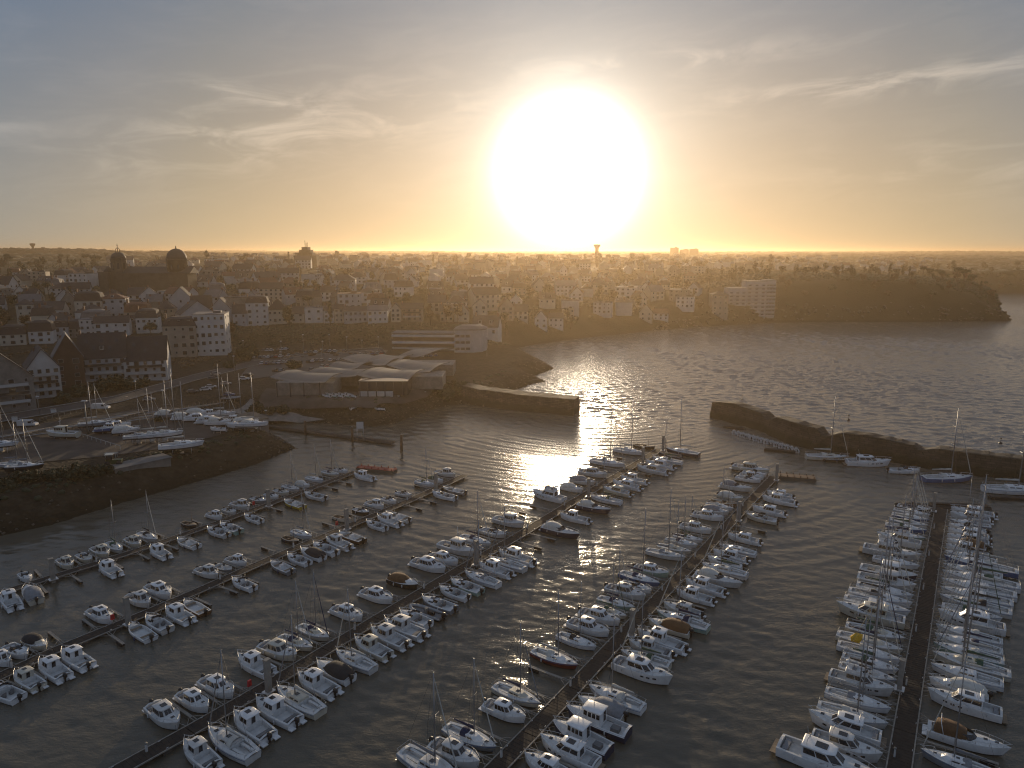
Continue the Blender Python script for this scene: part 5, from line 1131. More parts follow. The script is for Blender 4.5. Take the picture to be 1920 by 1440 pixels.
def proto_trawler(L=8.5, B=3.0, H=1.25):
    """pilot-house motor boat with square windows and dark hull band"""
    p = Proto(L, B); m, hb, sh = make_hull(L, B, H, fine=.5, sheer=.45, rake=.7); p.add('hull', m, M_navy, key='hull2')
    p.add('deck', make_deck(L, B, H, hb, sh, (0.04, 0.40), 0.55, 0.22, 0.18), M_deck)
    z = sh(.5)
    c, q, t = frustum(-0.1 * L, 0.2 * L, B * 0.34, z - 0.4, z + 1.5, fx=0.15, rx=0.0, yt=0.94, nose=0.85); cab = p.add('wheelhouse', c, M_white)
    windows(p, cab, [('R', .06, .30, .55, .88), ('R', .37, .62, .55, .88), ('R', .70, .95, .55, .88), ('L', .06, .30, .55, .88), ('L', .37, .62, .55, .88), ('L', .70, .95, .55, .88), ('FR', .12, .9, .55, .88), ('FL', .1, .88, .55, .88), ('F', .06, .94, .55, .88)], q)
    d = MB(); d.quadbox(subq(q['B'], .55, .9, .10, .92), 0.02); p.add('door', d, M_glass, parent=cab)
    p.add('roof', roofslab(t, z + 1.5, 0.2, .08, .1), M_white)
    ms = MB(); ms.tube([(0.05 * L, 0, z + 1.6), (0.02 * L, 0, z + 4.2)], .05, 5, r2=.03); ms.box((0.04 * L, 0, z + 3), (.05, .9, .05)); p.add('mast', ms, M_white)
    st = MB(); st.tube([((t - .5) * L, hb(t) + 0.02, sh(t) - 0.08) for t in TS], .07, 4); st.tube([((t - .5) * L, -hb(t) - 0.02, sh(t) - 0.08) for t in TS], .07, 4); p.add('rubbing_strake', st, M_white)
    p.add('pulpit', pulpit(L, hb, sh, 0.6, 0.55), M_steel)
    b_ = MB(); b_.box((-0.3 * L, 0, .8), (1.1, .9, .5)); p.add('engine_box', b_, M_deckgrey)
    for t_, s in ((0.3, 1), (0.6, 1), (0.3, -1), (0.6, -1)): p.add('fender', fender(L, hb, sh, t_, s), M_fender)
    return p
PROTO = {'c': proto_cabin(), 'C': proto_cabin(6.8, 2.6, 1.05, 1), 'r': proto_sedan(), 'k': proto_cuddy(), 'o': proto_open(), 'd': proto_open(4.6, 1.8, .6, False),
         'v': proto_cover(), 's': proto_sail(), 'S': proto_sail(10.5, 3.4, 1.2, 15.5, True), 'K': proto_sail(8.0, 2.8, 1.0, 10.5, False, True), 'f': proto_yacht(), 'F': proto_yacht(10.5, 3.5, 1.5, False),
         'p': proto_cruiser(), 't': proto_trad(), 'g': proto_rib(), 'w': proto_trawler()}
KIND = {'c': ('cabin_boat', 'wheelhouse boat with outboard'), 'C': ('cabin_boat', 'raked wheelhouse boat'), 'r': ('motor_cruiser', 'cruiser with rounded roof'), 'k': ('cuddy_boat', 'low cuddy boat with open cockpit'),
        'o': ('open_boat', 'open boat with console'), 'd': ('rowing_boat', 'open rowing boat'), 'v': ('covered_boat', 'boat under {c} canopy'), 's': ('sailing_boat', 'small yacht with {c} sail cover'),
        'S': ('sailing_yacht', 'large tall-masted yacht with {c} sail cover'), 'K': ('sailing_boat', 'yacht ashore with {c} sail cover'), 'f': ('flybridge_yacht', 'flybridge motor yacht'), 'F': ('motor_yacht', 'long motor yacht with sunroof'),
        'p': ('sports_cruiser', 'sports cruiser with {c} canopy'), 't': ('wooden_launch', 'wooden launch with short mast'), 'g': ('inflatable_boat', 'inflatable boat with console'), 'w': ('pilot_boat', 'square wheelhouse motor boat')}
HULLS = {'W': (M_white, 'white'), 'O': (M_white2, 'dull white'), 'E': (M_cream, 'cream'), 'G': (M_grey, 'grey'), 'N': (M_navy, 'navy'), 'B': (M_blue, 'blue'), 'R': (M_red, 'dark red'),
         'V': (M_green, 'pale green'), 'Y': (M_yellow, 'yellow'), 'T': (M_brown, 'brown'), 'D': (M_dark, 'black')}
COVERS = {'n': (M_cnavy, 'navy'), 'g': (M_canvas, 'grey'), 'w': (M_cwhite, 'white'), 'b': (M_cblack, 'black'), 't': (M_cbrown, 'tan brown'), 'e': (M_cgreen, 'green'), 'o': (M_orange, 'orange')}
def boat(kind, loc, heading, L=None, bw=1.0, hull='W', cover=None, where='', group=None, z=0.0, tilt=None, lines=0):
    """kind: prototype key; heading in radians (bow direction)"""
    p = PROTO[kind]; nm, txt = KIND[kind]; kx = (L / p.L) if L else 1.0
    if cover is None: cover = {'p': 't', 'v': 'g'}.get(kind, rnd.choice('nngwwbe'))
    hm_, hn = HULLS[hull]; cm, cn = COVERS[cover]
    lab = (hn + ' ' + txt.format(c=cn) + ', ' + where).strip(', ')
    if len(lab.split()) > 16: lab = lab.replace(' with grey sail cover', '').replace(' with white sail cover', '').replace('open rowing boat', 'dinghy').replace('boat with console', 'boat').replace(' with short mast', '').replace('white cruiser with rounded roof', 'white rounded cruiser').replace(' with outboard', '').replace(' with open cockpit', '')
    root = empty(nm, (loc[0], loc[1], z), heading, lab, txt.split(' with')[0].split(' under')[0].split(' ashore')[0].format(c=cn) if 0 else {'s': 'sailing boat', 'S': 'sailing boat', 'K': 'sailing boat', 'g': 'inflatable boat', 'd': 'rowing boat'}.get(kind, 'motor boat'), group,
                 (kx, kx * bw, (kx + 1) / 2 if kind not in 'sSK' else (kx * 2 + 1) / 3))
    if tilt: root.rotation_euler[0] = tilt
    root.rotation_euler[0] += rnd.uniform(-.02, .02); root.rotation_euler[1] += rnd.uniform(-.012, .012)
    def mk(e, par):
        m = None; k = e['key']
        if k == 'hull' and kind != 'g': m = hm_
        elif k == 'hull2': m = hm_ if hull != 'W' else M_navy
        elif k in ('cover', 'hood'): m = cm
        elif k == 'jib' : m = rnd.choice([M_cwhite, M_cwhite, M_canvas, cm])
        elif k in ('wheelhouse', 'cabin', 'saloon', 'roof', 'coachroof', 'cuddy') and hull in 'OE': m = hm_
        if k == 'furled_jib' and False: pass
        o = put(e['name'], e['mesh'], par, material=m)
        for s_ in e['subs']: mk(s_, o)
    drop = rnd.random()
    for i, e in enumerate(p.parts):
        if e['name'] == 'sprayhood' and drop < 0.35: continue
        if e['name'] == 'furled_jib' and drop > 0.8: continue
        if e['name'] == 'fender' and rnd.random() < 0.3: continue
        mk(e, root)
    if lines:
        for sg in (1, -1):
            k = (kind, lines, sg)
            if k not in LINES:
                m = MB(); x = p.L / 2 * lines; h = .9; m.tube([(x * .93, sg * .25, h), (x + lines * .45, sg * .7, .62), (x + lines * .85, sg * 1.0, .58)], .022, 3); LINES[k] = m.mesh('mooring_line', M_cwhite if sg > 0 else M_cblack)
            put('mooring_line', LINES[k], root)
    return root
# ------------------------------------------------------------------ pontoons and what lies along them
M_plank = mat('pontoon planks', (0.030, 0.024, 0.019), 0.85, vary=0.3, vscale=1.2, bump=0.01, bscale=12)
M_edge = mat('pontoon edge rail', (0.26, 0.24, 0.21), 0.7, vary=0.2, vscale=1.5)
M_float = mat('concrete float', (0.10, 0.095, 0.085), 0.85, vary=0.2)
M_pile = mat('grey mooring pile', (0.26, 0.25, 0.23), 0.7, vary=0.15, vscale=1.0)
M_pilewet = mat('weed on pile', (0.05, 0.045, 0.03), 0.8, vary=0.3)
M_ped = mat('white pedestal', (0.55, 0.55, 0.54), 0.5)
M_redbox = mat('red lifebuoy case', (0.45, 0.02, 0.03), 0.45)
DZ = 0.55
PONT = [
 dict(name='leftmost pontoon', w=2.0, pts=[(-90, 1140), (0, 1111), (101, 1082), (300, 1018), (440, 969), (560, 925), (668, 884)]),
 dict(name='second pontoon from left', w=2.2, pts=[(-60, 1297), (0, 1266), (122, 1211), (214, 1175), (367, 1110), (490, 1055), (652, 987), (765, 940), (872, 891)]),
 dict(name='middle pontoon', w=2.4, pts=[(180, 1468), (250, 1430), (458, 1313), (583, 1236), (705, 1162), (843, 1079), (980, 1000), (1055, 953), (1140, 902), (1238, 842)]),
 dict(name='fourth pontoon from left', w=2.4, pts=[(890, 1482), (935, 1436), (1036, 1332), (1113, 1250), (1174, 1184), (1235, 1121), (1296, 1059), (1382, 966), (1452, 893)]),
 dict(name='rightmost pontoon', w=2.6, pts=[(1679, 1482), (1687, 1440), (1700, 1345), (1717, 1245), (1735, 1135), (1748, 1050), (1765, 953)]),
]
# boats: (kind, px, py, extras); U = upper-left side, D = lower-right side
BO = {
 0: dict(U=[('k', 52, 1083), ('c', 125, 1055), ('k', 160, 1044), ('c', 190, 1033), ('s', 218, 1025, 'O'), ('c', 252, 1015), ('s', 281, 1005), ('t', 357, 982, 'D'), ('c', 407, 966), ('k', 435, 957, 'O'), ('c', 453, 946),
          ('k', 487, 936, 'G'), ('k', 512, 928), ('k', 530, 921), ('s', 552, 914), ('v', 572, 908, 'W', 'w'), ('s', 598, 898), ('s', 628, 887), ('k', 646, 882)],
         D=[('c', 24, 1131), ('v', 64, 1117, 'W', 'g'), ('c', 205, 1066), ('c', 298, 1034), ('o', 355, 1017, 'W'), ('k', 410, 996), ('k', 434, 989, 'V'), ('k', 474, 970), ('o', 555, 944, 'Y'), ('k', 594, 929, 'O'), ('c', 686, 893)]),
 1: dict(U=[('c', 14, 1238), ('k', 30, 1218), ('v', 70, 1204, 'E', 'b'), ('r', 192, 1153), ('c', 262, 1123), ('r', 297, 1105), ('c', 391, 1072), ('o', 425, 1064, 'G'), ('c', 448, 1051), ('t', 547, 1010, 'D'), ('s', 574, 1001),
          ('t', 643, 970, 'E'), ('k', 680, 957, 'D'), ('c', 706, 945), ('k', 733, 937), ('k', 760, 925), ('s', 802, 905), ('v', 822, 899, 'W', 'e'), ('c', 893, 898, 'O')],
         D=[('k', 10, 1296), ('c', 50, 1272), ('c', 100, 1254), ('c', 143, 1234), ('d', 270, 1184, 'W'), ('k', 297, 1168, 'O'), ('c', 335, 1151), ('d', 371, 1138, 'T'), ('k', 456, 1093), ('o', 531, 1062, 'G'), ('k', 560, 1047, 'W'), ('v', 586, 1037, 'W', 'b'),
          ('k', 612, 1028), ('c', 638, 1018), ('o', 671, 1009, 'T'), ('k', 706, 983, 'W'), ('c', 731, 975), ('o', 752, 970, 'O'), ('k', 838, 929), ('o', 856, 919, 'G')]),
 2: dict(U=[('r', 310, 1339), ('r', 368, 1315), ('r', 411, 1287), ('C', 478, 1244, 'W', None, 1), ('r', 523, 1219), ('s', 559, 1204), ('s', 592, 1185, 'E'), ('r', 655, 1149), ('r', 709, 1116), ('v', 755, 1089, 'D', 't'), ('r', 803, 1058), ('r', 834, 1047),
          ('w', 862, 1022, 'O'), ('s', 892, 1012), ('g', 890, 1030), ('k', 922, 996), ('w', 957, 978), ('f', 1031, 930, 'W', None, 1), ('v', 1072, 914, 'W', 'w'), ('v', 1088, 900, 'O', 'g'), ('r', 1110, 886), ('S', 1138, 866, 'W', 'g'), ('S', 1180, 845, 'W', 'w'), ('t', 1204, 830, 'D')],
         D=[('c', 374, 1411), ('s', 438, 1394), ('c', 477, 1360), ('C', 522, 1334, 'W'), ('s', 574, 1318), ('c', 597, 1282), ('v', 634, 1260, 'W', 'b'), ('s', 664, 1235), ('C', 698, 1213), ('c', 733, 1195), ('c', 763, 1179), ('k', 782, 1158), ('g', 812, 1147),
          ('k', 830, 1135, 'G'), ('k', 853, 1110), ('k', 886, 1101, 'V'), ('s', 903, 1083), ('c', 931, 1067), ('s', 952, 1055), ('c', 974, 1046), ('p', 1049, 995, 'N', 'w', 1), ('C', 1078, 970, 'W'), ('p', 1111, 951, 'N', 'w', 1), ('s', 1136, 935), ('r', 1157, 920), ('r', 1176, 909),
          ('c', 1191, 899), ('r', 1228, 881), ('r', 1240, 871, 'W'), ('s', 1257, 863), ('t', 1280, 856, 'N'), ('S', 1297, 846, 'N')]),
 3: dict(U=[('s', 793, 1438, 'O'), ('r', 855, 1411), ('s', 884, 1381, 'G'), ('r', 953, 1334), ('s', 972, 1302, 'E'), ('s', 1042, 1232, 'R'), ('s', 1088, 1201), ('r', 1105, 1175), ('r', 1127, 1154), ('s', 1152, 1149, 'E'), ('s', 1161, 1130, 'V'), ('r', 1173, 1108), ('k', 1195, 1100),
          ('S', 1216, 1087, 'B', 'n'), ('r', 1224, 1069, 'V'), ('S', 1251, 1038, 'W', 'g'), ('s', 1269, 1028), ('s', 1283, 1016), ('s', 1304, 1009), ('r', 1307, 989), ('r', 1330, 966), ('v', 1345, 957, 'W', 'g'), ('s', 1357, 947), ('t', 1350, 942, 'T'), ('v', 1375, 931, 'E', 'w'), ('p', 1391, 914, 'O', 'g'), ('k', 1400, 896), ('r', 1415, 890), ('k', 1428, 880), ('r', 1440, 873)],
         D=[('r', 1016, 1431), ('F', 1065, 1408), ('w', 1086, 1380, 'W', 'g'), ('w', 1122, 1350, 'N'), ('v', 1132, 1325, 'W', 'g'), ('s', 1154, 1308), ('F', 1200, 1256, 'W', None, 1), ('s', 1207, 1232), ('C', 1220, 1213), ('C', 1245, 1202, 'W'), ('v', 1262, 1173, 'W', 'o'), ('s', 1282, 1165, 'V'), ('r', 1276, 1141),
          ('c', 1303, 1116), ('c', 1325, 1100), ('p', 1343, 1084, 'W', 'w', 1), ('s', 1361, 1068), ('k', 1370, 1055), ('r', 1366, 1040), ('s', 1380, 1028), ('r', 1392, 1008), ('k', 1437, 972), ('r', 1441, 957), ('c', 1466, 938), ('r', 1457, 925)]),
 4: dict(U=[('F', 1541, 1428), ('F', 1587, 1399), ('F', 1590, 1364, 'W', None, 1), ('S', 1598, 1339), ('S', 1612, 1312), ('f', 1615, 1281), ('s', 1640, 1263), ('s', 1655, 1244), ('S', 1628, 1224), ('S', 1630, 1203), ('s', 1638, 1183), ('F', 1637, 1153, 'E', None, 1), ('S', 1644, 1134), ('S', 1650, 1118),
          ('s', 1652, 1106), ('w', 1656, 1089, 'W'), ('w', 1660, 1073, 'W'), ('S', 1680, 1052), ('f', 1672, 1036), ('f', 1690, 1012, 'W', None, 1), ('s', 1700, 1003, 'V'), ('S', 1708, 990, 'B'), ('s', 1714, 980), ('s', 1717, 970, 'B'), ('s', 1715, 960), ('k', 1712, 951, 'D')],
         D=[('S', 1775, 1422, 'G', 'g'), ('p', 1806, 1383, 'W', 't', 1), ('F', 1807, 1318), ('v', 1795, 1287, 'W', 'w'), ('S', 1812, 1264), ('S', 1820, 1243), ('S', 1815, 1222, 'V'), ('S', 1815, 1207), ('S', 1816, 1188), ('F', 1820, 1164, 'W'), ('S', 1815, 1145, 'W', None, 1), ('S', 1828, 1129), ('S', 1830, 1114), ('S', 1834, 1100),
          ('S', 1838, 1087), ('s', 1832, 1074), ('S', 1838, 1061, 'B'), ('s', 1824, 1046), ('c', 1815, 1032), ('v', 1815, 1019, 'W', 't'), ('r', 1810, 1010), ('r', 1815, 1000), ('k', 1815, 990), ('s', 1818, 980, 'G'), ('r', 1822, 969), ('r', 1830, 961)]),
}
LIM = {0: (4.6, 7.0), 1: (4.8, 7.2), 2: (5.6, 9.0), 3: (6.2, 10.0), 4: (7.5, 12.5)}
EMPTY = {0: [(433, 410), (800, 0)], }
DEFB = {k: p.B for k, p in PROTO.items()}
ptrack = []
for pi, pd in enumerate(PONT):
    pts = [P(x, y, DZ) for x, y in pd['pts']]
    seg = []; acc = 0
    for a, b in zip(pts, pts[1:]):
        seg.append((acc, a, b)); acc += (b - a).length
    pd['len'] = acc; pd['seg'] = seg
    def at(s, seg=seg):
        for s0, a, b in reversed(seg):
            if s >= s0 or s0 == 0:
                d = (b - a).normalized(); return a + d * (s - s0), d
    pd['at'] = at
    def proj(p, seg=seg):
        best = None
        for s0, a, b in seg:
            d = (b - a).normalized(); t = (p - a).dot(d); t = max(0, min((b - a).length, t)); q = a + d * t; dd = (p - q).length
            if best is None or dd < best[0]: best = (dd, s0 + t)
        return best
    pd['proj'] = proj
    # the pontoon itself: sections of decking with edge rails and floats
    root = empty('pontoon', (0, 0, 0), 0, 'long floating ' + pd['name'].replace(' from left', '') + ' with timber deck' + (' from left' if 'from left' in pd['name'] else '') + ' and pale edge rails', 'pontoon', 'pontoons of the marina')
    pd['root'] = root
    n = max(3, int(acc / 11)); w = pd['w']
    for i in range(n):
        s0, s1 = acc * i / n + 0.04, acc * (i + 1) / n - 0.04
        a, d0 = at(s0); b, d1 = at(s1); d = (b - a).normalized(); nn = Vector((-d.y, d.x, 0)); mid = (a + b) / 2; L = (b - a).length; rz = math.atan2(d.y, d.x)
        m = MB(); m.box((0, 0, 0), (L, w, 0.10))
        for k in range(int(L / 0.6)): m.box((-L / 2 + 0.3 + k * 0.6, 0, 0.055), (0.5, w - 0.3, 0.03))
        m.build('deck_section', M_plank, root, mid, rz)
        for sg in (1, -1): m = MB(); m.box((0, sg * (w / 2 - 0.03), 0.03), (L, 0.16, 0.16)); m.build('edge_rail', M_edge, root, mid, rz)
        for k in range(max(2, int(L / 4))):
            m = MB(); m.box((-L / 2 + L * (k + .5) / max(2, int(L / 4)), 0, -0.35), (2.2, w - 0.2, 0.58)); m.build('float', M_float, root, mid, rz)
        for k in (-.3, .2):
            for sg in (1, -1): m = MB(); m.box((L * k, sg * (w / 2 - 0.22), 0.14), (0.28, 0.06, 0.08)); m.build('cleat', M_steel, root, mid, rz)
sides_txt = {0: ('leftmost pontoon far side', 'leftmost pontoon near side'), 1: ('second pontoon far side', 'second pontoon near side'), 2: ('middle pontoon left side', 'middle pontoon right side'),
             3: ('fourth pontoon left side', 'fourth pontoon right side'), 4: ('rightmost pontoon left side', 'rightmost pontoon right side')}
def make_finger(root, s, side, pd, L=5.5):
    a, d = pd['at'](s); nn = Vector((-d.y, d.x, 0)) * side; w = pd['w']
    o = a + nn * (w / 2); rz = math.atan2(nn.y, nn.x)
    m = MB(); m.tube([(0, -1.3, 0), (1.6, 0, 0)], .05, 4); m.tube([(0, 1.3, 0), (1.6, 0, 0)], .05, 4)
    m.box((L / 2, -.17, 0), (L, .08, .14)); m.box((L / 2, .17, 0), (L, .08, .14)); m.box((L / 2 + .6, 0, .03), (L - 1.2, .30, .05))
    f = m.build('finger', M_edge, root, o, rz)
    m = MB(); m.box((L - 1.1, 0, -.22), (1.5, .62, .5)); m.build('finger_float', M_black, f)
for pi, pd in enumerate(PONT):
    cnt = 0
    for si, sk in enumerate('UD'):
        rows = []
        for e in BO[pi][sk]:
            kind, px, py = e[:3]; hull = e[3] if len(e) > 3 else 'W'; cov = e[4] if len(e) > 4 else None; away = len(e) > 5
            p = P(px, py, 0.9); p.z = DZ; dist, s = pd['proj'](p)
            if hull == 'W' and rnd.random() < .3: hull = rnd.choice('OOE')
            lo, hi = LIM[pi]; L = 2 * (dist - pd['w'] / 2 - 0.55)
            pl = PROTO[kind].L
            if kind in 'Sfp': lo, hi = max(lo, 8.0), max(hi, 12.0) if pi == 4 else 10.5
            L = max(lo, pl * 0.78, min(hi, L * .5 + pl * .5)) if kind not in 'fFpS' else max(lo, min(hi, L))
            if kind in 'kodtgv': L = min(L, 7.0)
            if kind in 'fF': L = min(L, 10.8)
            rows.append([s, kind, L, hull, cov, away, px, py])
        rows.sort(key=lambda r: r[0])
        beams = [DEFB[r[1]] * r[2] / PROTO[r[1]].L for r in rows]
        bw = [1.0] * len(rows)
        for _ in range(60):                                   # nudge neighbours apart
            for i in range(len(rows) - 1):
                need = (beams[i] + beams[i + 1]) / 2 + 0.18; gap = rows[i + 1][0] - rows[i][0]
                if gap < need:
                    mv = (need - gap) / 2 * .5; rows[i][0] -= mv; rows[i + 1][0] += mv
        for i in range(len(rows)):                            # and slim those still too tight
            g = 9
            if i: g = min(g, rows[i][0] - rows[i - 1][0])
            if i < len(rows) - 1: g = min(g, rows[i + 1][0] - rows[i][0])
            bw[i] = max(.78, min(1.0, (g - .1) / beams[i]))
        side = 1 if sk == 'U' else -1
        for i, (s, kind, L, hull, cov, away, px, py) in enumerate(rows):
            a, d = pd['at'](s); nn = Vector((-d.y, d.x, 0)) * side
            off = pd['w'] / 2 + 0.55 + L / 2 + (0.5 if (kind not in 'gdt' and away) else 0)
            c = a + nn * off; hd = math.atan2(-nn.y, -nn.x) + (math.pi if away else 0) + rnd.uniform(-.05, .05)
            boat(kind, (c.x, c.y), hd, L, bw[i], hull, cov, ordinal(len(rows) - 1 - i) + ' from sea, ' + sides_txt[pi][si], 'boats moored at the ' + pd['name'], z=rnd.uniform(-.04, .04), lines=-1 if away else 1); cnt += 1
        # fingers between pairs of boats and in the gaps
        s = 3.0; last = -99
        cand = []
        for i in range(len(rows) - 1):
            g = rows[i + 1][0] - rows[i][0]; mid = (rows[i][0] + rows[i + 1][0]) / 2
            if g > 6:
                k = 2
                while k < g - 2.4: cand.append(rows[i][0] + k); k += 5.0
            elif i % 2 == 1 or g > (beams[i] + beams[i + 1]) / 2 + .8: cand.append(mid)
        if rows and rows[0][0] > 4: cand.append(rows[0][0] - 2.2)
        if rows and pd['len'] - rows[-1][0] > 3: cand.append(rows[-1][0] + 2.2)
        for c_ in cand:
            if c_ - last > 3.0 and -1 < c_ < pd['len']: make_finger(pd['root'], c_, side, pd, {0: 5.2, 1: 5.5, 2: 6.5, 3: 7.0, 4: 8.5}[pi]); last = c_
# guide piles, pedestals and red cases
def pile_thing(pi, px, py, ht, side=0, w=0.7, txt=''):
    pd = PONT[pi]; p = P(px, py, DZ); dist, s = pd['proj'](p); a, d = pd['at'](s); nn = Vector((-d.y, d.x, 0)) * (1 if side >= 0 else -1)
    o = a + nn * (pd['w'] / 2 - 0.15 if w < .6 else pd['w'] / 2 + .1)
    t = empty('mooring_pile', (o.x, o.y, 0), math.atan2(d.y, d.x), txt, 'mooring pile', 'guide piles of the pontoons')
    m = MB(); m.box((0, 0, ht / 2 - .5), (w, w * .8, ht + 1)); m.build('shaft', M_pile, t)
    m = MB(); m.box((0, 0, ht + .05), (w * 1.15, w * .95, .12)); m.build('cap', M_edge, t)
    m = MB(); m.box((0, 0, DZ + .1), (w + .7, w + .5, .14)); m.build('guide_collar', M_steel, t)
PL = [(0, 101, 1088, 4.6, 'leftmost grey mooring pile beside the leftmost pontoon'), (0, 503, 949, 4.6, 'grey mooring pile among cuddy boats midway along leftmost pontoon'),
      (1, 244, 1172, 5.2, 'grey mooring pile with red case on the second pontoon'), (1, 655, 994, 5.2, 'grey mooring pile beyond the red case near middle of second pontoon'), (1, 815, 920, 5.2, 'grey mooring pile near seaward end of the second pontoon'),
      (2, 509, 1300, 5.4, 'thick grey mooring pile with red case on the middle pontoon'), (2, 890, 1058, 5.4, 'grey mooring pile halfway along the middle pontoon'), (2, 1098, 930, 5.2, 'grey mooring pile by the covered boats of middle pontoon'), (2, 1203, 868, 5.2, 'grey mooring pile near seaward end of middle pontoon'), (2, 1244, 845, 5.2, 'grey mooring pile at seaward tip of middle pontoon'),
      (3, 1170, 1188, 5.0, 'grey mooring pile halfway along the fourth pontoon'), (3, 1378, 975, 5.0, 'grey mooring pile towards seaward end of fourth pontoon'), (3, 1452, 900, 5.0, 'grey mooring pile at seaward tip of fourth pontoon'),
      (4, 1768, 962, 5.0, 'grey mooring pile at seaward tip of rightmost pontoon'), (4, 1712, 1300, 5.0, 'grey mooring pile on near half of rightmost pontoon')]
for pi, x, y, h, t in PL: pile_thing(pi, x, y, h, -1 if pi != 4 else 1, .75, t)
for k, (pi, s_off) in enumerate([(1, 0.2), (1, .6), (0, .62), (2, .2)]):
    x, y = [(237, 1174), (647, 992), (493, 954), (498, 1300)][k]
    pd = PONT[pi]; p = P(x, y, DZ); _, s = pd['proj'](p); a, d = pd['at'](s - .9); nn = Vector((-d.y, d.x, 0))
    o = a + nn * (pd['w'] / 2 - .25)
    t = empty('lifebuoy_case', (o.x, o.y, DZ + .05), math.atan2(d.y, d.x), 'red lifebuoy case on a post, ' + ['second pontoon near end', 'second pontoon far half', 'leftmost pontoon', 'middle pontoon beside thick pile'][k], 'lifebuoy', 'red lifebuoy cases on the pontoons')
    m = MB(); m.box((0, 0, .5), (.08, .08, 1.0)); m.build('post', M_steel, t)
    m = MB(); m.box((0, 0, 1.25), (.62, .28, .85), top=.85); m.build('case', M_redbox, t)
for pi, pd in enumerate(PONT):
    n = int(pd['len'] / 17)
    for i in range(n):
        a, d = pd['at'](6 + i * 17); nn = Vector((-d.y, d.x, 0)); o = a + nn * (.55 if pi < 4 else .7)
        t = empty('service_pedestal', (o.x, o.y, DZ + .06), math.atan2(d.y, d.x), 'white service pedestal, %s from seaward end, %s' % (ordinal(n - 1 - i), pd['name']), 'service pedestal', 'white service pedestals on the pontoons')
        m = MB(); m.box((0, 0, .5), (.26, .22, 1.0), top=.9); m.build('body', M_ped, t)
        m = MB(); m.lathe([(.12, 0), (.17, .05), (.15, .2), (.0, .26)], 8, (0, 0, 1.0)); m.build('lamp_head', M_edge, t)
# barges and end floats
def work_raft(loc, rz, Lx, W, colm, lab, posts=True):
    t = empty('work_raft', (loc.x, loc.y, 0), rz, lab, 'raft')
    m = MB(); m.box((0, 0, .25), (Lx, W, .7)); m.build('float', M_float, t)
    m = MB(); m.box((0, 0, .68), (Lx - .2, W - .2, .14)); m.build('platform', colm, t)
    if posts:
        for k in range(6):
            for s in (1, -1):
                m = MB(); m.tube([(-Lx / 2 + .6 + k * (Lx - 1.2) / 5, s * (W / 2 - .25), .7), (-Lx / 2 + .6 + k * (Lx - 1.2) / 5, s * (W / 2 - .25), 1.25)], .14, 6); m.build('bollard', colm, t)
M_rred = mat('red raft paint', (0.30, 0.035, 0.02), 0.6, vary=0.2, vscale=1.5)
p = P(706, 879, .5); work_raft(p, -0.28, 11.5, 2.6, M_rred, 'red work raft with stubby bollards at the tip of leftmost pontoon')
p = P(1494, 894, .5); work_raft(p, -0.30, 9.5, 3.2, M_brown, 'rusty brown work raft at the tip of fourth pontoon')
p = P(1735, 948, .5); work_raft(p, -0.12, 12, 1.8, M_plank, 'dark end float across the tip of rightmost pontoon', False)
p = P(1800, 948, .5); work_raft(p, -0.12, 13, 2.4, M_plank, 'brown end float with mooring at the right of rightmost pontoon tip', False)
# ------------------------------------------------------------------ houses scattered through the town
def scatter_px(n, x0, x1, y0, y1, ok, seed, tries=40, wy=1.0):
    r = random.Random(seed); out = []
    for _ in range(n * tries):
        if len(out) >= n: break
        px = r.uniform(x0, x1); py = y0 + (y1 - y0) * r.random() ** wy
        g = ground(px, py, 6)
        if ok(px, py, g): out.append((px, py, g))
    return out
protos = []
for i, (w, d, e, rr, kind, axis, st, co, dm) in enumerate([(11, 9, 6, 10.2, 'gable', 'x', 2, 3, 0), (9, 10, 6.5, 11.3, 'gable', 'y', 2, 2, 0), (13, 10, 6.2, 10, 'hip', 'x', 2, 4, 0), (10, 9, 6, 10.5, 'mansard', 'x', 2, 3, 2), (16, 10, 8.6, 12.5, 'gable', 'x', 3, 5, 0), (14, 12, 9, 9.2, 'flat', 'x', 3, 4, 0), (8, 8, 5, 9, 'gable', 'y', 2, 2, 0), (12, 9, 5, 9.4, 'gable', 'x', 1, 3, 2)]):
    t = house_tree('house', w, d, e, rr, WALLS[0][0], ROOFS[0][0], kind, axis, st, co, 2 if kind != 'flat' else 0, dm); protos.append((t, max(w, d) / 2, kind, st))
kids = {}
for o in list(bpy.data.objects):
    if o.parent: kids.setdefault(o.parent, []).append(o)
def in_town(px, py, g):
    if g.y < 395 or g.z < 11 or g.y > 1500: return False
    if 1040 < px and g.y < 560 and g.z < 12: return False
    if px > 1330 and g.y < 900: return False
    if 430 < px < 900 and g.y < 440: return False
    return True
rows = []; taken = []
for px, py, g in scatter_px(1200, -40, 1330, 492, 640, in_town, 11, 3):
    r_ = 8.0 if g.y < 700 else 11
    if not free(g.x, g.y, r_): continue
    if len(rows) >= 235: break
    if px < 205 and g.y > 720: continue
    placed.append((g.x, g.y, r_)); rows.append((g.y, px, py, g))
rows.sort(); BAND = ['front row of the town', 'second row of the town', 'third row up the hill', 'fourth row up the hill', 'fifth row up the hill', 'middle rows of the hill', 'upper rows of the hill', 'high rows near skyline', 'rows below the skyline', 'skyline rows']
nb = len(BAND); per = math.ceil(len(rows) / nb)
rh = random.Random(21)
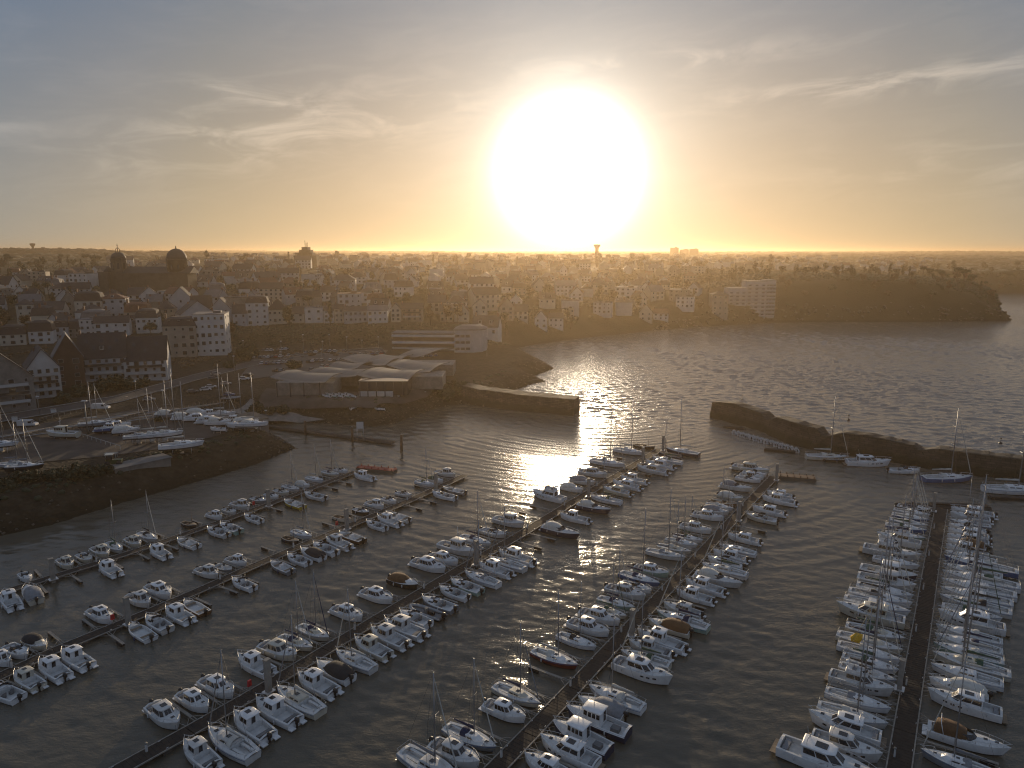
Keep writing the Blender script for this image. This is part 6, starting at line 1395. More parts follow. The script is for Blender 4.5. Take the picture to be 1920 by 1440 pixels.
for b in range(nb):
    grp = sorted(rows[b * per:(b + 1) * per], key=lambda r: r[1])
    for i, (Y, px, py, g) in enumerate(grp):
        t0, rad, kind, st = rh.choice(protos); wi = rh.choice([0, 0, 0, 1, 1, 2, 3, 4, 4]); ri = rh.choice([0, 0, 0, 0, 1, 1, 1, 1, 2, 3]); ks = rh.uniform(.85, 1.15) * (1.12 if Y < 650 else 1)
        t = t0.copy(); C.objects.link(t)
        for ch in kids[t0]:
            if Y > 900 and ch.name.startswith('window') and rh.random() < .5: continue
            c = ch.copy(); C.objects.link(c); c.parent = t
            if ch.name.startswith('wall'): c.material_slots[0].link = 'OBJECT'; c.material_slots[0].material = WALLS[wi][0]
            if ch.name.startswith('roof'): c.material_slots[0].link = 'OBJECT'; c.material_slots[0].material = ROOFS[ri][0]
            for q_ in kids.get(ch, []):
                e = q_.copy(); C.objects.link(e); e.parent = c
        t.location = (g.x, g.y, g.z - .3); t.rotation_euler = (0, 0, rh.choice([0, .15, -.2, .5, -.45, 1.57, 1.2]) - math.atan2(g.x, g.y) * .5); t.scale = (ks, ks, ks * rh.uniform(.9, 1.1))
        tag(t, '%s house, %s %s roof, %s from left in %s' % (WALLS[wi][1], ROOFS[ri][1], {'hip': 'hipped', 'gable': 'pitched'}.get(kind, kind), ordinal(i), BAND[b]), 'house', 'houses on the hillside')
for t0, *_ in protos:
    for ch in kids[t0]:
        for q_ in kids.get(ch, []): bpy.data.objects.remove(q_)
        bpy.data.objects.remove(ch)
    bpy.data.objects.remove(t0)

# distant houses too small and too many to tell apart: one object
def distant_houses():
    r = random.Random(77); m = MB(); n = 0
    mats_ = [WALLS[0][0], WALLS[1][0], WALLS[2][0], WALLS[4][0], ROOFS[0][0], ROOFS[2][0]]
    while n < 430:
        Y = r.uniform(620, 1700); u = r.uniform(-.8, .6); X = u * Y
        if not free(X, Y, 5) or (u > .22 and Y < 1000) or tab(X, Y) < 14 or (u < -.42 and Y > 760): continue
        z = hz(X, Y); w, d, h = r.uniform(8, 15), r.uniform(8, 10), r.uniform(4.5, 8); rz = r.choice([0, .3, -.4, 1.5, 1.1]); ca, sa = math.cos(rz), math.sin(rz)
        T = lambda x, y, zz: (X + x * ca - y * sa, Y + x * sa + y * ca, z + zz)
        m.cur = r.choice([0, 0, 1, 2, 3]); a, b = w / 2, d / 2; rg = h + r.uniform(2.5, 4)
        m.add([T(-a, -b, -2), T(a, -b, -2), T(a, b, -2), T(-a, b, -2), T(-a, -b, h), T(a, -b, h), T(a, b, h), T(-a, b, h), T(-a, 0, rg), T(a, 0, rg)], [(0, 1, 5, 4), (1, 2, 6, 9, 5), (2, 3, 7, 6), (3, 0, 4, 8, 7)])
        m.cur = r.choice([4, 4, 4, 5]); m.add([T(-a - .3, -b - .4, h - .3), T(a + .3, -b - .4, h - .3), T(a + .3, 0, rg + .1), T(-a - .3, 0, rg + .1), T(a + .3, b + .4, h - .3), T(-a - .3, b + .4, h - .3)], [(0, 1, 2, 3), (3, 2, 4, 5)])
        n += 1; placed.append((X, Y, 5))
    o = m.build('distant_houses', mats_); tag(o, kind='stuff')
distant_houses()
# ------------------------------------------------------------------ trees
M_leafs = [mat('dark foliage', (0.030, 0.038, 0.016), .8, vary=.35, vscale=.8), mat('olive foliage', (0.050, 0.050, 0.020), .8, vary=.35, vscale=.8), mat('brown autumn foliage', (0.075, 0.045, 0.020), .8, vary=.35, vscale=.8)]
M_bark = mat('bark', (0.06, 0.045, 0.03), .9)
ICO = None
def ico_pts():
    t_ = (1 + 5 ** .5) / 2; v = [(-1, t_, 0), (1, t_, 0), (-1, -t_, 0), (1, -t_, 0), (0, -1, t_), (0, 1, t_), (0, -1, -t_), (0, 1, -t_), (t_, 0, -1), (t_, 0, 1), (-t_, 0, -1), (-t_, 0, 1)]
    f = [(0, 11, 5), (0, 5, 1), (0, 1, 7), (0, 7, 10), (0, 10, 11), (1, 5, 9), (5, 11, 4), (11, 10, 2), (10, 7, 6), (7, 1, 8), (3, 9, 4), (3, 4, 2), (3, 2, 6), (3, 6, 8), (3, 8, 9), (4, 9, 5), (2, 4, 11), (6, 2, 10), (8, 6, 7), (9, 8, 1)]
    return [Vector(p).normalized() for p in v], f
IV, IF = ico_pts()
def crown_mesh(name, m_, seed, rx=3.2, rz=3.6, zc=6.0, clumps=16, leaves=420, conic=False, flat=False):
    r = random.Random(seed); m = MB(); cs = []
    for i in range(clumps):
        while True:
            p = Vector((r.uniform(-1, 1), r.uniform(-1, 1), r.uniform(-1, 1)))
            if p.length < 1: break
        if conic: k = (1 - (p.z + 1) / 2 * .9); p.x *= k; p.y *= k
        c = Vector((p.x * rx * .75, p.y * rx * .75, zc + p.z * rz * (.8 if not flat else .35))); s = rx * r.uniform(.24, .42) * (1 - .5 * (p.z + 1) / 2 if conic else 1); cs.append((c, s))
        m.add([c + Vector((v.x, v.y, v.z * (.8 if not flat else .5))) * s * r.uniform(.75, 1.25) for v in IV], IF, False)
    for i in range(leaves):
        c, s = r.choice(cs); d = Vector((r.gauss(0, 1), r.gauss(0, 1), r.gauss(0, 1))).normalized(); p = c + d * s * r.uniform(.9, 1.45)
        a = Vector((r.gauss(0, 1), r.gauss(0, 1), r.gauss(0, 1))).normalized(); b = a.cross(d).normalized(); z = r.uniform(.16, .4)
        m.add([p - a * z, p + b * z * .7, p + a * z, p - b * z * .7], [(0, 1, 2, 3)])
    return m.mesh(name, m_)
def trunk_mesh(seed, h=4.5, limbs=4):
    r = random.Random(seed); m = MB(); m.tube([(0, 0, -1), (0, 0, 1), (r.uniform(-.2, .2), r.uniform(-.2, .2), h)], [.32, .26, .16], 6)
    for i in range(limbs):
        an = r.uniform(0, 6.28); z = h * r.uniform(.55, .9); m.tube([(0, 0, z), (math.cos(an) * 1.0, math.sin(an) * 1.0, z + 1.0), (math.cos(an) * 1.8, math.sin(an) * 1.8, z + 2.4)], [.13, .09, .04], 4)
    return m.mesh('trunk', M_bark)
TREES = []
for i, (nm, txt, kw, th) in enumerate((('broadleaf_tree', 'dark broad-crowned tree', dict(), 4.5), ('broadleaf_tree', 'loose tall tree', dict(rx=2.6, rz=4.2, clumps=13, zc=6.6), 5), ('broadleaf_tree', 'low spreading tree', dict(rx=3.9, rz=2.6, zc=4.8), 3.5), ('conifer_tree', 'pointed conifer', dict(rx=2.3, rz=5.2, zc=6.0, conic=True, clumps=22), 6), ('pine_tree', 'flat-topped pine', dict(rx=3.2, rz=2.6, zc=8.2, flat=True, clumps=11), 7.8))):
    for j in range(2): TREES.append((nm, txt, crown_mesh('crown', M_leafs[(i + j) % 3 if i < 3 else 0], 40 + i * 3 + j, **kw), trunk_mesh(i * 5 + j, th)))
def tree(k, g, s, label, group, sz=None):
    nm, txt, cm, tm = TREES[k]; t = empty(nm, (g.x, g.y, g.z - .2), rh.uniform(0, 6.28), label, 'tree', group, (s, s, sz or s * rh.uniform(.85, 1.2)))
    put('crown', cm, t); put('trunk', tm, t); return t
def ok_tree(px, py, g):
    if g.y < 380 or g.z < 5 or g.y > 1400: return False
    if 440 < px < 900 and g.y < 432: return False
    return True
cand = scatter_px(900, -60, 1960, 484, 640, ok_tree, 31, 3); tr = []
for px, py, g in cand:
    if len(tr) >= 250: break
    if px > 1330 and g.y < 800 and g.z < 18: continue
    r_ = 4.0 if g.y < 800 else 6
    if free(g.x, g.y, r_): placed.append((g.x, g.y, r_)); tr.append((g.y, px, py, g))
# woods on the far left hill behind the church quarter
for i in range(46):
    px = rh.uniform(-30, 205); Y = rh.uniform(700, 1000); d_ = ray(px, 500); x = d_.x / d_.y * Y
    if free(x, Y, 5): tr.append((Y, px, 0, Vector((x, Y, hz(x, Y))))); placed.append((x, Y, 4))
# the tree line on the headland and clumps on the skyline
for px, py, Y in [(1265 + i * 14 + rh.uniform(-8, 8), 0, 695 + rh.uniform(-20, 60)) for i in range(43)] + [(905 + i * 16 + rh.uniform(-6, 6), 0, 960 + rh.uniform(-60, 120)) for i in range(26)]:
    d_ = ray(px, 500); x = d_.x / d_.y * Y; z = hz(x, Y)
    if z > 20: tr.append((Y, px, py, Vector((x, Y, z))))
tr.sort(key=lambda r: r[0]); per = math.ceil(len(tr) / 10)
TB = ['nearest trees of the town', 'trees just behind the first houses', 'trees on the lower hill', 'trees on the middle hill', 'trees towards the headland line', 'trees on the upper hill', 'trees high on the hill', 'trees near the plateau', 'trees on the plateau', 'farthest trees on the skyline']
for b in range(10):
    for i, (Y, px, py, g) in enumerate(sorted(tr[b * per:(b + 1) * per], key=lambda r: r[1])):
        k = rh.choice([0, 1, 2, 3, 4, 5, 0, 2, 4, 6, 7, 8]); s = rh.uniform(.8, 1.35) * (1.0 if Y < 900 else 1.35)
        tree(k, g, s, '%s, %s from left among the %s' % (TREES[k][1], ordinal(i), TB[b]), 'trees of the town and hills')
for i, (px, py, s) in enumerate([(1795, 514, 1.4), (1808, 512, 1.7), (1822, 514, 1.3), (1765, 520, 1.0), (1850, 518, .8)]):
    Y = 672; d_ = ray(px, 520); x = d_.x / d_.y * Y; tree(8 + i % 2, Vector((x, Y, hz(x, Y))), s, 'flat-topped pine on the headland crest near its tip, ' + ordinal(i) + ' from left', 'pines on the headland')
# scrub, far woods and rocks: uncountable
def blob_field(name, pts, m_, smin, smax, seed, flat=.8, faces=IF):
    r = random.Random(seed); n = len(pts); base = np.array([tuple(v) for v in IV]); F = np.array(faces); V = []; 
    rs = np.random.RandomState(seed)
    S = rs.uniform(smin, smax, n); K = rs.uniform(.7, 1.3, (n, 12)); c = np.array(pts)
    V = base[None] * (S[:, None] * K)[:, :, None]; V[:, :, 2] *= flat; V = V + c[:, None, :]
    Fs = (F[None] + (np.arange(n) * 12)[:, None, None]).reshape(-1, 3); V = V.reshape(-1, 3)
    me = bpy.data.meshes.new(name); me.vertices.add(len(V)); me.vertices.foreach_set('co', V.astype(np.float32).ravel()); me.loops.add(len(Fs) * 3); me.loops.foreach_set('vertex_index', Fs.astype(np.int32).ravel()); me.polygons.add(len(Fs)); me.polygons.foreach_set('loop_start', np.arange(0, len(Fs) * 3, 3, dtype=np.int32)); me.update(calc_edges=True)
    me.materials.append(m_); o = bpy.data.objects.new(name, me); C.objects.link(o); tag(o, kind='stuff'); return o
rs = np.random.RandomState(5)
def field(n, Y0, Y1, u0, u1, cond, clump=0.0):
    Y = np.exp(rs.uniform(math.log(Y0), math.log(Y1), n * 3)); U_ = rs.uniform(u0, u1, n * 3); X = U_ * Y
    if clump: nzv = np.sin(X * clump + 2 * np.sin(Y * clump * .7)) + np.sin(Y * clump * 1.3 + X * clump * .4); keep_ = nzv > rs.uniform(-1.2, 1.2, len(X)); X, Y = X[keep_], Y[keep_]
    H = tab(X, Y); sd = poly_sdf(X, Y); k = cond(X, Y, H, sd); return np.stack([X[k], Y[k], H[k]], 1)[:n]
pts = field(5200, 430, 1500, -.85, .28, lambda X, Y, H, sd: (H > 11) & (sd > 6), .02)
pl = np.array([(a, b, c) for a, b, c in placed]); d2 = ((pts[:, None, :2] - pl[None, :, :2]) ** 2).sum(2); pts = pts[(d2 > (pl[None, :, 2] * .75) ** 2).all(1)]
o = blob_field('hillside_shrubs', pts.tolist(), M_leafs[1], .9, 2.6, 2); tag(o, 'shrubs and hedges between the houses', None)
pts = field(4200, 640, 1150, .22, .95, lambda X, Y, H, sd: (H > 8) & (sd > 5)); blob_field('headland_scrub', pts.tolist(), M_leafs[0], 1.2, 3.2, 3)
pts = field(3000, 395, 440, -.42, .02, lambda X, Y, H, sd: (H > 7.5) & (H < 17)); blob_field('slope_scrub', pts[:1700].tolist(), M_leafs[0], .4, 1.1, 4, .5)
pts = field(17000, 1100, 8000, -1.1, 1.1, lambda X, Y, H, sd: (H > 8) & (sd > 8), .004); pts[:, 2] -= 1.5; blob_field('far_woods', pts.tolist(), M_leafs[0], 6, 15, 6, .45)
pts = field(9000, 110, 420, -1.0, .12, lambda X, Y, H, sd: (sd > .3) & (sd < 10) & (H < 5.2) & ((X / Y > -.36) | (rs.uniform(0, 1, len(X)) < .12))); blob_field('rock_armour', pts.tolist(), M_rock, .18, .5, 7, .7)
pts = field(2600, 500, 700, .2, .75, lambda X, Y, H, sd: (sd > .3) & (sd < 7)); blob_field('cliff_rocks', pts.tolist(), M_rock, .5, 1.8, 8, .8)
pts = field(2600, 120, 330, -1.0, .0, lambda X, Y, H, sd: (sd > 8) & (sd < 16) & (H > 4)); blob_field('bank_scrub', pts.tolist(), M_leafs[0], .3, 1.0, 9)
pts = field(900, 240, 400, -.9, -.1, lambda X, Y, H, sd: (H > 8.2) & (H < 14) & (sd > 30)); 
d2 = ((pts[:, None, :2] - pl[None, :, :2]) ** 2).sum(2); pts = pts[(d2 > pl[None, :, 2] ** 2).all(1)]; blob_field('garden_shrubs', pts.tolist(), M_leafs[2], .6, 1.7, 12)
BUSH = [crown_mesh('foliage', M_leafs[i % 2], 90 + i, rx=1.8, rz=1.3, zc=1.0, clumps=12, leaves=500) for i in range(3)]
for i, (px, py, s) in enumerate([(28, 905, 1.3), (55, 905, 1.5), (95, 898, 1.4), (120, 892, 1.1), (150, 893, 1.6), (178, 890, 1.2), (205, 884, 1.0), (5, 918, 1.4), (70, 700, 2.2), (185, 735, 2.4), (215, 730, 2.6), (240, 728, 2.2), (150, 742, 2.0), (120, 755, 1.8), (265, 725, 1.8), (470, 668, 3.0), (455, 672, 2.6), (552, 690, 2.0), (480, 775, 2.0), (505, 780, 1.6), (530, 776, 1.8), (835, 745, 2.2), (860, 735, 2.4), (430, 690, 1.8), (300, 790, 1.0)]):
    g = ground(px, py); t = empty('bush', (g.x, g.y, g.z - .3), i * .7, '%s bush, %s' % (['dark rounded', 'olive green', 'low dense'][i % 3], ['leftmost on the bank below boatyard', 'second on the bank below boatyard', 'third on the bank below boatyard', 'fourth on the bank below boatyard', 'fifth on the bank below boatyard', 'sixth on the bank below boatyard', 'beside the low shed on the bank', 'at the left edge on the bank', 'by the leftmost apartment block', 'large, below the white balcony block', 'largest in front of the pale block', 'right in front of the pale block', 'below the brown apartment tower', 'beside the road near the vans', 'below the white balcony block by road', 'large round one at the car park corner', 'left of the round one at the car park', 'small one inside the car park', 'leftmost on the slipway bank', 'second on the slipway bank', 'third on the slipway bank', 'at the foot of the jetty', 'on the point behind the jetty', 'beside the road by the car park', 'by the mast racks'][i]), 'bush', 'bushes around the harbour', (s, s, s * .9)); put('foliage', BUSH[i % 3], t)
# ------------------------------------------------------------------ boatyard, road, quays and moorings
M_wood = mat('grey timber', (0.30, 0.25, 0.19), .85, vary=.2, vscale=.8)
M_post = mat('galvanised post', (0.24, 0.24, 0.23), .5, metal=.4)
def cradle(x, y, z, rz, L, hgt, lab):
    t = empty('boat_cradle', (x, y, z), rz, lab, 'boat cradle', 'steel cradles under the boats ashore')
    for s in (1, -1): m = MB(); m.box((0, s * .75, .08), (L * .5, .12, .16)); m.build('runner', M_rubber, t)
    for a in (-.2, .2):
        for s in (1, -1): m = MB(); m.tube([(a * L, s * 1.2, 0), (a * L, s * .85, hgt)], .05, 4); m.build('prop', M_steel, t)
    m = MB(); m.box((0, 0, .25), (.9, 1.5, .3)); m.build('block', M_wood, t)
YB = [  # kind, px, py of the ground contact, heading degrees (0 = to the right, 90 = away), length, hull, cover, label
 ('w', 118, 822, 178, 9.5, 'E', 'g', 'alone in the middle of the boatyard'), ('K', 4, 848, 12, 9, 'W', 'g', 'cut off by the left edge, boatyard'), ('s', 30, 880, 5, 8, 'O', 'g', 'far one of a pair at the left of boatyard'), ('K', 50, 892, 10, 8.5, 'D', 'g', 'near one of a pair at the left of boatyard'),
 ('K', 180, 808, 22, 9, 'G', 'w', 'leftmost of the boatyard middle group'), ('C', 205, 812, 20, 7.5, 'B', 'g', 'second in the boatyard middle group'), ('r', 222, 806, 20, 7.5, 'W', 'g', 'third in the boatyard middle group'), ('v', 238, 815, 20, 7.5, 'W', 'w', 'fourth in the boatyard middle group'),
 ('K', 262, 832, 22, 8, 'O', 'g', 'with tan cover, front row of boatyard'), ('K', 288, 830, 20, 9, 'W', 'w', 'second in front row of boatyard'), ('K', 312, 828, 20, 9.5, 'W', 'w', 'third in front row of boatyard'), ('S', 342, 850, 24, 11.5, 'W', 'w', 'largest, bow up on the yard edge by the water'),
 ('p', 322, 786, 5, 10, 'G', 'w', 'left end of the back row by the quay'), ('p', 352, 790, 15, 9, 'W', 'w', 'second in the crowd by the quay'), ('r', 372, 792, 10, 8, 'W', 'g', 'third in the crowd by the quay'), ('v', 372, 781, 8, 8, 'W', 'w', 'in second line of the crowd by the quay'),
 ('r', 396, 797, 5, 8.5, 'W', 'g', 'fifth in the crowd by the quay'), ('C', 392, 785, 12, 8, 'B', 'g', 'blue trimmed in crowd by the quay'), ('p', 415, 800, 0, 9, 'W', 'w', 'front of the crowd by the quay'), ('K', 418, 788, 8, 9, 'W', 'w', 'mast up in the crowd by the quay'),
 ('C', 440, 797, 185, 8.5, 'W', 'g', 'facing left in the crowd by the quay'), ('p', 452, 806, 178, 10, 'W', 'w', 'left one on the concrete quay'), ('S', 474, 809, 0, 10, 'W', 'w', 'outermost on the concrete quay'), ('v', 462, 799, 4, 8, 'W', 'w', 'behind the two on the concrete quay'),
 ('k', 410, 812, 180, 5, 'W', 'w', 'small one before the quay crowd'), ('g', 433, 752, 15, 7, 'W', 'w', 'on a trailer behind the boatyard')]
for i, (k, px, py, hd, L, hull, cov, lab) in enumerate(YB):
    g = ground(px, py) if 'concrete quay' not in lab else P(px, py, QTOP)
    up = 1.75 if k in 'KS' else .75
    boat(k, (g.x, g.y), R(hd), L, 1.0, hull, cov, lab, 'boats standing ashore', z=g.z + up)
    cradle(g.x, g.y, g.z, R(hd), L, up + .1, 'steel cradle under the boat ' + lab)
for i, (px, py, top) in enumerate([(16, 862, 0), (175, 812, 715), (165, 818, 0), (330, 818, 690), (284, 830, 728), (316, 815, 712), (415, 790, 682), (432, 785, 700), (453, 782, 700), (309, 780, 0)]):
    if not top: continue
    g = ground(px, py); h = PD(px, top, g.y).z - g.z
    t = empty('standing_mast', (g.x, g.y, g.z), 0, 'tall bare aluminium mast in the boatyard, ' + ordinal(i) + ' from left', 'mast', 'masts standing in the boatyard')
    m = MB(); m.tube([(0, 0, 0), (0, 0, h)], .12, 5, r2=.08); m.build('pole', M_alu, t)
    m = MB(); m.box((0, 0, h * .55), (1.8, .05, .05)); m.box((0, 0, h * .8), (1.3, .05, .05)); m.build('spreader', M_alu, t)
    m = MB(); m.tube([(2.2, 0, 1), (0, 0, h * .97)], .03, 3); m.tube([(-2.2, 0, 1), (0, 0, h * .97)], .03, 3); m.build('stay', M_wire, t)
for j, (x0, y0, x1, y1, n, lab) in enumerate([(0, 828, 60, 815, 6, 'low mast rack with long spars at the left edge of the yard'), (70, 822, 110, 808, 5, 'mast rack behind the lone boat in the yard'), (150, 806, 240, 782, 12, 'long mast rack full of pale spars behind the yard boats'), (250, 795, 300, 778, 7, 'mast rack left of the tall masts'), (335, 775, 392, 765, 9, 'empty timber racks behind the quay crowd')]):
    a = ground(x0, y0); b = ground(x1, y1); t = empty('mast_rack', a, 0, lab, 'mast rack', 'spar racks of the boatyard')
    for i in range(n):
        p = (b - a) * (i / max(1, n - 1)); m = MB(); m.tube([(-3.5, -1.2, .9 + rnd.uniform(-.1, .3)), (4.5, 4.5, 1.1 + rnd.uniform(-.1, .3))], .17, 4); o = m.build('spar', M_wood if i % 3 else M_alu, t); o.location = p
    m = MB()
    for i in range(n):
        p = (b - a) * (i / max(1, n - 1)); m.box((p.x - 2, p.y, .45), (.15, .15, 1.3)); m.box((p.x + 3, p.y + 3.4, .45), (.15, .15, 1.3))
    m.build('trestle', M_wood, t)
# shed, tractor, barrier
a, b = ground(190, 892), ground(308, 872); g = a.lerp(b, .5); t = empty('low_shed', (g.x, g.y + 3, g.z - 1.5), math.atan2((b - a).y, (b - a).x), 'low flat-roofed concrete shed on the bank below the boatyard', 'shed'); L = (b - a).length
m = MB(); m.box((0, 0, 1.1), (L * .9, 5, 3.4)); m.build('wall', M_conc, t); m = MB(); m.box((0, 0, 2.95), (L * .95, 5.6, .25)); m.build('roof', mat('pale felt roof', (.17, .16, .15), .9, vary=.15, vscale=.4), t); m = MB(); m.box((-L * .52, 0, 1.2), (L * .1, 4, .2)); m.build('step', M_conc, t)
g = ground(212, 872); t = empty('boat_tractor', (g.x, g.y, g.z), .3, 'dark green boatyard tractor with pale cab roof above the shed', 'tractor')
M_tr = mat('dark green machine paint', (.05, .07, .02), .5, vary=.2)
m = MB(); m.box((.4, 0, 1.0), (3.6, 1.5, 1.0)); m.build('body', M_tr, t); m = MB(); m.box((-.6, 0, 2.1), (1.5, 1.5, 1.5), top=.85); m.build('cab', M_win, t); m = MB(); m.box((-.6, 0, 2.95), (1.9, 1.8, .14)); m.build('cab_roof', M_cream, t)
for x in (-1.1, 1.6):
    for s in (1, -1): m = MB(); m.tube([(x, s * .75, .65), (x, s * 1.1, .65)], .65, 12); m.build('wheel', M_rubber, t)
m = MB(); m.box((-1.35, -.5, 1.5), (.1, .5, .5)); m.build('lamp_panel', M_yellow, t)
g = ground(209, 858); t = empty('work_bench', (g.x, g.y, g.z), .1, 'pale topped work table behind the tractor', 'table')
m = MB(); m.box((0, 0, 1.2), (3.2, 1.4, .12)); m.build('table_top', M_edge, t)
for x, y in ((-1.3, .5), (1.3, .5), (-1.3, -.5), (1.3, -.5)): m = MB(); m.box((x, y, .6), (.1, .1, 1.2)); m.build('leg', M_steel, t)
def fence_line(pts, n, h, lab, col, name='barrier'):
    W_ = [ground(*p) for p in pts]; t = empty(name, W_[0], 0, lab, 'barrier'); o = W_[0]
    L = [0]
    for a, b in zip(W_, W_[1:]): L.append(L[-1] + (b - a).length)
    P_ = []
    for i in range(n + 1):
        s = L[-1] * i / n; k = 0
        while k < len(L) - 2 and L[k + 1] < s: k += 1
        p = W_[k].lerp(W_[k + 1], (s - L[k]) / max(1e-6, L[k + 1] - L[k])); p.z = hz(p.x, p.y); P_.append(p - o)
        m = MB(); m.box((0, 0, h / 2), (.1, .1, h)); q_ = m.build('post', col, t); q_.location = P_[-1]
    m = MB(); m.tube([p + Vector((0, 0, h)) for p in P_], .07, 4); m.build('rail', col, t)
fence_line([(148, 818), (185, 830), (226, 843)], 9, 1.1, 'white rail barrier running across the boatyard', M_frame)
fence_line([(75, 790), (150, 772), (240, 748)], 16, 1.0, 'thin pale rail along the road above the boatyard', M_edge)
for i, (px, py, py_t, lab) in enumerate([(165, 815, 752, 'yard floodlight post with wide white head beside the boatyard'), (74, 776, 744, 'street lamp by the leftmost apartment blocks'), (308, 772, 732, 'lamp post behind the tall masts'), (457, 662, 639, 'lamp post at left of the car park'), (528, 668, 640, 'second lamp post of the car park from left'), (570, 672, 628, 'third lamp post of the car park from left'), (606, 668, 640, 'fourth lamp post of the car park from left'), (618, 655, 628, 'fifth lamp post of the car park from left'), (651, 660, 632, 'sixth lamp post of car park from left'), (679, 655, 638, 'seventh lamp post of car park from left'), (710, 662, 632, 'eighth lamp post of car park from left'), (528, 695, 660, 'lamp post in the front row of the car park, left'), (604, 690, 655, 'lamp post in the front row of the car park, right'), (255, 738, 715, 'lamp post at the road bend'), (440, 700, 668, 'lamp post at the junction by car park'), (913, 668, 632, 'tall post right of the pale round-cornered building'), (500, 795, 770, 'short lamp on the slipway edge')]):
    g = ground(px, py); h = max(4, PD(px, py_t, g.y).z - g.z); t = empty('lamp_post', (g.x, g.y, g.z), 0, lab, 'lamp post', 'lamp posts of the harbour'); s = 1.6 if i == 0 else .8
    m = MB(); m.tube([(0, 0, -.3), (0, 0, h)], .10 if i else .2, 5, r2=.07 if i else .15); m.build('post', M_post, t)
    m = MB(); m.box((0, 0, h + .1), (s * 1.1, .45, .3), top=.8); m.build('lamp_head', M_fender, t)
# ------------------------------------------------------------------ cars
PAINT = [(mat('white car paint', (.55, .55, .55), .3), 'white'), (mat('silver car paint', (.30, .31, .32), .3, metal=.5), 'silver'), (mat('black car paint', (.02, .02, .022), .25), 'black'), (mat('dark grey car paint', (.08, .085, .09), .3), 'dark grey'), (mat('red car paint', (.25, .02, .02), .3), 'red'), (mat('blue car paint', (.03, .06, .16), .3), 'blue')]
def car_meshes():
    b = MB()
    prof = [(-2.1, .35), (-2.15, .75), (-2.0, .95), (1.05, .92), (2.0, .78), (2.1, .5), (2.05, .3)]
    b.loft([[(x, y, z) for x, z in prof] for y in (-.86, .86)], True, True, True, smooth=False)
    c = MB(); c.loft([[(-1.95, -.78, .93), (1.0, -.78, .93), (1.0, .78, .93), (-1.95, .78, .93)], [(-1.45, -.62, 1.42), (.25, -.62, 1.42), (.25, .62, 1.42), (-1.45, .62, 1.42)]], smooth=False)
    r = MB(); r.box((-.6, 0, 1.44), (1.65, 1.2, .05)); w = MB(); w.tube([(0, -.1, 0), (0, .1, 0)], .32, 10)
    return b.mesh('body', PAINT[0][0]), c.mesh('glasshouse', M_win), r.mesh('roof_panel', PAINT[0][0]), w.mesh('wheel', M_rubber)
def van_meshes():
    b = MB(); prof = [(-2.7, .4), (-2.75, 1.9), (-2.6, 2.05), (1.0, 2.0), (1.75, 1.2), (2.55, 1.0), (2.7, .45)]
    b.loft([[(x, y, z) for x, z in prof] for y in (-.95, .95)], True, True, True, smooth=False)
    c = MB(); c.quadbox([(1.12, -.85, 1.9), (1.82, -.85, 1.2), (1.82, .85, 1.2), (1.12, .85, 1.9)], .02); w = MB(); w.tube([(0, -.12, 0), (0, .12, 0)], .36, 10)
    s = MB(); s.box((.95, -.96, 1.5), (.9, .04, .6)); s.box((.95, .96, 1.5), (.9, .04, .6))
    return b.mesh('body', PAINT[0][0]), c.mesh('windscreen', M_win), s.mesh('side_window', M_win), w.mesh('wheel', M_rubber)
CM = car_meshes(); VM = van_meshes()
def car(g, rz, ci, lab, group, van=False, z=.12):
    t = empty('parked_van' if van else 'parked_car', (g.x, g.y, g.z + z), rz, lab, 'van' if van else 'car', group); M_ = VM if van else CM
    put('body', M_[0], t, material=PAINT[ci][0])
    if van: put('windscreen', M_[1], t); put('side_window', M_[2], t)
    else: put('glasshouse', M_[1], t); put('roof_panel', M_[2], t, material=PAINT[ci][0])
    for x in ((-1.75, 1.75) if van else (-1.3, 1.3)):
        for s in (-.82, .82): put('wheel', M_[3], t, (x, s, .36))
for px, py, rz, ci, van, lab in [(53, 800, .10, 0, True, 'white panel van at the left edge of the road'), (190, 768, .12, 0, True, 'white panel van parked beside the yard mast'), (280, 752, .3, 1, False, 'silver car beside the mast racks'), (386, 733, .5, 0, False, 'white car nearest of three parked right of tall masts'), (396, 728, .5, 0, False, 'white car middle of three parked right of the tall masts'), (362, 737, .5, 3, False, 'dark grey car left of the white pair'), (400, 712, .5, 3, False, 'dark grey car on the road bend'), (424, 722, .4, 1, False, 'silver car right of the tall masts'), (458, 713, .2, 0, False, 'white car by the trailer boat'), (466, 706, .2, 2, False, 'black car behind the trailer boat'), (405, 704, .5, 1, False, 'silver car on the far side of road'), (430, 743, .1, 5, False, 'blue car behind the yard crowd')]:
    car(ground(px, py), rz, ci, lab, 'vehicles near the boatyard', van)
rc = random.Random(9); rowsC = [((478, 660), (540, 656), 9), ((470, 672), (560, 668), 12), ((480, 684), (545, 681), 8), ((570, 664), (650, 660), 9), ((575, 680), (640, 677), 8), ((500, 697), (590, 696), 8), ((655, 668), (720, 664), 8), ((725, 676), (830, 668), 12), ((600, 690), (660, 688), 6)]
for r_, (a, b, n) in enumerate(rowsC):
    A, B_ = ground(*a), ground(*b)
    for i in range(n):
        if rc.random() < .22: continue
        p = A.lerp(B_, (i + .5) / n); p.z = hz(p.x, p.y)
        ci = rc.choice([0, 0, 1, 1, 2, 3, 3, 4, 5]); car(p, math.pi / 2 + rc.uniform(-.06, .06), ci, '%s car, %s from left in the %s row of the car park' % (PAINT[ci][1], ordinal(i), ['far left', 'second left', 'third left', 'far middle', 'near middle', 'nearest', 'far right', 'long right', 'short middle'][r_]), 'cars in the harbour car park', z=.16)
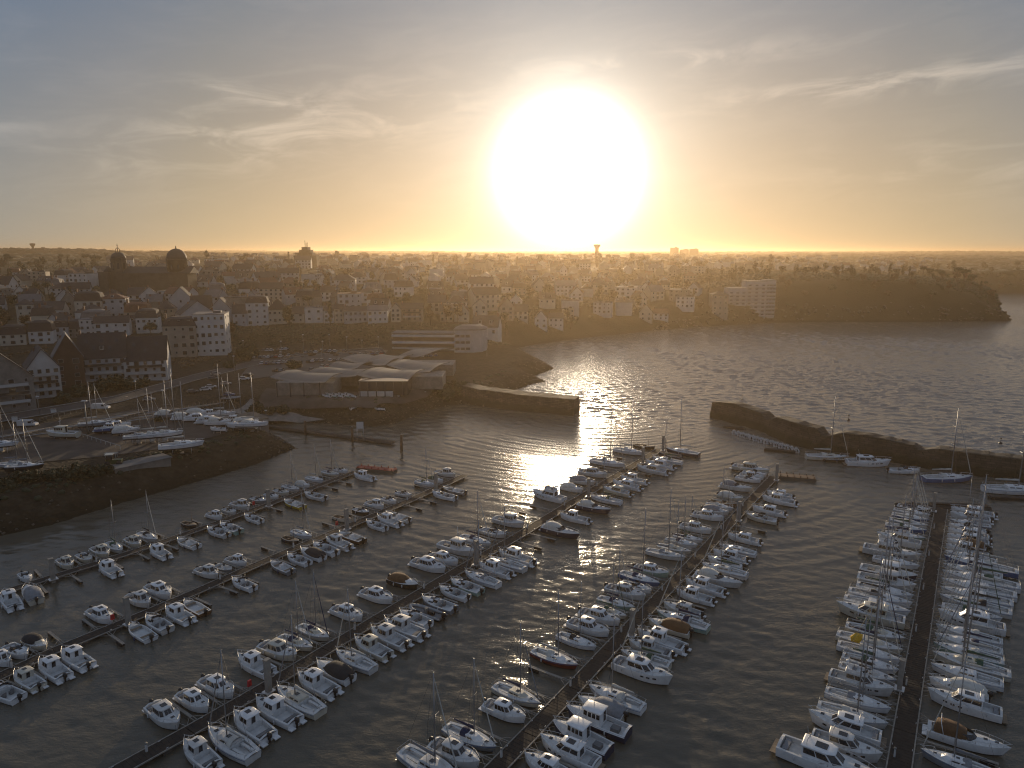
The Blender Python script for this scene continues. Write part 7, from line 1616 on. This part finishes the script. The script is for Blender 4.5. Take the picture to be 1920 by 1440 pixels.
# ------------------------------------------------------------------ waiting pontoon with piles and sign
A = P(503, 800, .5); B_ = P(738, 831, .5); d = (B_ - A); n = 7; t = empty('waiting_pontoon', (0, 0, 0), 0, 'narrow dark waiting pontoon across the creek, with piles and a sign', 'pontoon')
for i in range(n):
    a = A.lerp(B_, i / n); b = A.lerp(B_, (i + 1) / n); m = MB(); L = (b - a).length - .1; m.box((0, 0, .1), (L, 2.0, .5)); m.build('float', M_float, t, (a + b) / 2, math.atan2(d.y, d.x)); m = MB(); m.box((0, 0, .38), (L, 1.9, .08)); m.build('deck_section', M_plank, t, (a + b) / 2, math.atan2(d.y, d.x))
for px, py, pt, lab in ((573, 815, 789, 'brown timber pile at the left of the waiting pontoon'), (661, 829, 801, 'brown timber pile at the middle of waiting pontoon'), (753, 845, 815, 'lone brown timber pile off the end of waiting pontoon')):
    g = P(px, py); h = PD(px, pt, g.y).z; t = empty('timber_pile', g, 0, lab, 'pile', 'timber piles in the creek'); m = MB(); m.tube([(0, 0, -2), (0, 0, h)], .42, 8); m.build('shaft', mat('brown pile', (.10, .06, .035), .8, vary=.3), t); m = MB(); m.tube([(0, 0, h), (0, 0, h + .3)], .46, 8, r2=.1); m.build('cap', M_edge, t)
g = P(676, 826, .9); t = empty('notice_board', g, .1, 'white notice board on legs on the waiting pontoon', 'sign')
m = MB(); m.box((0, 0, 5.0), (2.2, .1, 2.2)); m.build('board', M_ped, t)
for s in (1, -1): m = MB(); m.tube([(s * 1.1, 0, 0), (s * .9, 0, 5)], .07, 4); m.build('leg', M_steel, t)
# boats and rafts along the mole
for k, px, py, hd, L, hull, cov, lab in [('S', 1551, 858, -8, 12, 'E', 'w', 'rafted two-master under the breakwater, leftmost of the wall boats'), ('F', 1628, 869, -9, 12, 'W', 'w', 'bright white, below the breakwater middle'), ('k', 1695, 883, -9, 8, 'W', 'w', 'small one right of the big white cruiser, breakwater'), ('S', 1776, 898, 0, 13, 'B', 'w', 'with two masts under the breakwater right half'), ('S', 1900, 920, -8, 14, 'W', 'w', 'rightmost under the breakwater, cut by the frame'), ('t', 1575, 862, -8, 9, 'D', 'g', 'beside the rafted two-master')]:
    g = P(px, py, .6); boat(k, (g.x, g.y), R(hd), L, 1.0, hull, cov, lab, 'boats moored under the breakwater')
g = P(1900, 936, .2); t = empty('mooring_float', g, -.14, 'black float behind the rightmost wall yacht', 'float'); m = MB(); m.box((0, 0, .1), (11, 1.6, .7)); m.build('hull', M_black, t); m = MB(); m.box((0, 0, .5), (10.6, 1.3, .1)); m.build('deck', M_plank, t)
g = P(1376, 803, .2); t = empty('mooring_float', g, -.5, 'dark float at the far end of dinghy row', 'float'); m = MB(); m.box((0, 0, .1), (7, 2, .6)); m.build('hull', M_black, t); m = MB(); m.box((0, 0, .45), (6.8, 1.8, .1)); m.build('deck', M_plank, t)
g = P(1462, 846, .2); t = empty('mooring_float', g, -.4, 'dark float at the near end of the dinghy row', 'float'); m = MB(); m.box((0, 0, .1), (9, 2, .6)); m.build('hull', M_black, t); m = MB(); m.box((0, 0, .45), (8.8, 1.8, .1)); m.build('deck', M_plank, t)
A = P(1378, 812, .3); B_ = P(1490, 843, .3)
for i in range(24):
    p = A.lerp(B_, (i + .3) / 24); s = i % 2; nn = Vector((.35, -.93, 0)); p = p + nn * (1.6 if s else -.9)
    boat('d', (p.x, p.y), R(70 + rnd.uniform(-8, 8)), 3.9, .95, rnd.choice('WWOWG'), None, '%s from the harbour mouth in the %s row under the breakwater' % (ordinal(i // 2), 'near' if s else 'far'), 'white dinghies under the breakwater')
for px, py, lab in ((1391, 750, 'small dark buoy off the breakwater end'), (1591, 788, 'small dark buoy beyond the breakwater middle'), (1876, 832, 'small dark buoy beyond the breakwater right end')):
    g = P(px, py); t = empty('channel_buoy', (g.x, g.y, .1), 0, lab, 'buoy', 'buoys on the open water'); m = MB(); m.lathe([(.1, -.4), (.5, -.2), (.55, .2), (.35, .4), (.1, .5)], 10); m.build('float', M_black, t); m = MB(); m.tube([(0, 0, .4), (0, 0, 1.6)], .08, 5); m.box((0, 0, 1.7), (.35, .35, .35)); m.build('topmark', M_black, t)
# upturned dinghies and boards in front of the harbour centre
for i in range(9):
    g = ground(612 + i * 6, 745 - (i % 2) * 3); t = boat('d', (g.x, g.y), R(150), 4.2, .7, rnd.choice('WVWO'), None, ordinal(i) + ' from left in the rack before the harbour centre', 'dinghies on land before the harbour centre', z=g.z + .15)
for px, py, hd, k, lab in ((665, 767, 60, 'd', 'tilted one on the bank below the harbour centre'), (712, 770, 175, 'd', 'on the bank right of the tilted one'), (790, 740, 20, 'd', 'behind the bank at right of the harbour centre'), (740, 745, 170, 'd', 'beside the low white wall')):
    g = ground(px, py); boat(k, (g.x, g.y), R(hd), 4.0, .9, 'W', None, lab, 'dinghies on the banks', z=g.z + .3)
# litter bins / cabinets beside the road
for px, py, lab in ((101, 775, 'small white cabinet on the verge, right of two'), (28, 790, 'small white cabinet on the verge, left of two')):
    g = ground(px, py); t = empty('utility_cabinet', g, 0, lab, 'cabinet'); m = MB(); m.box((0, 0, .7), (1.5, .6, 1.5)); m.build('body', M_ped, t); m = MB(); m.box((0, 0, 1.5), (1.7, .8, .1)); m.build('lid', M_edge, t)
# yellow sail bag / flag on the rightmost pontoon boats
g = P(1606, 1196, 2.6); t = empty('canvas_bundle', g, .3, 'bright yellow canvas heap on a yacht left of the rightmost pontoon', 'canvas'); m = MB(); m.add([jit(v * 1.0, .12) for v in [Vector((v.x * 1.1, v.y * .8, v.z * .8)) for v in IV]], IF); m.build('canvas', mat('yellow canvas', (.62, .36, .02), .8), t)
# ------------------------------------------------------------------ air
hb = MB(); hb.box((0, 3650, 40.0), (24000, 10700, 88))
hm = bpy.data.materials.new('haze'); hm.use_nodes = True; hm.node_tree.nodes.clear()
pv = hm.node_tree.nodes.new('ShaderNodeVolumePrincipled'); pv.inputs['Density'].default_value = 0.000185
pv.inputs['Color'].default_value = (0.68, 0.52, 0.345, 1); pv.inputs['Anisotropy'].default_value = 0.70
ho = hm.node_tree.nodes.new('ShaderNodeOutputMaterial'); hm.node_tree.links.new(pv.outputs[0], ho.inputs['Volume'])
hz_o = hb.build('haze', hm); tag(hz_o, kind='stuff')
